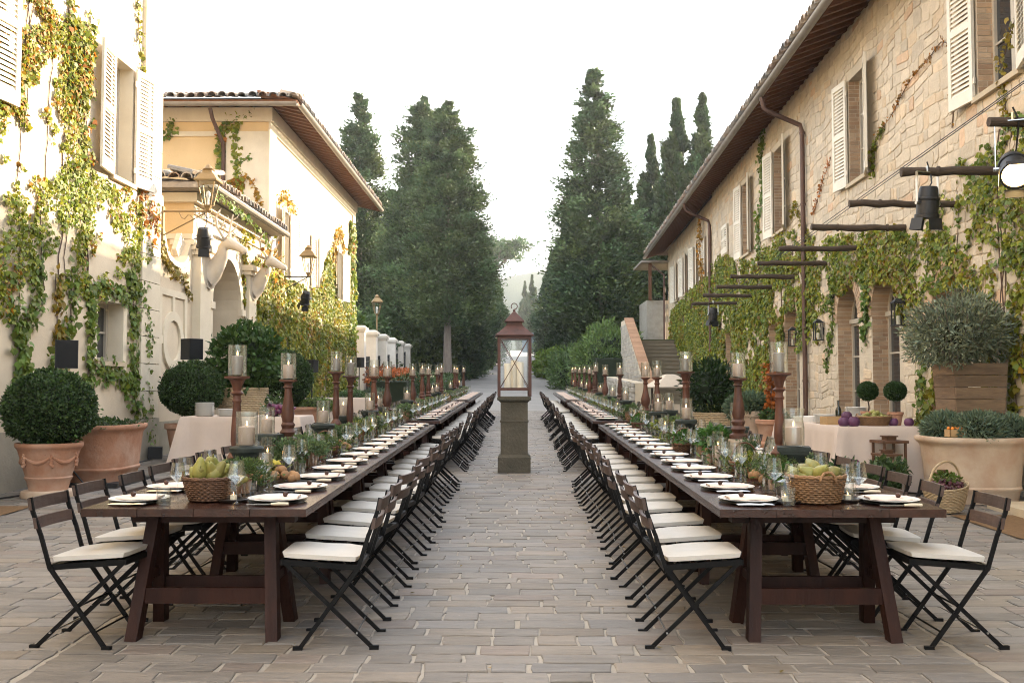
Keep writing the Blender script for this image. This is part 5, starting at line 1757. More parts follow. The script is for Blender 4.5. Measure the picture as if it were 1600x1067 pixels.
# twisted stem variant: spiral fluting
m = MB()
prof = STICKS[1]
vs, fs = [], []
nn = 18
for i, (r, z) in enumerate(prof):
    for k in range(nn):
        a = 2 * math.pi * k / nn
        rr = r * (1 + .10 * math.cos(5 * a + z * 60) * (.1 < z < .4))
        vs.append((rr * math.cos(a), rr * math.sin(a), z))
for i in range(len(prof) - 1):
    for k in range(nn):
        a, b = i * nn + k, i * nn + (k + 1) % nn
        fs.append((a, b, b + nn, a + nn))
m.add(vs, fs); STICK_ME.append(m.mesh('turned_stem', 'stick_wood', True)); STICK_H.append(.468)
LOG = lathe_mesh('log_riser', [(.075, 0), (.08, .01), (.078, .15), (.074, .158), (0, .16)], 'log_bark', 14)
m = MB()
for k in range(9): pass
m.lathe([(.075, 0), (.08, .012), (.08, .03), (.035, .05), (.028, .075), (.032, .09), (.05, .10), (.056, .115), (.05, .13), (.062, .165), (.078, .20), (.085, .215)], 20)
m.span((-.088, -.088, .213), (.088, .088, .232)); m.span((-.098, -.098, .232), (.098, .098, .258))
URN_SQ = m.mesh('urn_body', 'urn_metal', True)
URN_RD = lathe_mesh('urn_body', [(.07, 0), (.075, .012), (.075, .03), (.034, .05), (.026, .075), (.03, .095), (.052, .115), (.068, .15), (.078, .19), (.088, .215), (.102, .228), (.104, .252), (.094, .262), (0, .262)], 'urn_metal', 22)


def lit(parent, candle_me, glass_me, z, ch):
    put('glass_cylinder', glass_me, parent, (0, 0, z))
    c = put('candle', candle_me, parent, (0, 0, z + .009), (0, 0, random.uniform(0, 6)))
    put('wick', WICK, c, (0, 0, ch)); put('flame', FLAME, c, (0, 0, ch + .006))


def candlestick(x, y, side, kind, riser, label, lean=0.0, grey=False, small=False):
    zb = tz(y, 0)
    if riser:
        r = put('log_riser', LOG, None, (x, y, zb), (0, 0, random.uniform(0, 6))); r.scale = (1.05, 1.05, riser / .16)
        tag(r, 'short bark covered log under the ' + label.replace(' from the near end of the', ',').replace('reddish turned ', ''), 'log', 'log risers')
    o = empty('candlestick', (x, y, zb + riser)); o.rotation_euler = (0, lean, random.uniform(0, 6))
    tag(o, label, 'candlestick', 'turned wooden candlesticks')
    put('turned_stem', STICK_ME[kind], o).scale = (.86, .86, 1)
    h = STICK_H[kind]
    lit(o, CAND_G if grey else CAND, HUR, h, .118 if grey else .099)


def urn(x, y, square, glass, label, h=0):
    o = empty('candle_urn', (x, y, tz(y, 0) + h), random.uniform(-.3, .3))
    tag(o, label, 'candle urn', 'grey green candle urns')
    put('urn_body', URN_SQ if square else URN_RD, o)
    lit(o, CAND_W if glass is FLARE else CAND_W if glass is HUR_W else CAND, glass, .259 if square else .263, .11 if glass in (FLARE, HUR_W) else .099)


def tall_glass(x, y, label):
    o = empty('glass_candle_holder', (x, y, tz(y, 0))); tag(o, label, 'candle holder', 'tall glass candle holders')
    lit(o, CAND_T, TALLG, 0.0, .15)


CL, CR = -1.73, 1.66
# left row, front to back: (x, y, kind, riser, grey)
LS = [(-1.80, 6.35, 0, .08, True), (-1.74, 7.50, 3, .19, False), (-1.80, 9.80, 0, .10, True), (-1.69, 9.95, 0, .06, True), (-1.72, 11.80, 1, .18, False), (-1.72, 13.00, 2, .19, False),
      (-1.73, 16.2, 2, .18, False), (-1.74, 17.9, 1, .18, False), (-1.71, 18.8, 1, .17, False), (-1.74, 21.2, 2, .18, False), (-1.70, 21.8, 1, .2, False), (-1.76, 22.1, 2, .15, False),
      (-1.72, 26.6, 1, .18, False), (-1.72, 27.6, 2, .18, False), (-1.72, 30.9, 1, .18, False)]
RS = [(1.68, 6.45, 0, .10, True), (1.70, 7.75, 3, .20, False), (1.64, 9.85, 0, .10, True), (1.70, 10.1, 0, .10, True), (1.66, 12.0, 2, .19, False), (1.66, 13.1, 2, .18, False),
      (1.66, 16.4, 1, .18, False), (1.66, 19.2, 2, .18, False), (1.66, 21.6, 1, .22, False), (1.66, 22.1, 1, .14, False), (1.66, 23.5, 2, .18, False), (1.66, 25.3, 1, .18, False), (1.66, 27.4, 2, .18, False), (1.66, 29.4, 1, .18, False), (1.66, 31.0, 2, .18, False)]
for side, Ls in (('left', LS), ('right', RS)):
    for i, (x, y, kd, ri, gr) in enumerate(Ls):
        lab = ORD[i] + ' reddish turned candlestick from the near end of the %s tables' % side if i < len(ORD) else ''
        candlestick(x, y, side, kd, ri, lab, lean=.05 if (side == 'left' and i == 3) else 0, grey=gr)
LU = [(-1.68, 6.15, 0, HUR_W), (-1.86, 7.35, 1, HUR), (-1.71, 8.70, 0, HUR), (-1.80, 10.2, 1, HUR), (-1.73, 11.55, 0, HUR), (-1.78, 12.6, 1, HUR), (-1.72, 15.3, 0, HUR), (-1.72, 19.8, 1, HUR), (-1.72, 20.8, 0, HUR), (-1.72, 25.0, 1, HUR), (-1.72, 28.6, 0, HUR)]
RU = [(1.70, 6.20, 1, FLARE), (1.58, 9.45, 0, HUR), (1.82, 8.35, 1, HUR), (1.56, 11.2, 0, HUR), (1.76, 11.7, 1, HUR), (1.62, 15.2, 0, HUR), (1.66, 17.7, 1, HUR), (1.66, 20.4, 0, HUR), (1.66, 24.5, 1, HUR), (1.66, 26.4, 0, HUR), (1.66, 30.2, 1, HUR)]
for side, Ls in (('left', LU), ('right', RU)):
    for i, (x, y, sq, g) in enumerate(Ls):
        urn(x, y, sq, g, ORD[i] + ' grey green urn with glass and candle from the near end, %s tables' % side)
for side, Ls in (('left', [(-1.90, 6.75), (-1.74, 6.9), (-1.62, 11.0), (-1.66, 12.4), (-1.62, 16.0), (-1.60, 21.4)]), ('right', [(1.78, 7.0), (1.50, 7.55), (1.80, 9.2), (1.52, 10.4), (1.55, 12.6), (1.58, 16.0), (1.58, 18.4)])):
    for i, (x, y) in enumerate(Ls):
        tall_glass(x, y, ORD[i] + ' tall slim glass with taper candle from the near end, %s tables' % side)

# glass cloches with tea lights at the near ends
CLO = lathe_mesh('glass_dome', [(.046, 0), (.047, .09), (.042, .108), (.018, .118), (.008, .124), (.008, .130), (.018, .138), (.018, .142), (0, .144)], 'glass', 24, True, cap=False)
DISH = lathe_mesh('dish', [(0, 0), (.075, 0), (.085, .012), (.082, .014), (.06, .007), (0, .006)], 'dark_dish', 20)
TEA = lathe_mesh('tea_light', [(0, 0), (.019, 0), (.019, .026), (.015, .027), (0, .024)], 'wax_ivory', 14)
for x, y, lab in ((-1.60, 5.60, 'glass cloche with tea light just right of the pear basket on the left table'), (-1.95, 6.05, 'glass cloche with tea light behind the pear basket on the left table'),
                  (1.47, 5.55, 'glass cloche with tea light just left of the pear basket on the right table'), (1.84, 5.62, 'glass cloche with tea light just right of the pear basket on the right table')):
    o = empty('glass_cloche', (x, y, tz(y, 0))); tag(o, lab, 'cloche', 'tea light cloches')
    put('dish', DISH, o); put('glass_dome', CLO, o, (0, 0, .008)); t = put('tea_light', TEA, o, (0, 0, .008)); put('flame', FLAME, t, (0, 0, .026)).scale = (.6, .6, .5)

# ================================================================== BASKETS AND PRODUCE


def basket_mesh(rt, rb, h, rows, mat, n=22, sy=1.0, th=.005):
    """woven wall: rows of wavy strands around uprights; returns list of (name, mesh)"""
    m = MB()
    for j in range(rows):
        t = (j + .5) / rows
        r = rb + (rt - rb) * t ** .8
        pts = []
        N = n * 2
        for k in range(N + 1):
            a = 2 * math.pi * k / N
            q = r + .006 * (1 if (k + j) % 2 else -1)
            pts.append((q * math.cos(a), q * math.sin(a) * sy, h * t))
        m.tube(pts, h / rows * .56, 5, cap=False)
    woven = m.mesh('woven_wall', mat, 2)
    m = MB()
    for k in range(n):
        a = 2 * math.pi * (k + .5) / n
        m.tube([(rb * math.cos(a), rb * math.sin(a) * sy, 0), ((rb + rt) / 2 * 1.02 * math.cos(a), (rb + rt) / 2 * 1.02 * math.sin(a) * sy, h * .5), (rt * math.cos(a), rt * math.sin(a) * sy, h)], .004, 5)
    for q in (0, 1):
        pts = [((rt + .004) * math.cos(2 * math.pi * k / 40), (rt + .004) * sy * math.sin(2 * math.pi * k / 40), h + .006 * math.sin(k * 1.9 + q * 3.1)) for k in range(41)]
        m.tube(pts, .0075, 6, cap=False)
    rim = m.mesh('rim', mat, 2)
    m = MB(); m.lathe([(0, .004), (rb, .004), (rb, .012), (0, .012)], 20, sy=sy); base = m.mesh('base', mat)
    return [('woven_wall', woven), ('rim', rim), ('base', base)]


def handle_mesh(r, h, z, mat, sy=1.0, rr=.008, axis='x'):
    m = MB()
    pts = []
    for k in range(15):
        a = math.pi * k / 14
        p = r * math.cos(a)
        pts.append((p if axis == 'x' else 0, 0 if axis == 'x' else p, z + h * math.sin(a)))
    m.tube(pts, rr, 6)
    pts = [(p[0], p[1] + rr * .9 * math.sin(i * 1.3), p[2] + rr * .9 * math.cos(i * 1.3)) for i, p in enumerate(pts)]
    m.tube(pts, rr * .6, 5)
    return m.mesh('handle', mat, 2)


m = MB(); m.lathe([(0, 0), (.022, .004), (.036, .022), (.041, .045), (.036, .068), (.024, .090), (.018, .106), (.012, .118), (.003, .122)], 14); m.tube([(0, 0, .12), (.003, .002, .14)], .002, 5)
PEAR = m.mesh('pear', 'pear', 2)


def pears(cx, cy, z, spots, where, sc=1.0):
    for i, (dx, dy, dz, rx, ry, rz) in enumerate(spots):
        p = put('pear', PEAR, None, (cx + dx, cy + dy, z + dz), (rx, ry, rz)); p.scale = (sc, sc, sc)
        tag(p, 'green yellow pear heaped in ' + where, 'pear', 'pears in ' + where)


bk = basket_mesh(.150, .108, .125, 11, 'wicker_dark')
o = empty('pear_basket', (-1.745, 5.66, tz(5.66, 0)), .2); tag(o, 'dark wicker basket of pears at the near end of the left table', 'basket')
for n_, me in bk: put(n_, me, o)
for s in (-1, 1): put('handle', handle_mesh(.045, .05, .11, 'wicker_dark', rr=.006, axis='y'), o, (s * .150, 0, 0))
spots = []
for k in range(13):
    a = k * 2.4
    r = .072 * math.sqrt((k % 9 + .3) / 9)
    spots.append((r * math.cos(a), r * math.sin(a) * .9, .085 + .035 * (1 - r / .11) + (.02 if k > 8 else 0), random.uniform(.5, 1.5), random.uniform(-.4, .4), random.uniform(0, 6.28)))
spots.append((-.05, -.06, .115, .25, .15, 0)); spots.append((.05, -.055, .12, .9, .5, 3.9)); spots.append((-.0, -.07, .12, 1.0, -.1, 2.4))
pears(-1.745, 5.66, tz(5.66, 0), spots, 'the dark basket on the left table', 1.12)
bk2 = basket_mesh(.158, .122, .145, 12, 'wicker_mid')
o = empty('pear_basket', (1.655, 5.60, tz(5.6, 0))); tag(o, 'brown wicker basket of pears at the near end of the right table', 'basket')
for n_, me in bk2: put(n_, me, o)
put('handle', handle_mesh(.042, .055, .12, 'wicker_mid', rr=.008, axis='x'), o, (.02, -.165, 0))
spots = []
for k in range(16):
    a = k * 2.4
    r = .10 * math.sqrt((k % 10 + .3) / 10)
    spots.append((r * math.cos(a), r * math.sin(a) * .9, .112 + .03 * (1 - r / .115) + (.02 if k > 9 else 0), random.uniform(.9, 1.7), random.uniform(-.4, .4), random.uniform(0, 6.28)))
pears(1.655, 5.60, tz(5.6, 0), spots, 'the brown basket on the right table', 1.05)

# ------------------------------------------------------------------ herbs and plants along the tables
POTS = [lathe_mesh('pot', [(.038, 0), (.04, .004), (.052, .095), (.056, .10), (.056, .112), (.049, .112), (.046, .09), (0, .088)], 'terracotta', 16),
        lathe_mesh('pot', [(.045, 0), (.047, .004), (.052, .10), (.052, .11), (.047, .11), (.045, .095), (0, .093)], 'charger', 16),
        lathe_mesh('pot', [(.05, 0), (.054, .006), (.054, .10), (.048, .108), (0, .10)], 'log_bark', 14)]


def herb_mesh(kind, n, r, h):
    if kind == 'rosemary':
        st_n = n // 24
        an = rng.uniform(0, 6.28, st_n); k = np.sqrt(rng.random(st_n)); hh = h * rng.uniform(.6, 1.1, st_n)
        tip = np.stack([r * 1.1 * k * np.cos(an), r * 1.1 * k * np.sin(an), hh], 1)
        t = rng.random((st_n, 24, 1))
        P = (tip[:, None] * np.concatenate([t ** 1.3, t ** 1.3, t], 2)).reshape(-1, 3)
        D = rng.normal(size=(len(P), 3)) + np.array([0, 0, .9])
        return leaf_mesh('foliage', P, D, rand_dirs(len(P)), rng.uniform(.018, .034, len(P)), 'leaf_herb', 'thin', vary(len(P), (.75, .95, .85), .3, .1))
    if kind == 'basil':
        P, d = blob_points(n, (r, r, h * .55), .25, .5)
        P[:, 2] += h * .55
        return leaf_mesh('foliage', P, d + rng.normal(size=(n, 3)) * .4, d + np.array([0, 0, .9]) + rng.normal(size=(n, 3)) * .3, rng.uniform(.035, .06, n), 'leaf_herb', 'leaf', vary(n, (.7, 1.2, .5), .3, .1))
    if kind == 'sage':
        P, d = blob_points(n, (r * 1.3, r * 1.3, h * .5), .35, .6)
        P[:, 2] += h * .45
        return leaf_mesh('foliage', P, d + np.array([0, 0, .5]) + rng.normal(size=(n, 3)) * .5, rand_dirs(n), rng.uniform(.022, .042, n), 'leaf_herb', 'leaf', vary(n, (1.5, 1.6, 1.55), .3, .1))
    if kind == 'thyme':
        P, d = blob_points(n, (r * 1.35, r * 1.35, h * .45), .3, .6)
        P[:, 2] += h * .4
        return leaf_mesh('foliage', P, d + np.array([0, 0, .4]) + rng.normal(size=(n, 3)) * .6, rand_dirs(n), rng.uniform(.014, .026, n), 'leaf_herb', 'thin', vary(n, (.95, 1.1, .7), .35, .15))
    P, d = blob_points(n, (r * 1.4, r * 1.4, h * .5), .4, .7)      # succulent / lime
    P[:, 2] += h * .4
    return leaf_mesh('foliage', P, d + np.array([0, 0, .5]) + rng.normal(size=(n, 3)) * .6, rand_dirs(n), rng.uniform(.02, .045, n), 'leaf_herb', 'leaf', vary(n, (1.9, 1.7, .5), .3, .15))


HERBS = {'rosemary': ('spiky rosemary', [herb_mesh('rosemary', 1100, .085, .17) for _ in range(2)]), 'basil': ('leafy basil', [herb_mesh('basil', 260, .085, .13)]), 'sage': ('silvery sage', [herb_mesh('sage', 650, .09, .12) for _ in range(2)]),
         'thyme': ('fine leaved thyme', [herb_mesh('thyme', 2200, .09, .13) for _ in range(2)]), 'lime': ('yellow green herb', [herb_mesh('lime', 420, .085, .12)])}


def herb(x, y, kind, label, pot=0, sc=1.0):
    o = empty('potted_herb', (x, y, tz(y, 0)), random.uniform(0, 6)); o.scale = (sc * .86, sc * .86, sc * .80)
    tag(o, label, 'herb', 'potted herbs on the tables')
    put('pot', POTS[pot], o); put('foliage', random.choice(HERBS[kind][1]), o, (0, 0, .09))


cnt = {}
def place_herbs(side, spots):
    for x, y, kind, pot, sc in spots:
        xc_ = -1.74 if side == 'left' else 1.67
        x = xc_ + (x - xc_) * .5
        key = (side, kind)
        cnt[key] = cnt.get(key, 0) + 1
        herb(x, y, kind, '%s pot of %s from the near end, %s tables' % (ORD[min(cnt[key] - 1, 15)] if cnt[key] <= 16 else 'last', HERBS[kind][0], side), pot, sc)


LH = [(-1.55, 5.95, 'thyme', 0, 1.25), (-1.50, 6.95, 'rosemary', 1, 1.2), (-1.62, 7.3, 'sage', 2, 1.25), (-1.42, 7.6, 'sage', 0, 1.15), (-1.80, 8.1, 'sage', 0, 1.2), (-1.55, 8.25, 'thyme', 0, 1.2), (-1.52, 8.9, 'rosemary', 1, 1.0),
      (-1.85, 9.2, 'thyme', 0, 1.3), (-1.60, 9.6, 'sage', 0, 1.2), (-1.58, 10.4, 'lime', 0, 1.2), (-1.82, 10.8, 'thyme', 0, 1.3), (-1.55, 11.3, 'sage', 0, 1.2), (-1.75, 12.1, 'lime', 0, 1.3), (-1.58, 12.8, 'thyme', 0, 1.2), (-1.9, 6.55, 'sage', 0, 1.0)]
RH = [(1.48, 6.15, 'thyme', 0, 1.25), (1.45, 5.95, 'basil', 1, .9), (1.92, 6.4, 'sage', 0, 1.2), (2.0, 6.15, 'rosemary', 0, .9), (1.55, 6.9, 'lime', 0, 1.0), (1.40, 7.9, 'basil', 0, 1.45), (1.62, 8.0, 'rosemary', 1, 1.2), (1.72, 7.4, 'rosemary', 0, 1.1),
      (1.75, 8.9, 'sage', 0, 1.3), (1.50, 8.7, 'thyme', 0, 1.2), (1.55, 9.9, 'thyme', 0, 1.2), (1.50, 10.8, 'lime', 0, 1.2), (1.70, 10.9, 'sage', 0, 1.3), (1.60, 11.9, 'thyme', 0, 1.3), (1.55, 12.7, 'sage', 0, 1.2)]
for base in (14.8, 16.7, 18.3, 20.0, 24.0, 26.0, 28.0, 30.0):
    LH += [(-1.62, base, 'sage', 0, 1.3), (-1.75, base + .8, 'lime', 0, 1.3)]
    RH += [(1.58, base, 'thyme', 0, 1.3), (1.70, base + .8, 'sage', 0, 1.3)]
place_herbs('left', LH); place_herbs('right', RH)


def ball_mesh(name, mat, prof=None, n=12):
    return lathe_mesh(name, prof or [(math.sin(math.pi * k / 7) + 1e-5, -math.cos(math.pi * k / 7)) for k in range(8)], mat, n, 2)


POT_ME, QUI_ME, GRA_ME = ball_mesh('potato', 'potato'), ball_mesh('quince', 'quince'), ball_mesh('grape', 'grape', n=8)
m = MB(); vs = []
N = 24
for j in range(9):
    f = math.pi * j / 8
    for k in range(N):
        a = 2 * math.pi * k / N
        r = math.sin(f) * (1 - .10 * abs(math.cos(4 * a)) ** .5 * math.sin(f)) + 1e-5
        vs.append((r * math.cos(a), r * math.sin(a), -.72 * math.cos(f) * (1 - .12 * (1 - math.sin(f)))))
m.add(vs, [(j * N + k, j * N + (k + 1) % N, (j + 1) * N + (k + 1) % N, (j + 1) * N + k) for j in range(8) for k in range(N)])
m.tube([(0, 0, .6), (.05, 0, .85), (.15, 0, .98)], [.12, .09, .07], 6)
PUMP = m.mesh('pumpkin', 'pumpkin', 2)


def heap(x, y, z, n, me, name, r, size, label, cat, spread_y=1.0):
    for k in range(n):
        a, q = random.uniform(0, 6.28), math.sqrt(random.random())
        zz = size * .8 + (1 - q) * r * .55
        p = put(name, me, None, (x + r * q * math.cos(a), y + r * q * math.sin(a) * spread_y, z + zz), (random.uniform(0, 3), random.uniform(0, 3), 0))
        s = size * random.uniform(.85, 1.15); p.scale = (s, s * random.uniform(.85, 1), s * random.uniform(.85, 1.15))
        tag(p, label, cat, label)


heap(-1.62, 6.55, tz(6.55, 0), 14, POT_ME, 'potato', .16, .032, 'brown potato heaped before the rosemary on the left table', 'potato')
heap(1.58, 6.45, tz(6.45, 0), 8, POT_ME, 'potato', .13, .034, 'brown potato heaped left of the flared candle glass, right table', 'potato')
heap(1.86, 6.65, tz(6.65, 0), 9, POT_ME, 'potato', .13, .034, 'brown potato heaped right of the flared candle glass, right table', 'potato')
heap(-1.66, 8.95, tz(8.95, 0), 12, POT_ME, 'potato', .16, .032, 'brown potato heaped beyond the hooped basket on the left table', 'potato')
for k, (x, y, s) in enumerate(((1.66, 8.35, .062), (1.74, 8.5, .058), (1.81, 8.55, .05))):
    p = put('pumpkin', PUMP, None, (x, y, tz(y, 0) + s * .68), (.1 * k, .1, k)); p.scale = (s, s, s)
    tag(p, ['leftmost', 'middle', 'rightmost'][k] + ' small orange pumpkin on the right table', 'pumpkin', 'orange pumpkins')
# hooped baskets on the tables
sb = basket_mesh(.105, .085, .07, 7, 'wicker_dark', 16)
SBH = handle_mesh(.105, .15, .06, 'wicker_dark', rr=.006)
for i, (x, y, side, lab, me, nm) in enumerate(((-1.72, 6.95, 'left', 'small hooped basket of yellow quinces by the rosemary on the left table', QUI_ME, 'quince'), (-1.66, 8.55, 'left', 'taller hooped basket of greens behind it on the left table', None, ''),
                                           (1.62, 7.2, 'right', 'hooped basket of yellow quinces left of the flared glass on the right table', QUI_ME, 'quince'), (1.48, 8.95, 'right', 'hooped basket of greens behind the pumpkins on the right table', None, ''),
                                           (-1.70, 13.9 - .7, 'left', 'hooped basket of lettuces near the far end of the front left table', None, ''), (1.50, 12.35, 'right', 'hooped basket of lettuces near the far end of the front right table', None, ''))):
    o = empty('hooped_basket', (x, y, tz(y, 0)), random.uniform(-.3, .3)); tag(o, lab, 'basket', 'hooped baskets')
    for n_, mm in sb: put(n_, mm, o)
    put('handle', SBH, o)
    if me is not None:
        heap(x, y, tz(y, 0) + .045, 8, me, nm, .07, .034, 'yellow quince in the hooped basket on the %s table' % side, 'quince')
    else:
        g = put('greens', herb_mesh('basil', 200, .09, .13), None, (x, y, tz(y, 0) + .03)); tag(g, 'leafy greens filling the ' + lab.split(' on ')[0][:60].replace('hooped basket of ', 'hooped basket with '), 'greens')

# low mixed greenery down the middle of each table
for side, xc in (('left', -1.73), ('right', 1.66)):
    for ti in range(3):
        y0, y1 = T_Y[ti]
        n = (5200, 3000, 1800)[ti]
        yy = rng.uniform(y0 + (.75 if ti == 0 else .3), y1 - .25, n)
        q = rng.normal(size=n) * .062
        lump = np.array([mnoise.noise(Vector((a * 2.1, b * 6, 3.0 + xc))) for a, b in zip(yy, q)])
        zz = np.clip(rng.random(n) * (.075 + .06 * lump), .004, .2)
        P = np.stack([xc + q + .05 * np.sin(yy * 2.3), yy, np.array([tz(a, ti) for a in yy]) + zz], 1)
        D = np.stack([q * 6, rng.normal(size=n) * .8, np.full(n, .55)], 1) + rng.normal(size=(n, 3)) * .45
        hue = np.array([mnoise.noise(Vector((a * 1.1, 9.0, xc))) for a in yy])[:, None]
        cols = vary(n, (1.25, 1.35, .95), .4, .15) * np.where(hue > .15, np.array([[1.5, 1.2, .6]]), np.where(hue < -.2, np.array([[1.2, 1.3, 1.4]]), 1.0))
        o = put('greenery_runner', leaf_mesh('greenery_runner', P, D, rand_dirs(n), rng.uniform(.03, .07, n), 'leaf_herb', 'thin', cols))
        tag(o, 'low leafy green runner down the middle of the %s %s table' % (T_NAMES[ti], side), 'greenery')

# ================================================================== LANTERN ON ITS PEDESTAL
PX, PY = -0.07, 14.5
pz0 = gz(PY) + .012
o = empty('stone_pedestal', (PX, PY, pz0)); tag(o, 'mossy grey stone pedestal in the middle of the aisle', 'pedestal')
m = MB(); m.span((-.235, -.235, 0), (.235, .235, .215)); m.lathe([(.332, .215), (.30, .25)], 4, ph=math.pi / 4); m.build('plinth', 'moss_stone', o)
m = MB(); m.span((-.195, -.195, .24), (.195, .195, 1.02)); m.lathe([(.285, .715), (.292, .722), (.292, .738), (.285, .745)], 4, ph=math.pi / 4); m.build('shaft', 'moss_stone', o)
m = MB(); m.lathe([(.28, 1.0), (.315, 1.025), (.345, 1.035), (.345, 1.075), (.325, 1.085), (0, 1.085)], 4, ph=math.pi / 4); m.build('cap', 'moss_stone', o)
lz = pz0 + 1.086
o = empty('candle_lantern', (PX, PY, lz), .03); tag(o, 'large rusty red metal lantern with ivory candles on the stone pedestal', 'lantern')
for sx in (-1, 1):
    for sy in (-1, 1):
        m = MB(); m.span((sx * .222 - .02, sy * .222 - .02, 0), (sx * .222 + .02, sy * .222 + .02, .86)); m.build('post', 'rust', o)
m = MB()
for z0, z1 in ((.085, .125), (.825, .865)):
    for s in (-1, 1):
        m.span((-.204, s * .222 - .018, z0), (.204, s * .222 + .018, z1)); m.span((s * .222 - .018, -.204, z0), (s * .222 + .018, .204, z1))
m.span((-.21, -.21, .088), (.21, .21, .10)); m.build('frame', 'rust', o)
m = MB(); m.lathe([(.345, .865), (.385, .868), (.385, .885), (.17, 1.02), (.17, 1.035)], 4, ph=math.pi / 4)
roof = m.build('lantern_roof', 'rust', o)
m = MB(); m.lathe([(.155, 1.03), (.155, 1.075), (.20, 1.078), (.20, 1.09), (.02, 1.235), (0, 1.24)], 4, ph=math.pi / 4); m.build('chimney', 'rust', roof)
m = MB(); m.lathe([(.012, 1.235), (.022, 1.25), (.012, 1.268)], 10); m.tube([(.045 * math.sin(t), 0, 1.31 - .045 * math.cos(t)) for t in [2 * math.pi * k / 16 for k in range(15)]], .007, 6); m.build('hanging_ring', 'rust', roof, smooth=True)
for k in range(4):
    a = k * math.pi / 2
    R_ = Matrix.Rotation(a, 3, 'Z')
    m = MB()
    for sg in (-1, 1): m.tube([R_ @ Vector((-.2 * sg, -.228, .13)), R_ @ Vector((.2 * sg, -.228, .82))], .006, 6)
    m.build('cross_brace', 'rust', o, smooth=True)
    m = MB(); m.add([R_ @ Vector(p) for p in ((-.203, -.222, .125), (.203, -.222, .125), (.203, -.222, .825), (-.203, -.222, .825))], [(0, 1, 2, 3)]); m.build('pane', 'glass_thin', o)
for x, y, h in ((-.095, -.06, .37), (.085, -.05, .39), (.0, .10, .42)):
    c = MB(); c.lathe([(0, 0), (.049, 0), (.05, h), (.045, h + .006), (0, h)], 18); c = c.build('candle', 'wax_ivory', o, (x, y, .101), True); put('wick', WICK, c, (0, 0, h))

# ================================================================== POTS AND PLANTERS


def round_pot(name, loc, prof, mat, label, cat, group=None, swag=False):
    o = empty(name, loc); tag(o, label, cat, group)
    m = MB(); m.lathe(prof, 36, cap=False); m.build('pot', mat, o, smooth=True)
    return o


def boxball(loc, r, n, label, leaf=.045, base=(1, 1, 1)):
    o = empty('boxwood_ball', loc); tag(o, label, 'topiary', 'clipped boxwood balls')
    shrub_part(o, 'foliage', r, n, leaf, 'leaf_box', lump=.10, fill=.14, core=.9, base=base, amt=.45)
    shrub_part(o, 'stray_shoots', [q * 1.035 for q in r], n // 25, leaf * 1.1, 'leaf_box', lump=.12, fill=.05, core=0, base=(1.5, 1.5, 1.2), outward=1.3)['kind'] = 'stuff'
    return o


def garland(parent, r, z, mat):
    m = MB()
    for g in range(6):
        a0 = g * math.pi / 3
        pts, rs = [], []
        for k in range(9):
            t = k / 8
            a = a0 + t * math.pi / 3
            rr = r + .012 - .02 * math.sin(math.pi * t)
            pts.append((rr * math.cos(a), rr * math.sin(a), z - .075 * math.sin(math.pi * t))); rs.append(.010 + .018 * math.sin(math.pi * t))
        m.tube(pts, rs, 8)
        for q in range(7): m.lathe([(0, -.022), (.02, -.01), (.022, .008), (0, .022)], 8, ((r + .015) * math.cos(a0 + random.gauss(0, .03)), (r + .015) * math.sin(a0 + random.gauss(0, .03)), z + .02 - q * .022))
    m.build('garland_relief', mat, parent, smooth=True)


px, py = -5.47, 11.6
g0 = gz(py)
o = empty('plinth_stone', (px, py, g0 + .01)); tag(o, 'round reddish stone base under the garlanded terracotta pot', 'base stone')
m = MB(); m.lathe([(.29, 0), (.30, .02), (.295, .075), (.27, .085), (0, .085)], 28); m.build('disc', 'terracotta_pale', o, smooth=True)
o = round_pot('terracotta_pot', (px, py, g0 + .095), [(0, 0), (.21, 0), (.215, .02), (.235, .10), (.255, .13), (.262, .145), (.25, .16), (.275, .25), (.325, .42), (.335, .455), (.35, .48), (.365, .495), (.372, .52), (.365, .545), (.33, .545), (.31, .50), (0, .48)], 'terracotta', 'terracotta pot with garland relief under the boxwood ball at far left', 'pot')
garland(o, .30, .40, 'terracotta')
boxball((px, py, g0 + 1.03), (.50, .50, .43), 15000, 'round boxwood ball in the garlanded pot beside the left wall', .042)


def tub(name, loc, rz, sx, sy, prof, mat, label, power=3.2):
    """rounded rectangular tub: prof = (scale, z)"""
    o = empty(name, loc, rz); tag(o, label, 'planter', 'terracotta tubs')
    n = 44
    m = MB()
    vs, fs = [], []
    for r, z in prof:
        for k in range(n):
            a = 2 * math.pi * k / n
            c, s = math.cos(a), math.sin(a)
            q = (abs(c) ** power + abs(s) ** power) ** (-1 / power)
            vs.append((q * c * (sx + r), q * s * (sy + r), z))
    for i in range(len(prof) - 1):
        for k in range(n):
            a, b = i * n + k, i * n + (k + 1) % n
            fs.append((a, b, b + n, a + n))
    fs.append(tuple(range((len(prof) - 1) * n, len(prof) * n)))
    m.add(vs, fs); m.build('tub_body', mat, o, smooth=True)
    return o


TUBP = [(-.09, 0), (-.085, .02), (-.07, .12), (-.05, .14), (-.045, .165), (-.06, .185), (-.045, .36), (-.02, .60), (-.005, .635), (.015, .655), (.03, .67), (.038, .70), (.03, .725), (-.03, .725), (-.05, .68), (-.06, .66)]
o = tub('terracotta_tub', (-5.42, 13.05, gz(13) + .05), 0, .40, .62, TUBP, 'terracotta', 'big reddish terracotta tub beside the boxwood ball at left')
o2 = empty('trailing_plant', (-5.42, 13.05, gz(13) + .74)); tag(o2, 'low green plant growing in the reddish tub at left', 'plant')
shrub_part(o2, 'foliage', (.36, .55, .09), 1500, .05, 'leaf_laurel', lump=.4, fill=.5, core=.8)
m = MB(); m.span((-.42, -.62, 0), (.42, .62, .05)); pf = m.build('wheeled_base', 'black_metal', None, (-5.42, 13.05, gz(13) + .008)); tag(pf, 'black base under the reddish terracotta tub', 'base')
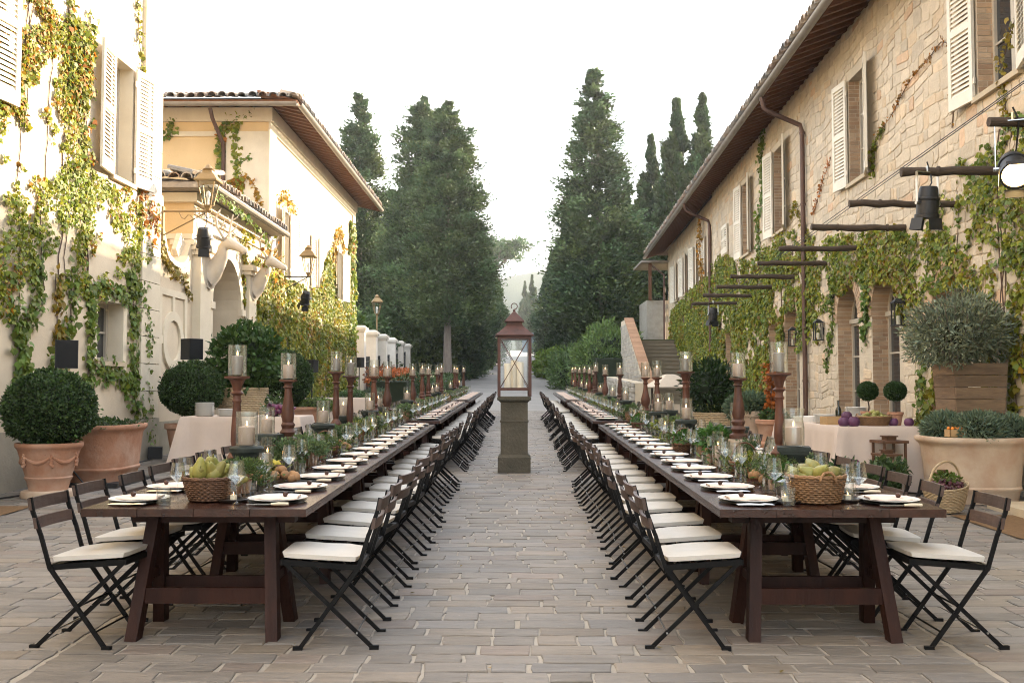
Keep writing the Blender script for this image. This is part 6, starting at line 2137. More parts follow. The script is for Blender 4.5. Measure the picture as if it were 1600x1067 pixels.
tub('terracotta_tub', (5.12, 11.35, gz(11.3) + .01), .03, .52, .48, TUBP, 'terracotta_pale', 'big weathered pale terracotta tub in front of the wooden planter')
for i, (x, y, r, lab) in enumerate(((4.86, 11.45, (.22, .22, .17), 'smaller blue green lavender bush at the left of the pale tub'), (5.10, 11.12, (.29, .26, .19), 'larger blue green lavender bush in the pale tub'), (5.5, 11.3, (.2, .25, .14), 'lavender bush at the right edge of the pale tub'))):
    o = empty('lavender_bush', (x, y, gz(y) + .80)); tag(o, lab, 'plant', 'lavender bushes')
    shrub_part(o, 'foliage', r, 3200, .075, 'leaf_olive', lump=.15, fill=.4, shape='thin', outward=1.2, base=(.8, 1.0, .85), core=.75)
o = empty('produce_box', (4.82, 11.06, gz(11.1) + .745)); tag(o, 'small pale wooden box of orange fruit on the pale tub rim', 'box')
m = MB()
for s in (-1, 1): m.span((-.09, s * .06 - .006, 0), (.09, s * .06 + .006, .08)); m.span((s * .09 - .006, -.066, 0), (s * .09 + .006, .066, .08))
m.span((-.09, -.06, 0), (.09, .06, .01)); m.build('box_sides', 'crate_wood', o)
ORG = ball_mesh('kumquat', 'pumpkin', n=10)
for k in range(9):
    p = put('kumquat', ORG, None, (4.82 + random.uniform(-.065, .065), 11.06 + random.uniform(-.04, .04), gz(11.1) + .83 + random.uniform(0, .012))); p.scale = (.021,) * 3; tag(p, 'small orange fruit in the box on the pale tub', 'fruit', 'orange fruit on the pale tub')

# tapered plank planter with olive bush
wp = empty('plank_planter', (5.42, 12.03, gz(12))); tag(wp, 'tall tapered planter of old brown planks holding the olive bush', 'planter')
H_ = 1.56
for side in range(4):
    a = side * math.pi / 2
    R_ = Matrix.Rotation(a, 3, 'Z')
    nrow = 11
    for k in range(nrow):
        z0, z1 = H_ * k / nrow + .003, H_ * (k + 1) / nrow - .003
        h0, h1 = .23 + .085 * z0 / H_, .23 + .085 * z1 / H_
        m = MB()
        e = random.uniform(0, .006)
        tx = .0 if side % 2 == 0 else .024
        vs = [(-h0 + tx, -h0 - e, z0), (h0 - tx, -h0 - e, z0), (h1 - tx, -h1 - e, z1), (-h1 + tx, -h1 - e, z1), (-h0 + tx, -h0 + .022, z0), (h0 - tx, -h0 + .022, z0), (h1 - tx, -h1 + .022, z1), (-h1 + tx, -h1 + .022, z1)]
        m.add([R_ @ Vector(v) for v in vs], [(0, 1, 2, 3), (7, 6, 5, 4), (0, 4, 5, 1), (1, 5, 6, 2), (2, 6, 7, 3), (3, 7, 4, 0)])
        m.build('plank', 'plank_wood', wp)
m = MB(); m.span((-.285, -.285, H_ - .12), (.285, .285, H_ - .1)); m.build('soil_top', 'soil', wp)
ob = empty('olive_bush', (5.28, 12.0, gz(12) + H_ + .36)); tag(ob, 'rounded silvery olive bush in the tall plank planter', 'bush')
m = MB()
for k in range(26):
    a, r = k * 2.4, .46 * math.sqrt((k + .5) / 26)
    m.tube([(.1 * math.cos(a), .1 * math.sin(a), -.42), (r * .7 * math.cos(a), r * .7 * math.sin(a), -.05), (r * 1.2 * math.cos(a), r * 1.2 * math.sin(a), .2 + .2 * random.random())], [.014, .009, .004], 5)
m.build('branches', 'bark', ob)
shrub_part(ob, 'foliage', (.60, .56, .44), 8500, .075, 'leaf_olive', lump=.4, fill=.6, shape='thin', outward=.9, core=.4, base=(1.1, 1.15, 1.0), amt=.55)

# speakers


def speaker(loc, rz, label, pole=1.2, s=1.0, tilt=0):
    o = empty('loudspeaker', loc, rz); tag(o, label, 'loudspeaker', 'loudspeakers')
    m = MB(); m.span((-.15 * s, -.15 * s, 0), (.15 * s, .15 * s, .40 * s)); m.build('cabinet', 'speaker_black', o)
    m = MB(); m.span((-.138 * s, -.158 * s, .012), (.138 * s, -.152 * s, .388 * s)); m.build('grille', 'speaker_grille', o)
    m = MB(); m.tube([(0, 0, 0), (0, 0, -pole)], .017, 8)
    for k in range(3): m.tube([(0, 0, -pole * .75), (.28 * math.cos(k * 2.1), .28 * math.sin(k * 2.1), -pole)], .011, 6)
    m.tube([(0, .17 * s, .30 * s), (-.03, .20 * s, .2 * s), (0, .17 * s, .05 * s)], .012, 6)
    m.build('stand', 'black_metal', o, smooth=True)


speaker((-5.52, 12.1, 1.72), .45, 'black loudspeaker on a stand above the boxwood ball at far left', 1.48, .85)
speaker((-5.57, 16.9, 1.96), .9, 'black loudspeaker in front of the moulded wall panel', 1.65, .88)
speaker((-5.0, 24.0, 1.85), 1.2, 'black loudspeaker on a pole before the villa ivy', 1.42, .75)
speaker((-4.9, 30.5, 2.1), 1.2, 'farthest black loudspeaker, by the villa ivy corner', 1.5, .75)
m = MB(); m.span((-.11, -.12, 0), (.11, .12, .20)); o = m.build('uplight_box', 'speaker_black', None, (-6.02, 16.5, gz(16.5) + .01), rot=(0, 0, .3)); tag(o, 'small black uplight box on the ground by the left wall', 'light box')
m = MB(); pts = [(-6.08, 11.0, gz(11) + .02), (-5.9, 11.4, gz(11.4) + .02), (-5.75, 12.0, gz(12) + .02), (-5.95, 12.5, gz(12.5) + .02), (-6.0, 14, gz(14) + .02), (-6.02, 16.4, gz(16.4) + .02)]
m.tube(pts, .012, 6); o = m.build('power_cable', 'black_metal', smooth=True); tag(o, 'black power cable lying along the foot of the left wall', 'cable')

# ================================================================== BUFFETS


def buffet(x0, x1, y0, y1, h, label, amp=.026):
    yc = (y0 + y1) / 2
    o = empty('buffet_table', ((x0 + x1) / 2, yc, gz(yc))); tag(o, label, 'buffet table', 'clothed buffet tables')
    hx, hy = (x1 - x0) / 2, (y1 - y0) / 2
    per, N = [], 240
    L = 4 * (hx + hy)
    for k in range(N):
        s = L * k / N
        if s < 2 * hx: p = (-hx + s, -hy, 0, -1)
        elif s < 2 * hx + 2 * hy: p = (hx, -hy + s - 2 * hx, 1, 0)
        elif s < 4 * hx + 2 * hy: p = (hx - (s - 2 * hx - 2 * hy), hy, 0, 1)
        else: p = (-hx, hy - (s - 4 * hx - 2 * hy), -1, 0)
        per.append((p, s))
    m = MB()
    rows = [0, .015, .12, .3, .5, .7, .86, 1.0]
    vs, fs = [], []
    for t in rows:
        for (x, y, nx, ny), s in per:
            f = amp * (t ** 1.2) * (math.sin(s * 6.3) + .7 * math.sin(s * 13.7 + 2) + .4 * math.sin(s * 23.1)) + .045 * t
            cx = abs(abs(x) - hx) < .12 and abs(abs(y) - hy) < .12
            f += .10 * t * cx
            e = .008 if t > 0 else 0
            ax, ay = (math.copysign(1, x), math.copysign(1, y)) if cx else (nx, ny)
            vs.append((x + ax * (f + e), y + ay * (f + e), h - t * (h - .015) - (.006 if t > 0 else 0)))
    n = len(per)
    for i in range(len(rows) - 1):
        for k in range(n):
            a, b = i * n + k, i * n + (k + 1) % n
            fs.append((a, a + n, b + n, b))
    fs.append(tuple(range(n)))
    m.add(vs, fs); m.build('tablecloth', 'linen', o, smooth=True)
    m = MB(); m.span((-hx + .02, -hy + .02, h - .05), (hx - .02, hy - .02, h - .012)); m.build('tabletop', 'crate_wood', o)
    for sx in (-1, 1):
        for sy in (-1, 1):
            m = MB(); m.span((sx * (hx - .08) - .03, sy * (hy - .08) - .03, 0), (sx * (hx - .08) + .03, sy * (hy - .08) + .03, h - .05)); m.build('leg', 'crate_wood', o)
    return gz(yc) + h


zR = buffet(3.82, 4.78, 11.95, 14.9, .78, 'blush clothed buffet table in front of the stone house')
zL = buffet(-5.02, -3.25, 14.75, 15.7, .78, 'blush clothed buffet table with plate stacks at left')
zL2 = buffet(-5.3, -3.6, 24.6, 25.4, .78, 'white clothed buffet farther along the villa ivy')
SPL = lathe_mesh('stacked_plate', [(0, 0), (.09, 0), (.135, .014), (.138, .018), (.09, .008), (0, .007)], 'porcelain', 24)


def stack(x, y, z, n, where):
    for k in range(n):
        p = put('stacked_plate', SPL, None, (x + random.gauss(0, .002), y + random.gauss(0, .002), z + k * .0135)); p.scale = (1.05, 1.05, 1.0)
        tag(p, '%s plate from the bottom of the %s' % (ORD[k], where), 'plate', where)


stack(-4.72, 14.95, zL, 15, 'tall white plate stack on left buffet')
stack(-4.38, 14.93, zL, 8, 'middle white plate stack on left buffet')
stack(-4.08, 14.93, zL, 4, 'low white plate stack on left buffet')
stack(4.0, 13.1, zR, 8, 'white plate stack beside the wooden crate, right buffet')
stack(4.45, 13.2, zR, 15, 'tall white plate stack behind the bottle, right buffet')
m = MB(); m.lathe([(.01, 0), (.16, 0), (.19, .07), (.185, .07), (.155, .006), (0, .006)], 24); o = m.build('serving_bowl', 'porcelain', None, (3.96, 13.75, zR), True); tag(o, 'shallow white serving bowl at the back of the right buffet', 'bowl')
m = MB()
for s in (-1, 1): m.span((-.19, s * .12 - .008, .0), (.19, s * .12 + .008, .10)); m.span((s * .19 - .008, -.112, 0), (s * .19 + .008, .112, .10))
m.span((-.18, -.11, .004), (.18, .11, .014)); o = m.build('wooden_crate', 'crate_wood', None, (4.03, 12.62, zR), rot=(0, 0, .1)); tag(o, 'low pale wooden crate on the right buffet', 'crate')
m = MB(); m.lathe([(0, 0), (.036, 0), (.038, .006), (.038, .17), (.030, .20), (.014, .225), (.013, .29), (.016, .292), (.016, .302), (0, .302)], 18); o = m.build('dark_bottle', 'bottle_glass', None, (4.12, 12.9, zR), True); tag(o, 'dark glass bottle behind the crate on the right buffet', 'bottle')
fb = basket_mesh(.20, .16, .11, 9, 'wicker_mid', 24, .8)
o = empty('fruit_basket', (4.33, 12.22, zR)); tag(o, 'wide wicker basket of green fruit on the right buffet', 'basket')
for n_, me in fb: put(n_, me, o)
for s in (-1, 1): put('handle', handle_mesh(.05, .055, .09, 'wicker_mid', rr=.007, axis='y'), o, (s * .2, 0, 0))
GAP = ball_mesh('green_fruit', 'pear', n=12)
heap(4.33, 12.22, zR + .06, 34, GAP, 'green_fruit', .17, .030, 'green fruit in the wide basket on the right buffet', 'fruit', .75)


def cabbage(x, y, z, r, label, cat='cabbage'):
    o = empty('purple_cabbage', (x, y, z + r * .8)); tag(o, label, cat, 'purple cabbages')
    m = MB(); m.lathe([(math.sin(math.pi * k / 7) * r + 1e-5, -math.cos(math.pi * k / 7) * r * .9) for k in range(8)], 14); m.build('head', 'cabbage', o, smooth=2)
    m = MB()
    for k in range(9):
        a = k * .7
        vs, fs = [], []
        for j in range(5):
            f = -1.2 + 2.2 * j / 4
            for i in range(5):
                b = a + (i - 2) * .22 * math.cos(f * .6)
                q = r * (1.06 + .03 * (k % 3) + .05 * (j == 4) * (i % 2))
                vs.append((q * math.cos(b) * math.cos(f), q * math.sin(b) * math.cos(f), q * math.sin(f) * .95))
        for j in range(4):
            for i in range(4): fs.append((j * 5 + i, j * 5 + i + 1, j * 5 + i + 6, j * 5 + i + 5))
        m.add(vs, fs)
    m.build('outer_leaves', 'cabbage', o, smooth=2)


for i, (x, y, r, lab) in enumerate(((3.92, 12.08, .062, 'front left purple cabbage by the fruit basket'), (4.03, 12.05, .066, 'second purple cabbage by the fruit basket'), (3.98, 12.15, .06, 'purple cabbage stacked behind the front pair'), (4.56, 12.2, .055, 'purple cabbage between fruit basket and topiary'), (4.72, 12.12, .055, 'purple cabbage right of the topiary pot'))):
    cabbage(x, y, zR + (.07 if i == 2 else 0), r, lab)
for i, (x, y) in enumerate(((4.45, 12.75), (4.62, 12.28))):
    o = round_pot('topiary_pot', (x, y, zR), [(0, 0), (.06, 0), (.062, .005), (.085, .13), (.095, .135), (.095, .165), (.083, .165), (.078, .14), (0, .135)], 'terracotta', ['ball topiary', 'ball topiary'][i] + [' at the back of the right buffet, left of its twin', ' at the right end of the right buffet'][i], 'topiary', 'ball topiaries')
    m = MB(); m.tube([(0, 0, .13), (.012, 0, .22), (-.006, .004, .34)], .009, 6); m.build('stem', 'bark_dark', o, smooth=True)
    shrub_part(o, 'foliage', (.122, .122, .112), 4600, .022, 'leaf_laurel', (0, 0, .42), .06, .2, core=.9, base=(.55, .7, .5))
# left buffet produce
AUB = lathe_mesh('aubergine', [(0, 0), (.03, .006), (.045, .04), (.042, .09), (.028, .14), (.018, .17), (.012, .185), (0, .188)], 'aubergine', 14, 2)
for k in range(9):
    p = put('aubergine', AUB, None, (-3.62 + random.uniform(-.14, .14), 15.0 + random.uniform(-.1, .1), zL + .045 + .04 * (k // 3)), (1.45 + random.uniform(-.3, .3), 0, random.uniform(0, 6))); tag(p, 'glossy purple aubergine heaped on the left buffet', 'aubergine', 'aubergines on left buffet')
o = empty('leafy_posy', (-3.68, 15.1, zL + .12)); tag(o, 'green leaves with white blooms behind the aubergines', 'plant')
shrub_part(o, 'foliage', (.2, .15, .2), 350, .07, 'leaf_laurel', lump=.4, fill=.7, core=0)
shrub_part(o, 'blooms', (.2, .15, .22), 60, .05, 'petal', lump=.4, fill=.3, core=0, base=(.8, .78, .68))

# laurel in a big wicker basket, more balls and pots at left
BIGW = basket_mesh(.42, .38, .55, 18, 'wicker_light', 30)


def wicker_tub(loc, label, sc=1.0):
    o = empty('wicker_tub', loc); o.scale = (sc,) * 3; tag(o, label, 'basket', 'big wicker tubs')
    for n_, me in BIGW: put(n_, me, o)


wicker_tub((-4.75, 17.1, gz(17) + .62), 'big pale wicker basket holding the laurel behind the left buffet')
m = MB(); m.span((-.5, -.45, 0), (.5, .45, .6)); o = m.build('wooden_stand', 'crate_wood', None, (-4.75, 17.1, gz(17) + .01)); tag(o, 'wooden stand under the pale wicker basket', 'stand')
o = empty('laurel_bush', (-4.7, 17.1, gz(17) + 1.66)); tag(o, 'bushy glossy laurel in the pale wicker basket', 'bush')
shrub_part(o, 'foliage', (.56, .52, .60), 2600, .12, 'leaf_laurel', lump=.35, fill=.5, core=.6, outward=.8, base=(.85, 1.0, .7))
o = round_pot('terracotta_pot', (-5.38, 16.2, gz(16.2) + .01), [(0, 0), (.24, 0), (.25, .02), (.33, .5), (.37, .53), (.37, .60), (.33, .60), (.30, .55), (0, .53)], 'terracotta', 'terracotta pot under the boxwood ball by the moulded panel', 'pot')
boxball((-5.33, 16.2, 1.46), (.48, .48, .43), 13000, 'boxwood ball in front of the moulded wall panel', .042)
tub('terracotta_tub', (-4.55, 20.3, gz(20) + .01), 0, .62, .42, TUBP, 'terracotta', 'reddish terracotta tub behind the left buffet, under the dark ball')
boxball((-4.72, 20.2, gz(20) + 1.30), (.50, .50, .56), 12000, 'dark boxwood ball right of the laurel', .045)
o = empty('silver_mound', (-4.1, 20.2, gz(20) + .75)); tag(o, 'pale green cushion plant in the tub beside the dark ball', 'plant')
shrub_part(o, 'foliage', (.36, .3, .16), 2400, .04, 'leaf_herb', lump=.1, fill=.2, core=.9, base=(1.7, 1.7, 1.0))
for i, (x, y, lab, b) in enumerate(((-4.3, 30.0, 'low terracotta bowl of lavender before the villa corner', (.55, .72, .62)), (-4.6, 27.5, 'terracotta bowl of greens beside the white buffet', (.5, .8, .4)))):
    o = round_pot('terracotta_bowl', (x, y, gz(y) + .3), [(0, 0), (.3, 0), (.42, .22), (.46, .24), (.46, .30), (.40, .30), (0, .24)], 'terracotta', lab, 'bowl planter')
    shrub_part(o, 'foliage', (.42, .42, .25), 2400, .09, 'leaf_olive', (0, 0, .36), lump=.2, fill=.4, shape='thin', base=b, core=.8)
    m = MB(); m.span((-.3, -.3, -.3), (.3, .3, 0)); m.build('block', 'rough_stone', o)

# right side planters
RP = [(0, 0), (.22, 0), (.225, .02), (.25, .20), (.265, .22), (.265, .25), (.25, .27), (.275, .52), (.29, .54), (.31, .56), (.315, .62), (.29, .63), (.26, .6), (0, .58)]
for i, (x, y, lab, s) in enumerate(((3.72, 16.1, 'ribbed terracotta pot of rosemary beyond the right buffet', 1.12), (3.95, 15.45, 'terracotta pot with red vine beside the rosemary pot', .95))):
    o = round_pot('terracotta_pot', (x, y, gz(y) + .12), RP, 'terracotta_pale' if i == 0 else 'terracotta', lab, 'pot'); o.scale = (s,) * 3
    m = MB(); m.span((-.25, -.25, -.105), (.25, .25, 0)); m.build('block', 'rough_stone', o)
    if i == 0: shrub_part(o, 'foliage', (.31, .31, .17), 3400, .09, 'leaf_olive', (0, 0, .68), .12, .4, 'thin', 1.2, (.6, .8, .62), .8)
    else:
        shrub_part(o, 'foliage', (.22, .22, .12), 500, .07, 'leaf_herb', (0, 0, .65), .4, .5, base=(.7, .9, .6), core=.7)
        m = MB(); m.tube([(0, .1, .6), (-.03, .1, 1.0), (.02, .12, 1.5)], .01, 5); m.build('cane', 'bark', o)
        P = np.stack([rng.normal(0, .06, 420), rng.normal(.1, .06, 420), rng.uniform(.65, 1.55, 420)], 1)
        put('red_leaves', leaf_mesh('red_leaves', P, rng.normal(size=(420, 3)) + np.array([0, 0, -.6]), rand_dirs(420), rng.uniform(.05, .09, 420), 'leaf_ivy', 'ivy', vary(420, (2.0, .55, .5), .35)), o)
wicker_tub((3.96, 20.0, gz(20) + .02), 'big wicker basket with dark shrub beyond the right pots', 1.1)
o = empty('dark_shrub', (3.85, 20.0, gz(20) + 1.12)); tag(o, 'dark pointed leafed shrub in the right wicker basket', 'bush')
shrub_part(o, 'foliage', (.55, .5, .52), 2600, .13, 'leaf_laurel', lump=.3, fill=.5, core=.65, shape='thin', outward=1.0, base=(.28, .42, .25))
o = empty('roofed_stand', (3.32, 22.0, gz(22))); tag(o, 'small stand with pale pitched canopy below the garden stair', 'stand')
for sx in (-1, 1):
    for sy in (-1, 1):
        m = MB(); m.span((sx * .34 - .02, sy * .34 - .02, 0), (sx * .34 + .02, sy * .34 + .02, 1.1)); m.build('post', 'beam_wood', o)
m = MB(); m.lathe([(.62, 1.08), (.64, 1.10), (.18, 1.36), (.1, 1.38), (0, 1.38)], 4, ph=math.pi / 4 + .2); m.build('canopy', 'canvas_cream', o)
m = MB(); m.span((-.36, -.36, .1), (.36, .36, .72)); m.build('counter', 'canvas_cream', o)

# floor lanterns, grape basket, mat and step at right


def wood_lantern(loc, s, label, rz=.15):
    o = empty('wooden_lantern', loc, rz); o.scale = (s,) * 3; tag(o, label, 'lantern', 'wooden floor lanterns')
    for sx in (-1, 1):
        for sy in (-1, 1):
            m = MB(); m.span((sx * .13 - .012, sy * .13 - .012, 0), (sx * .13 + .012, sy * .13 + .012, .62)); m.build('post', 'lantern_wood', o)
    m = MB(); m.span((-.16, -.16, .62), (.16, .16, .65)); m.span((-.06, -.06, .65), (.06, .06, .69)); m.span((-.075, -.075, .69), (.075, .075, .705)); m.build('lid', 'lantern_wood', o)
    m = MB(); m.span((-.15, -.15, 0.0), (.15, .15, .025)); m.build('floor_board', 'lantern_wood', o)
    for k in range(4):
        R_ = Matrix.Rotation(k * math.pi / 2, 3, 'Z')
        m = MB(); m.add([R_ @ Vector(p) for p in ((-.118, -.13, .03), (.118, -.13, .03), (.118, -.13, .61), (-.118, -.13, .61))], [(0, 1, 2, 3)]); m.build('pane', 'glass_thin', o)
    m = MB(); m.lathe([(0, 0), (.038, 0), (.04, .24), (.036, .245), (0, .24)], 16); c = m.build('candle', 'wax_ivory', o, (0, 0, .026), True); put('wick', WICK, c, (0, 0, .24)); put('flame', FLAME, c, (0, 0, .246))


wood_lantern((4.20, 11.45, gz(11.4) + .01), .80, 'shorter wooden lantern with lit candle before the right buffet')
wood_lantern((4.34, 11.75, gz(11.7) + .01), 1.0, 'taller wooden lantern standing behind the shorter one')
wood_lantern((4.62, 10.95, gz(10.9) + .01), .55, 'small dark lantern behind the grape basket', .6)
gb = basket_mesh(.22, .15, .26, 14, 'wicker_light', 22)
o = empty('grape_basket', (4.42, 10.4, gz(10.4) + .05), .4); o.rotation_euler = (.12, -.18, .4); tag(o, 'pale hooped wicker basket of grapes on the paving at right', 'basket')
for n_, me in gb: put(n_, me, o)
put('handle', handle_mesh(.22, .26, .24, 'wicker_light', rr=.012), o)
for k in range(70):
    a, q = random.uniform(0, 6.28), math.sqrt(random.random())
    p = put('grape', GRA_ME, o, (.17 * q * math.cos(a), .17 * q * math.sin(a), .235 + .05 * (1 - q) + random.uniform(0, .02))); p.scale = (.020,) * 3
q = empty('grape_leaves', (4.42, 10.4, gz(10.4) + .36)); tag(q, 'green leaves on top of the grape basket', 'leaves')
shrub_part(q, 'foliage', (.12, .1, .05), 160, .05, 'leaf_herb', lump=.3, fill=.6, core=0, base=(1.1, 1.2, .4))
heap(3.75, 11.2, gz(11.2) + .30, 26, ball_mesh('red_onion', 'aubergine', n=10), 'red_onion', .2, .045, 'red onion in the heap beside the wooden lanterns', 'onion')
m = MB(); m.span((-.3, -.25, 0), (.3, .25, .3)); o = m.build('produce_crate', 'wicker_mid', None, (3.75, 11.2, gz(11.2) + .01)); tag(o, 'low crate under the red onions before the right buffet', 'crate')
for i, (x, y) in enumerate(((3.55, 11.0), (3.95, 10.9), (4.1, 11.1))):
    q = empty('leafy_greens', (x, y, gz(y) + .32)); tag(q, ['left', 'middle', 'right'][i] + ' clump of leafy greens below the red onions', 'greens', 'greens on the paving')
    shrub_part(q, 'foliage', (.2, .16, .16), 420, .08, 'leaf_laurel', lump=.4, fill=.6, core=.7)
mm = sheet('door_mat', [4.35, 5.35], [8.75, 9.2, 9.7, 10.15], .022, 'coir', None)
tag(mm, 'brown coir mat on the paving at the right edge', 'mat')
mm = sheet('door_mat', [-6.1, -5.22], [9.7, 10.2, 10.75], .022, 'coir', None)
tag(mm, 'brown coir mat on the paving at the left edge', 'mat')
m = MB(); m.span((0, 0, 0), (.86, 1.35, .10)); o = m.build('door_step', 'travertine', None, (4.98, 9.35, gz(10) - .0)); tag(o, 'pale stone doorstep at the right edge', 'step')

# ================================================================== LAMPS


def street_lantern(o):
    """four-sided lantern hanging above z=0 of its parent"""
    m = MB(); m.lathe([(.03, 0), (.055, .05), (.09, .10)], 4, ph=math.pi / 4); m.build('lantern_base', 'lamp_bronze', o)
    for k in range(4):
        a = math.pi / 4 + k * math.pi / 2
        m = MB(); m.tube([(.10 * math.cos(a), .10 * math.sin(a), .10), (.20 * math.cos(a), .20 * math.sin(a), .50)], .012, 5); m.build('rib', 'lamp_bronze', o)
        b = a + math.pi / 2
        m = MB(); m.add([(.098 * math.cos(a), .098 * math.sin(a), .105), (.098 * math.cos(b), .098 * math.sin(b), .105), (.197 * math.cos(b), .197 * math.sin(b), .495), (.197 * math.cos(a), .197 * math.sin(a), .495)], [(0, 1, 2, 3)]); m.build('pane', 'glass_thin', o)
    m = MB(); m.lathe([(.21, .495), (.27, .50), (.28, .52), (.17, .63), (.12, .66), (.11, .70), (.13, .71)], 4, ph=math.pi / 4); m.lathe([(.07, .70), (.09, .73), (.06, .76), (.045, .78), (.03, .80), (0, .81)], 12); m.build('hood', 'lamp_bronze', o)
    m = MB(); m.tube([(0, 0, .08), (0, 0, .22)], .02, 8); m.lathe([(.02, .22), (.04, .27), (.03, .33), (0, .36)], 10); m.build('bulb', 'porcelain', o)


def spot(loc, rx, rz, label, s=1.0, lit_=False, yoke=.28):
    o = empty('spotlight', loc, rz); o.scale = (s,) * 3; tag(o, label, 'spotlight', 'theatre spotlights')
    R_ = Matrix.Rotation(rx, 3, 'X')
    def T(p): return R_ @ Vector(p)
    m = MB()
    prof = [(.075, .16), (.085, .14), (.095, .05), (.10, 0), (.10, -.10), (.112, -.105), (.112, -.14), (.098, -.14)]
    m.lathe(prof, 20, cap=False); m.lathe([(0, .165), (.076, .16)], 20, cap=False); m.lathe([(.104, .03), (.108, .035), (.108, .05), (.104, .055)], 20)
    m.v = [tuple(T(p)) for p in m.v]; m.build('housing', 'black_metal', o, smooth=True)
    m = MB(); m.lathe([(0, -.125), (.097, -.125)], 20, cap=False); m.v = [tuple(T(p)) for p in m.v]; m.build('lens', 'lamp_lit' if lit_ else 'lens_blue', o)
    for k in range(4):
        a = k * math.pi / 2
        Z_ = Matrix.Rotation(a, 3, 'Z')
        m = MB(); m.add([T(Z_ @ Vector(p)) for p in ((-.075, -.11, -.14), (.075, -.11, -.14), (.078, -.128, -.25), (-.078, -.128, -.25), (-.075, -.113, -.14), (.075, -.113, -.14), (.078, -.131, -.25), (-.078, -.131, -.25))], [(0, 1, 2, 3), (7, 6, 5, 4), (2, 3, 7, 6), (0, 4, 7, 3), (1, 2, 6, 5)]); m.build('barn_door', 'silver' if k == 1 else 'black_metal', o)
    m = MB()
    for sx in (-1, 1): m.bar((sx * .125, 0, -.01), (sx * .125, 0, yoke), .006, .028, up=(0, 1, 0)); m.tube([(sx * .10, 0, 0), (sx * .14, 0, 0)], .016, 8)
    m.bar((-.125, 0, yoke), (.125, 0, yoke), .028, .006); m.tube([(0, 0, yoke), (0, 0, yoke + .06)], .012, 6); m.build('yoke', 'bare_steel', o)
    m = MB(); m.tube([T((0, 0, .15)), T((.03, 0, .2)), (.04, 0, yoke), (0, 0, yoke + .1)], .007, 5); m.build('cable', 'black_metal', o)


for i, (y, z, wx) in enumerate(((17.0, 4.52, XL + .07), (25.2, 4.30, XL + .05))):
    o = empty('wall_lamp', (-5.36, y, z)); tag(o, ['bronze wall lantern on an iron arm at the corner of the left house', 'bronze wall lantern on an iron arm over the villa ivy'][i], 'lamp', 'bronze lanterns')
    m = MB(); m.tube([(wx + 5.36, 0, 0), (.06, 0, 0)], .018, 8); m.tube([(wx + 5.36, 0, -.42), (-.02, 0, -.02)], .012, 8); m.tube([(-.5 + .05 * k, .0, -.02 - .12 * abs(math.sin(k * .9))) for k in range(9)], .008, 6); m.span((wx + 5.35, -.04, -.5), (wx + 5.375, .04, .08)); m.build('bracket', 'black_metal' if i else 'lamp_bronze', o, smooth=True)
    c = empty('lantern', (0, 0, .02), .35, o)
    street_lantern(o)
    bpy.data.objects.remove(c)
spot((-5.42, 16.98, 4.04), .35, .3, 'black spotlight hanging under the lantern at the left house corner', 1.15, yoke=.30)
spot((-5.42, 25.15, 3.74), .6, .5, 'black spotlight hanging under the lantern over the villa ivy', 1.15, yoke=.36)
o = empty('lamp_post', (-6.56, 45.8, gz(45.8))); tag(o, 'bronze lamp post rising behind the white garden piers', 'lamp')
m = MB(); m.tube([(0, 0, 0), (0, 0, .5), (0, 0, 3.75)], [.07, .045, .035], 10); m.build('post', 'lamp_bronze', o, smooth=True)
c = empty('lantern_head', (0, 0, 3.72), .3, o); c.scale = (1.25,) * 3
street_lantern(c)
spot((4.60, 9.2, 3.52), -1.0, -.35, 'lit black spotlight under the beam at the right edge', 1.25, True, .36)
spot((4.66, 11.3, 3.58), .12, .35, 'dark spotlight hanging from the second beam, near the right edge', 1.2, False, .30)
spot((5.72, 29.3, 3.62), .2, .3, 'small dark spotlight on the farthest log beam', 1.3, False, .26)
spl = bpy.data.lights.new('spotlight_beam', 'SPOT'); spl.energy = 30; spl.color = (1, .8, .5); spl.spot_size = rad(60); spl.shadow_soft_size = .09
so = bpy.data.objects.new('spotlight_beam', spl); COL.objects.link(so); so.location = (4.48, 9.05, 3.40); so.rotation_euler = Vector((.45, .6, .65)).to_track_quat('Z', 'Y').to_euler()
for i, (s, z) in enumerate(((22.3, 2.42), (20.15, 2.45), (15.5, 2.46))):
    o = empty('wall_lantern', WR(s, z, .12)); o.rotation_euler = (0, 0, -KX); tag(o, ['black framed wall lantern beyond the downpipe, half in ivy', 'black framed wall lantern between downpipe and first arch', 'black framed wall lantern right of the arched doors'][i], 'lamp', 'black wall lanterns')
    m = MB()
    for sx in (-1, 1):
        for sy in (-1, 1): m.span((sx * .075 - .009, sy * .075 - .009, 0), (sx * .075 + .009, sy * .075 + .009, .34))
    m.span((-.09, -.09, -.015), (.09, .09, 0)); m.span((-.09, -.09, .34), (.09, .09, .355)); m.lathe([(.12, .355), (.04, .41), (0, .42)], 4, ph=math.pi / 4); m.span((.09, -.03, .1), (.12, .03, .25)); m.build('frame', 'black_metal', o)
    for k in range(4):
        R_ = Matrix.Rotation(k * math.pi / 2, 3, 'Z'); m = MB(); m.add([R_ @ Vector(p) for p in ((-.066, -.076, .0), (.066, -.076, .0), (.066, -.076, .34), (-.066, -.076, .34))], [(0, 1, 2, 3)]); m.build('pane', 'glass_thin', o)
    m = MB(); m.lathe([(0, 0), (.025, 0), (.025, .14), (0, .14)], 10); m.build('candle', 'wax_ivory', o)
for i, (za, zb, da) in enumerate(((4.75, 4.02, .55), (4.62, 3.98, .75))):
    m = MB(); m.tube([WR(8 + 2.2 * k, za + (zb - za) * k / 10 - .05 * math.sin(k * math.pi), da) for k in range(11)], .006, 5)
    o = m.build('overhead_wire', 'black_metal'); tag(o, ['upper', 'lower'][i] + ' thin dark wire running along the log beams', 'wire')

# ================================================================== DEER HEADS


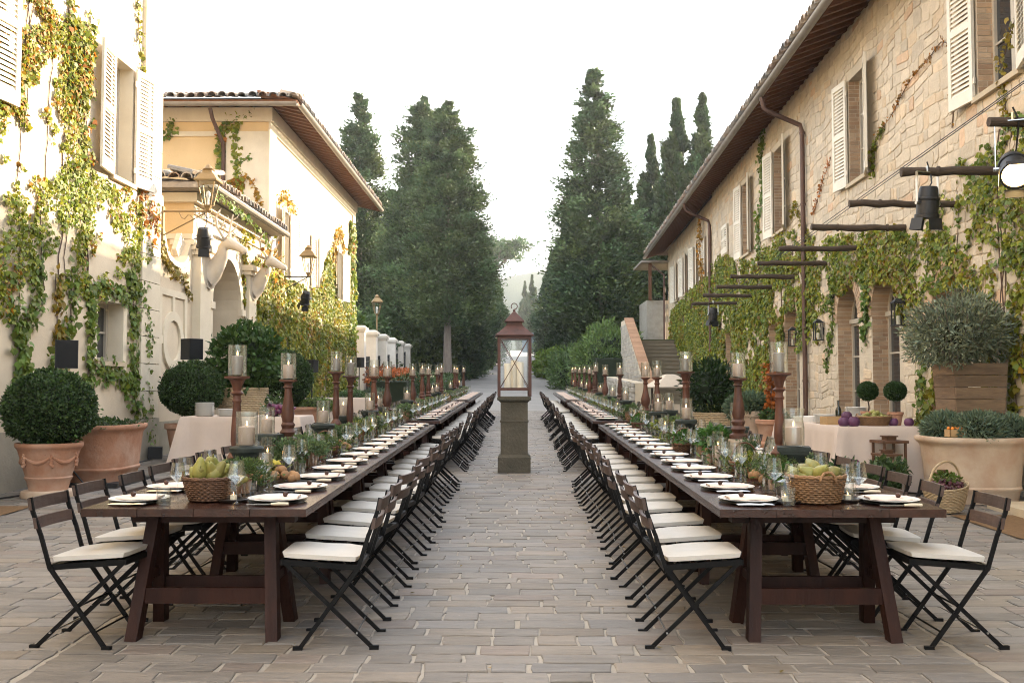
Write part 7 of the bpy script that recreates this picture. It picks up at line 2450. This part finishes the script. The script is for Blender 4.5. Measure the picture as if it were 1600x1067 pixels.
def deer(loc, rz, label, s=1.0):
    o = empty('deer_sculpture', loc, rz); o.scale = (s,) * 3; tag(o, label, 'sculpture', 'plaster deer heads')
    m = MB()
    def loft(rings, n=14):
        vs, fs = [], []
        for (x, z, tx, tz_, ry, rn) in rings:
            t = Vector((tx, 0, tz_)).normalized(); nrm = Vector((-t.z, 0, t.x))
            for k in range(n):
                a = 2 * math.pi * k / n
                vs.append(Vector((x, 0, z)) + nrm * rn * math.sin(a) + Vector((0, ry * math.cos(a), 0)))
        for i in range(len(rings) - 1):
            for k in range(n):
                a, b = i * n + k, i * n + (k + 1) % n
                fs.append((a, b, b + n, a + n))
        fs += [tuple(range(n)), tuple(range((len(rings) - 1) * n, len(rings) * n))]
        m.add(vs, fs)
    loft([(-.02, -.20, .8, .3, .17, .25), (.08, -.10, .8, .5, .155, .22), (.18, .06, .65, .75, .12, .17), (.25, .20, .5, .87, .10, .14), (.29, .33, .5, .85, .105, .14), (.34, .42, .9, .2, .125, .135), (.42, .43, 1, -.3, .13, .125), (.52, .39, 1, -.42, .105, .105), (.61, .345, 1, -.42, .078, .088), (.69, .305, 1, -.42, .064, .075), (.75, .275, 1, -.42, .063, .070), (.79, .255, 1, -.42, .058, .060), (.815, .243, 1, -.42, .035, .036)])
    for sy in (-1, 1):
        m.lathe([(0, -.014), (.014, -.006), (.016, .004), (0, .014)], 8, (.47, sy * .105, .46))
    m.build('head', 'plaster_statue', o, smooth=2)
    for sy in (-1, 1):
        e = MB()
        vs = []
        for j in range(6):
            t = j / 5
            w = .075 * math.sin(math.pi * (t * .85 + .12))
            c = Vector((.33 - .12 * t, sy * (.10 + .20 * t), .47 + .10 * t))
            vs += [c + Vector((w, 0, -.01)), c + Vector((0, sy * .0, .03 * math.sin(math.pi * t) + .012)), c + Vector((-w, 0, -.01)), c + Vector((0, 0, -.02))]
        fs = []
        for j in range(5):
            for k in range(4): a, b = 4 * j + k, 4 * j + (k + 1) % 4; fs.append((a, b, b + 4, a + 4))
        e.add(vs, fs); e.build('ear', 'plaster_statue', o, smooth=2)
        a = MB()
        main = [(.37, sy * .05, .44), (.33, sy * .14, .58), (.27, sy * .25, .74), (.27, sy * .30, .92), (.33, sy * .26, 1.08)]
        a.tube(main, [.036, .033, .028, .022, .009], 8)
        a.tube([(.35, sy * .09, .50), (.46, sy * .12, .60), (.52, sy * .13, .72)], [.02, .015, .005], 6)
        a.tube([(.29, sy * .20, .68), (.40, sy * .24, .78), (.45, sy * .25, .90)], [.018, .014, .005], 6)
        a.tube([(.27, sy * .29, .88), (.18, sy * .34, .98), (.15, sy * .36, 1.08)], [.016, .012, .005], 6)
        a.tube([(.28, sy * .29, .95), (.38, sy * .33, 1.02), (.42, sy * .35, 1.10)], [.014, .01, .004], 6)
        a.build('antler', 'plaster_statue', o, smooth=2)
    p = MB(); p.prism([(.0, -.5), (.12, -.46), (.22, -.3), (.24, 0), (.2, .18), (.0, .24), (-.2, .18), (-.24, 0), (-.22, -.3), (-.12, -.46)], .05, lambda y, z, t: (-.05 + t, y, z)); p.build('plaque', 'plaster_statue', o)


deer((XL + .21, 19.25, 3.86), -.25, 'cream deer head sculpture with antlers left of the arched gate', .95)
deer((XL + .21, 22.5, 3.92), -.25, 'cream deer head sculpture with antlers right of the arched gate', .95)
m = MB(); m.span((-1.2, -.06, 0), (1.2, .06, 2.4)); o = m.build('estate_gate', 'gate_blue', None, (1.6, 122, gz(122))); tag(o, 'distant dark gate at the top of the drive', 'gate')

n = 130
P = np.stack([rng.uniform(-4.6, 4.6, n), rng.uniform(4.8, 20, n), np.zeros(n)], 1)
P[:, 2] = [gz(p[1]) + .022 for p in P]
tag(put('fallen_leaves', leaf_mesh('fallen_leaves', P, rng.normal(size=(n, 3)) * np.array([1, 1, .05]), np.array([0, 0, 1.0]) + rng.normal(size=(n, 3)) * .25, rng.uniform(.02, .05, n), 'leaf_ivy', 'leaf', vary(n, (1.3, .8, .6), .4))), kind='stuff')

# ================================================================== AIR
hz = MB(); hz.span((-960, -70, -14), (960, 1660, 66))
hm = bpy.data.materials.new('haze'); hm.use_nodes = True
hn, hl = hm.node_tree.nodes, hm.node_tree.links
hn.clear()
ho = hn.new('ShaderNodeOutputMaterial'); hv = hn.new('ShaderNodeVolumePrincipled')
hv.inputs['Color'].default_value = (0.93, 0.96, 1.0, 1)
hv.inputs['Density'].default_value = 0.00045
hv.inputs['Anisotropy'].default_value = 0.3
hl.new(hv.outputs[0], ho.inputs['Volume'])
MAT['haze'] = hm
tag(hz.build('haze', 'haze'), kind='stuff')
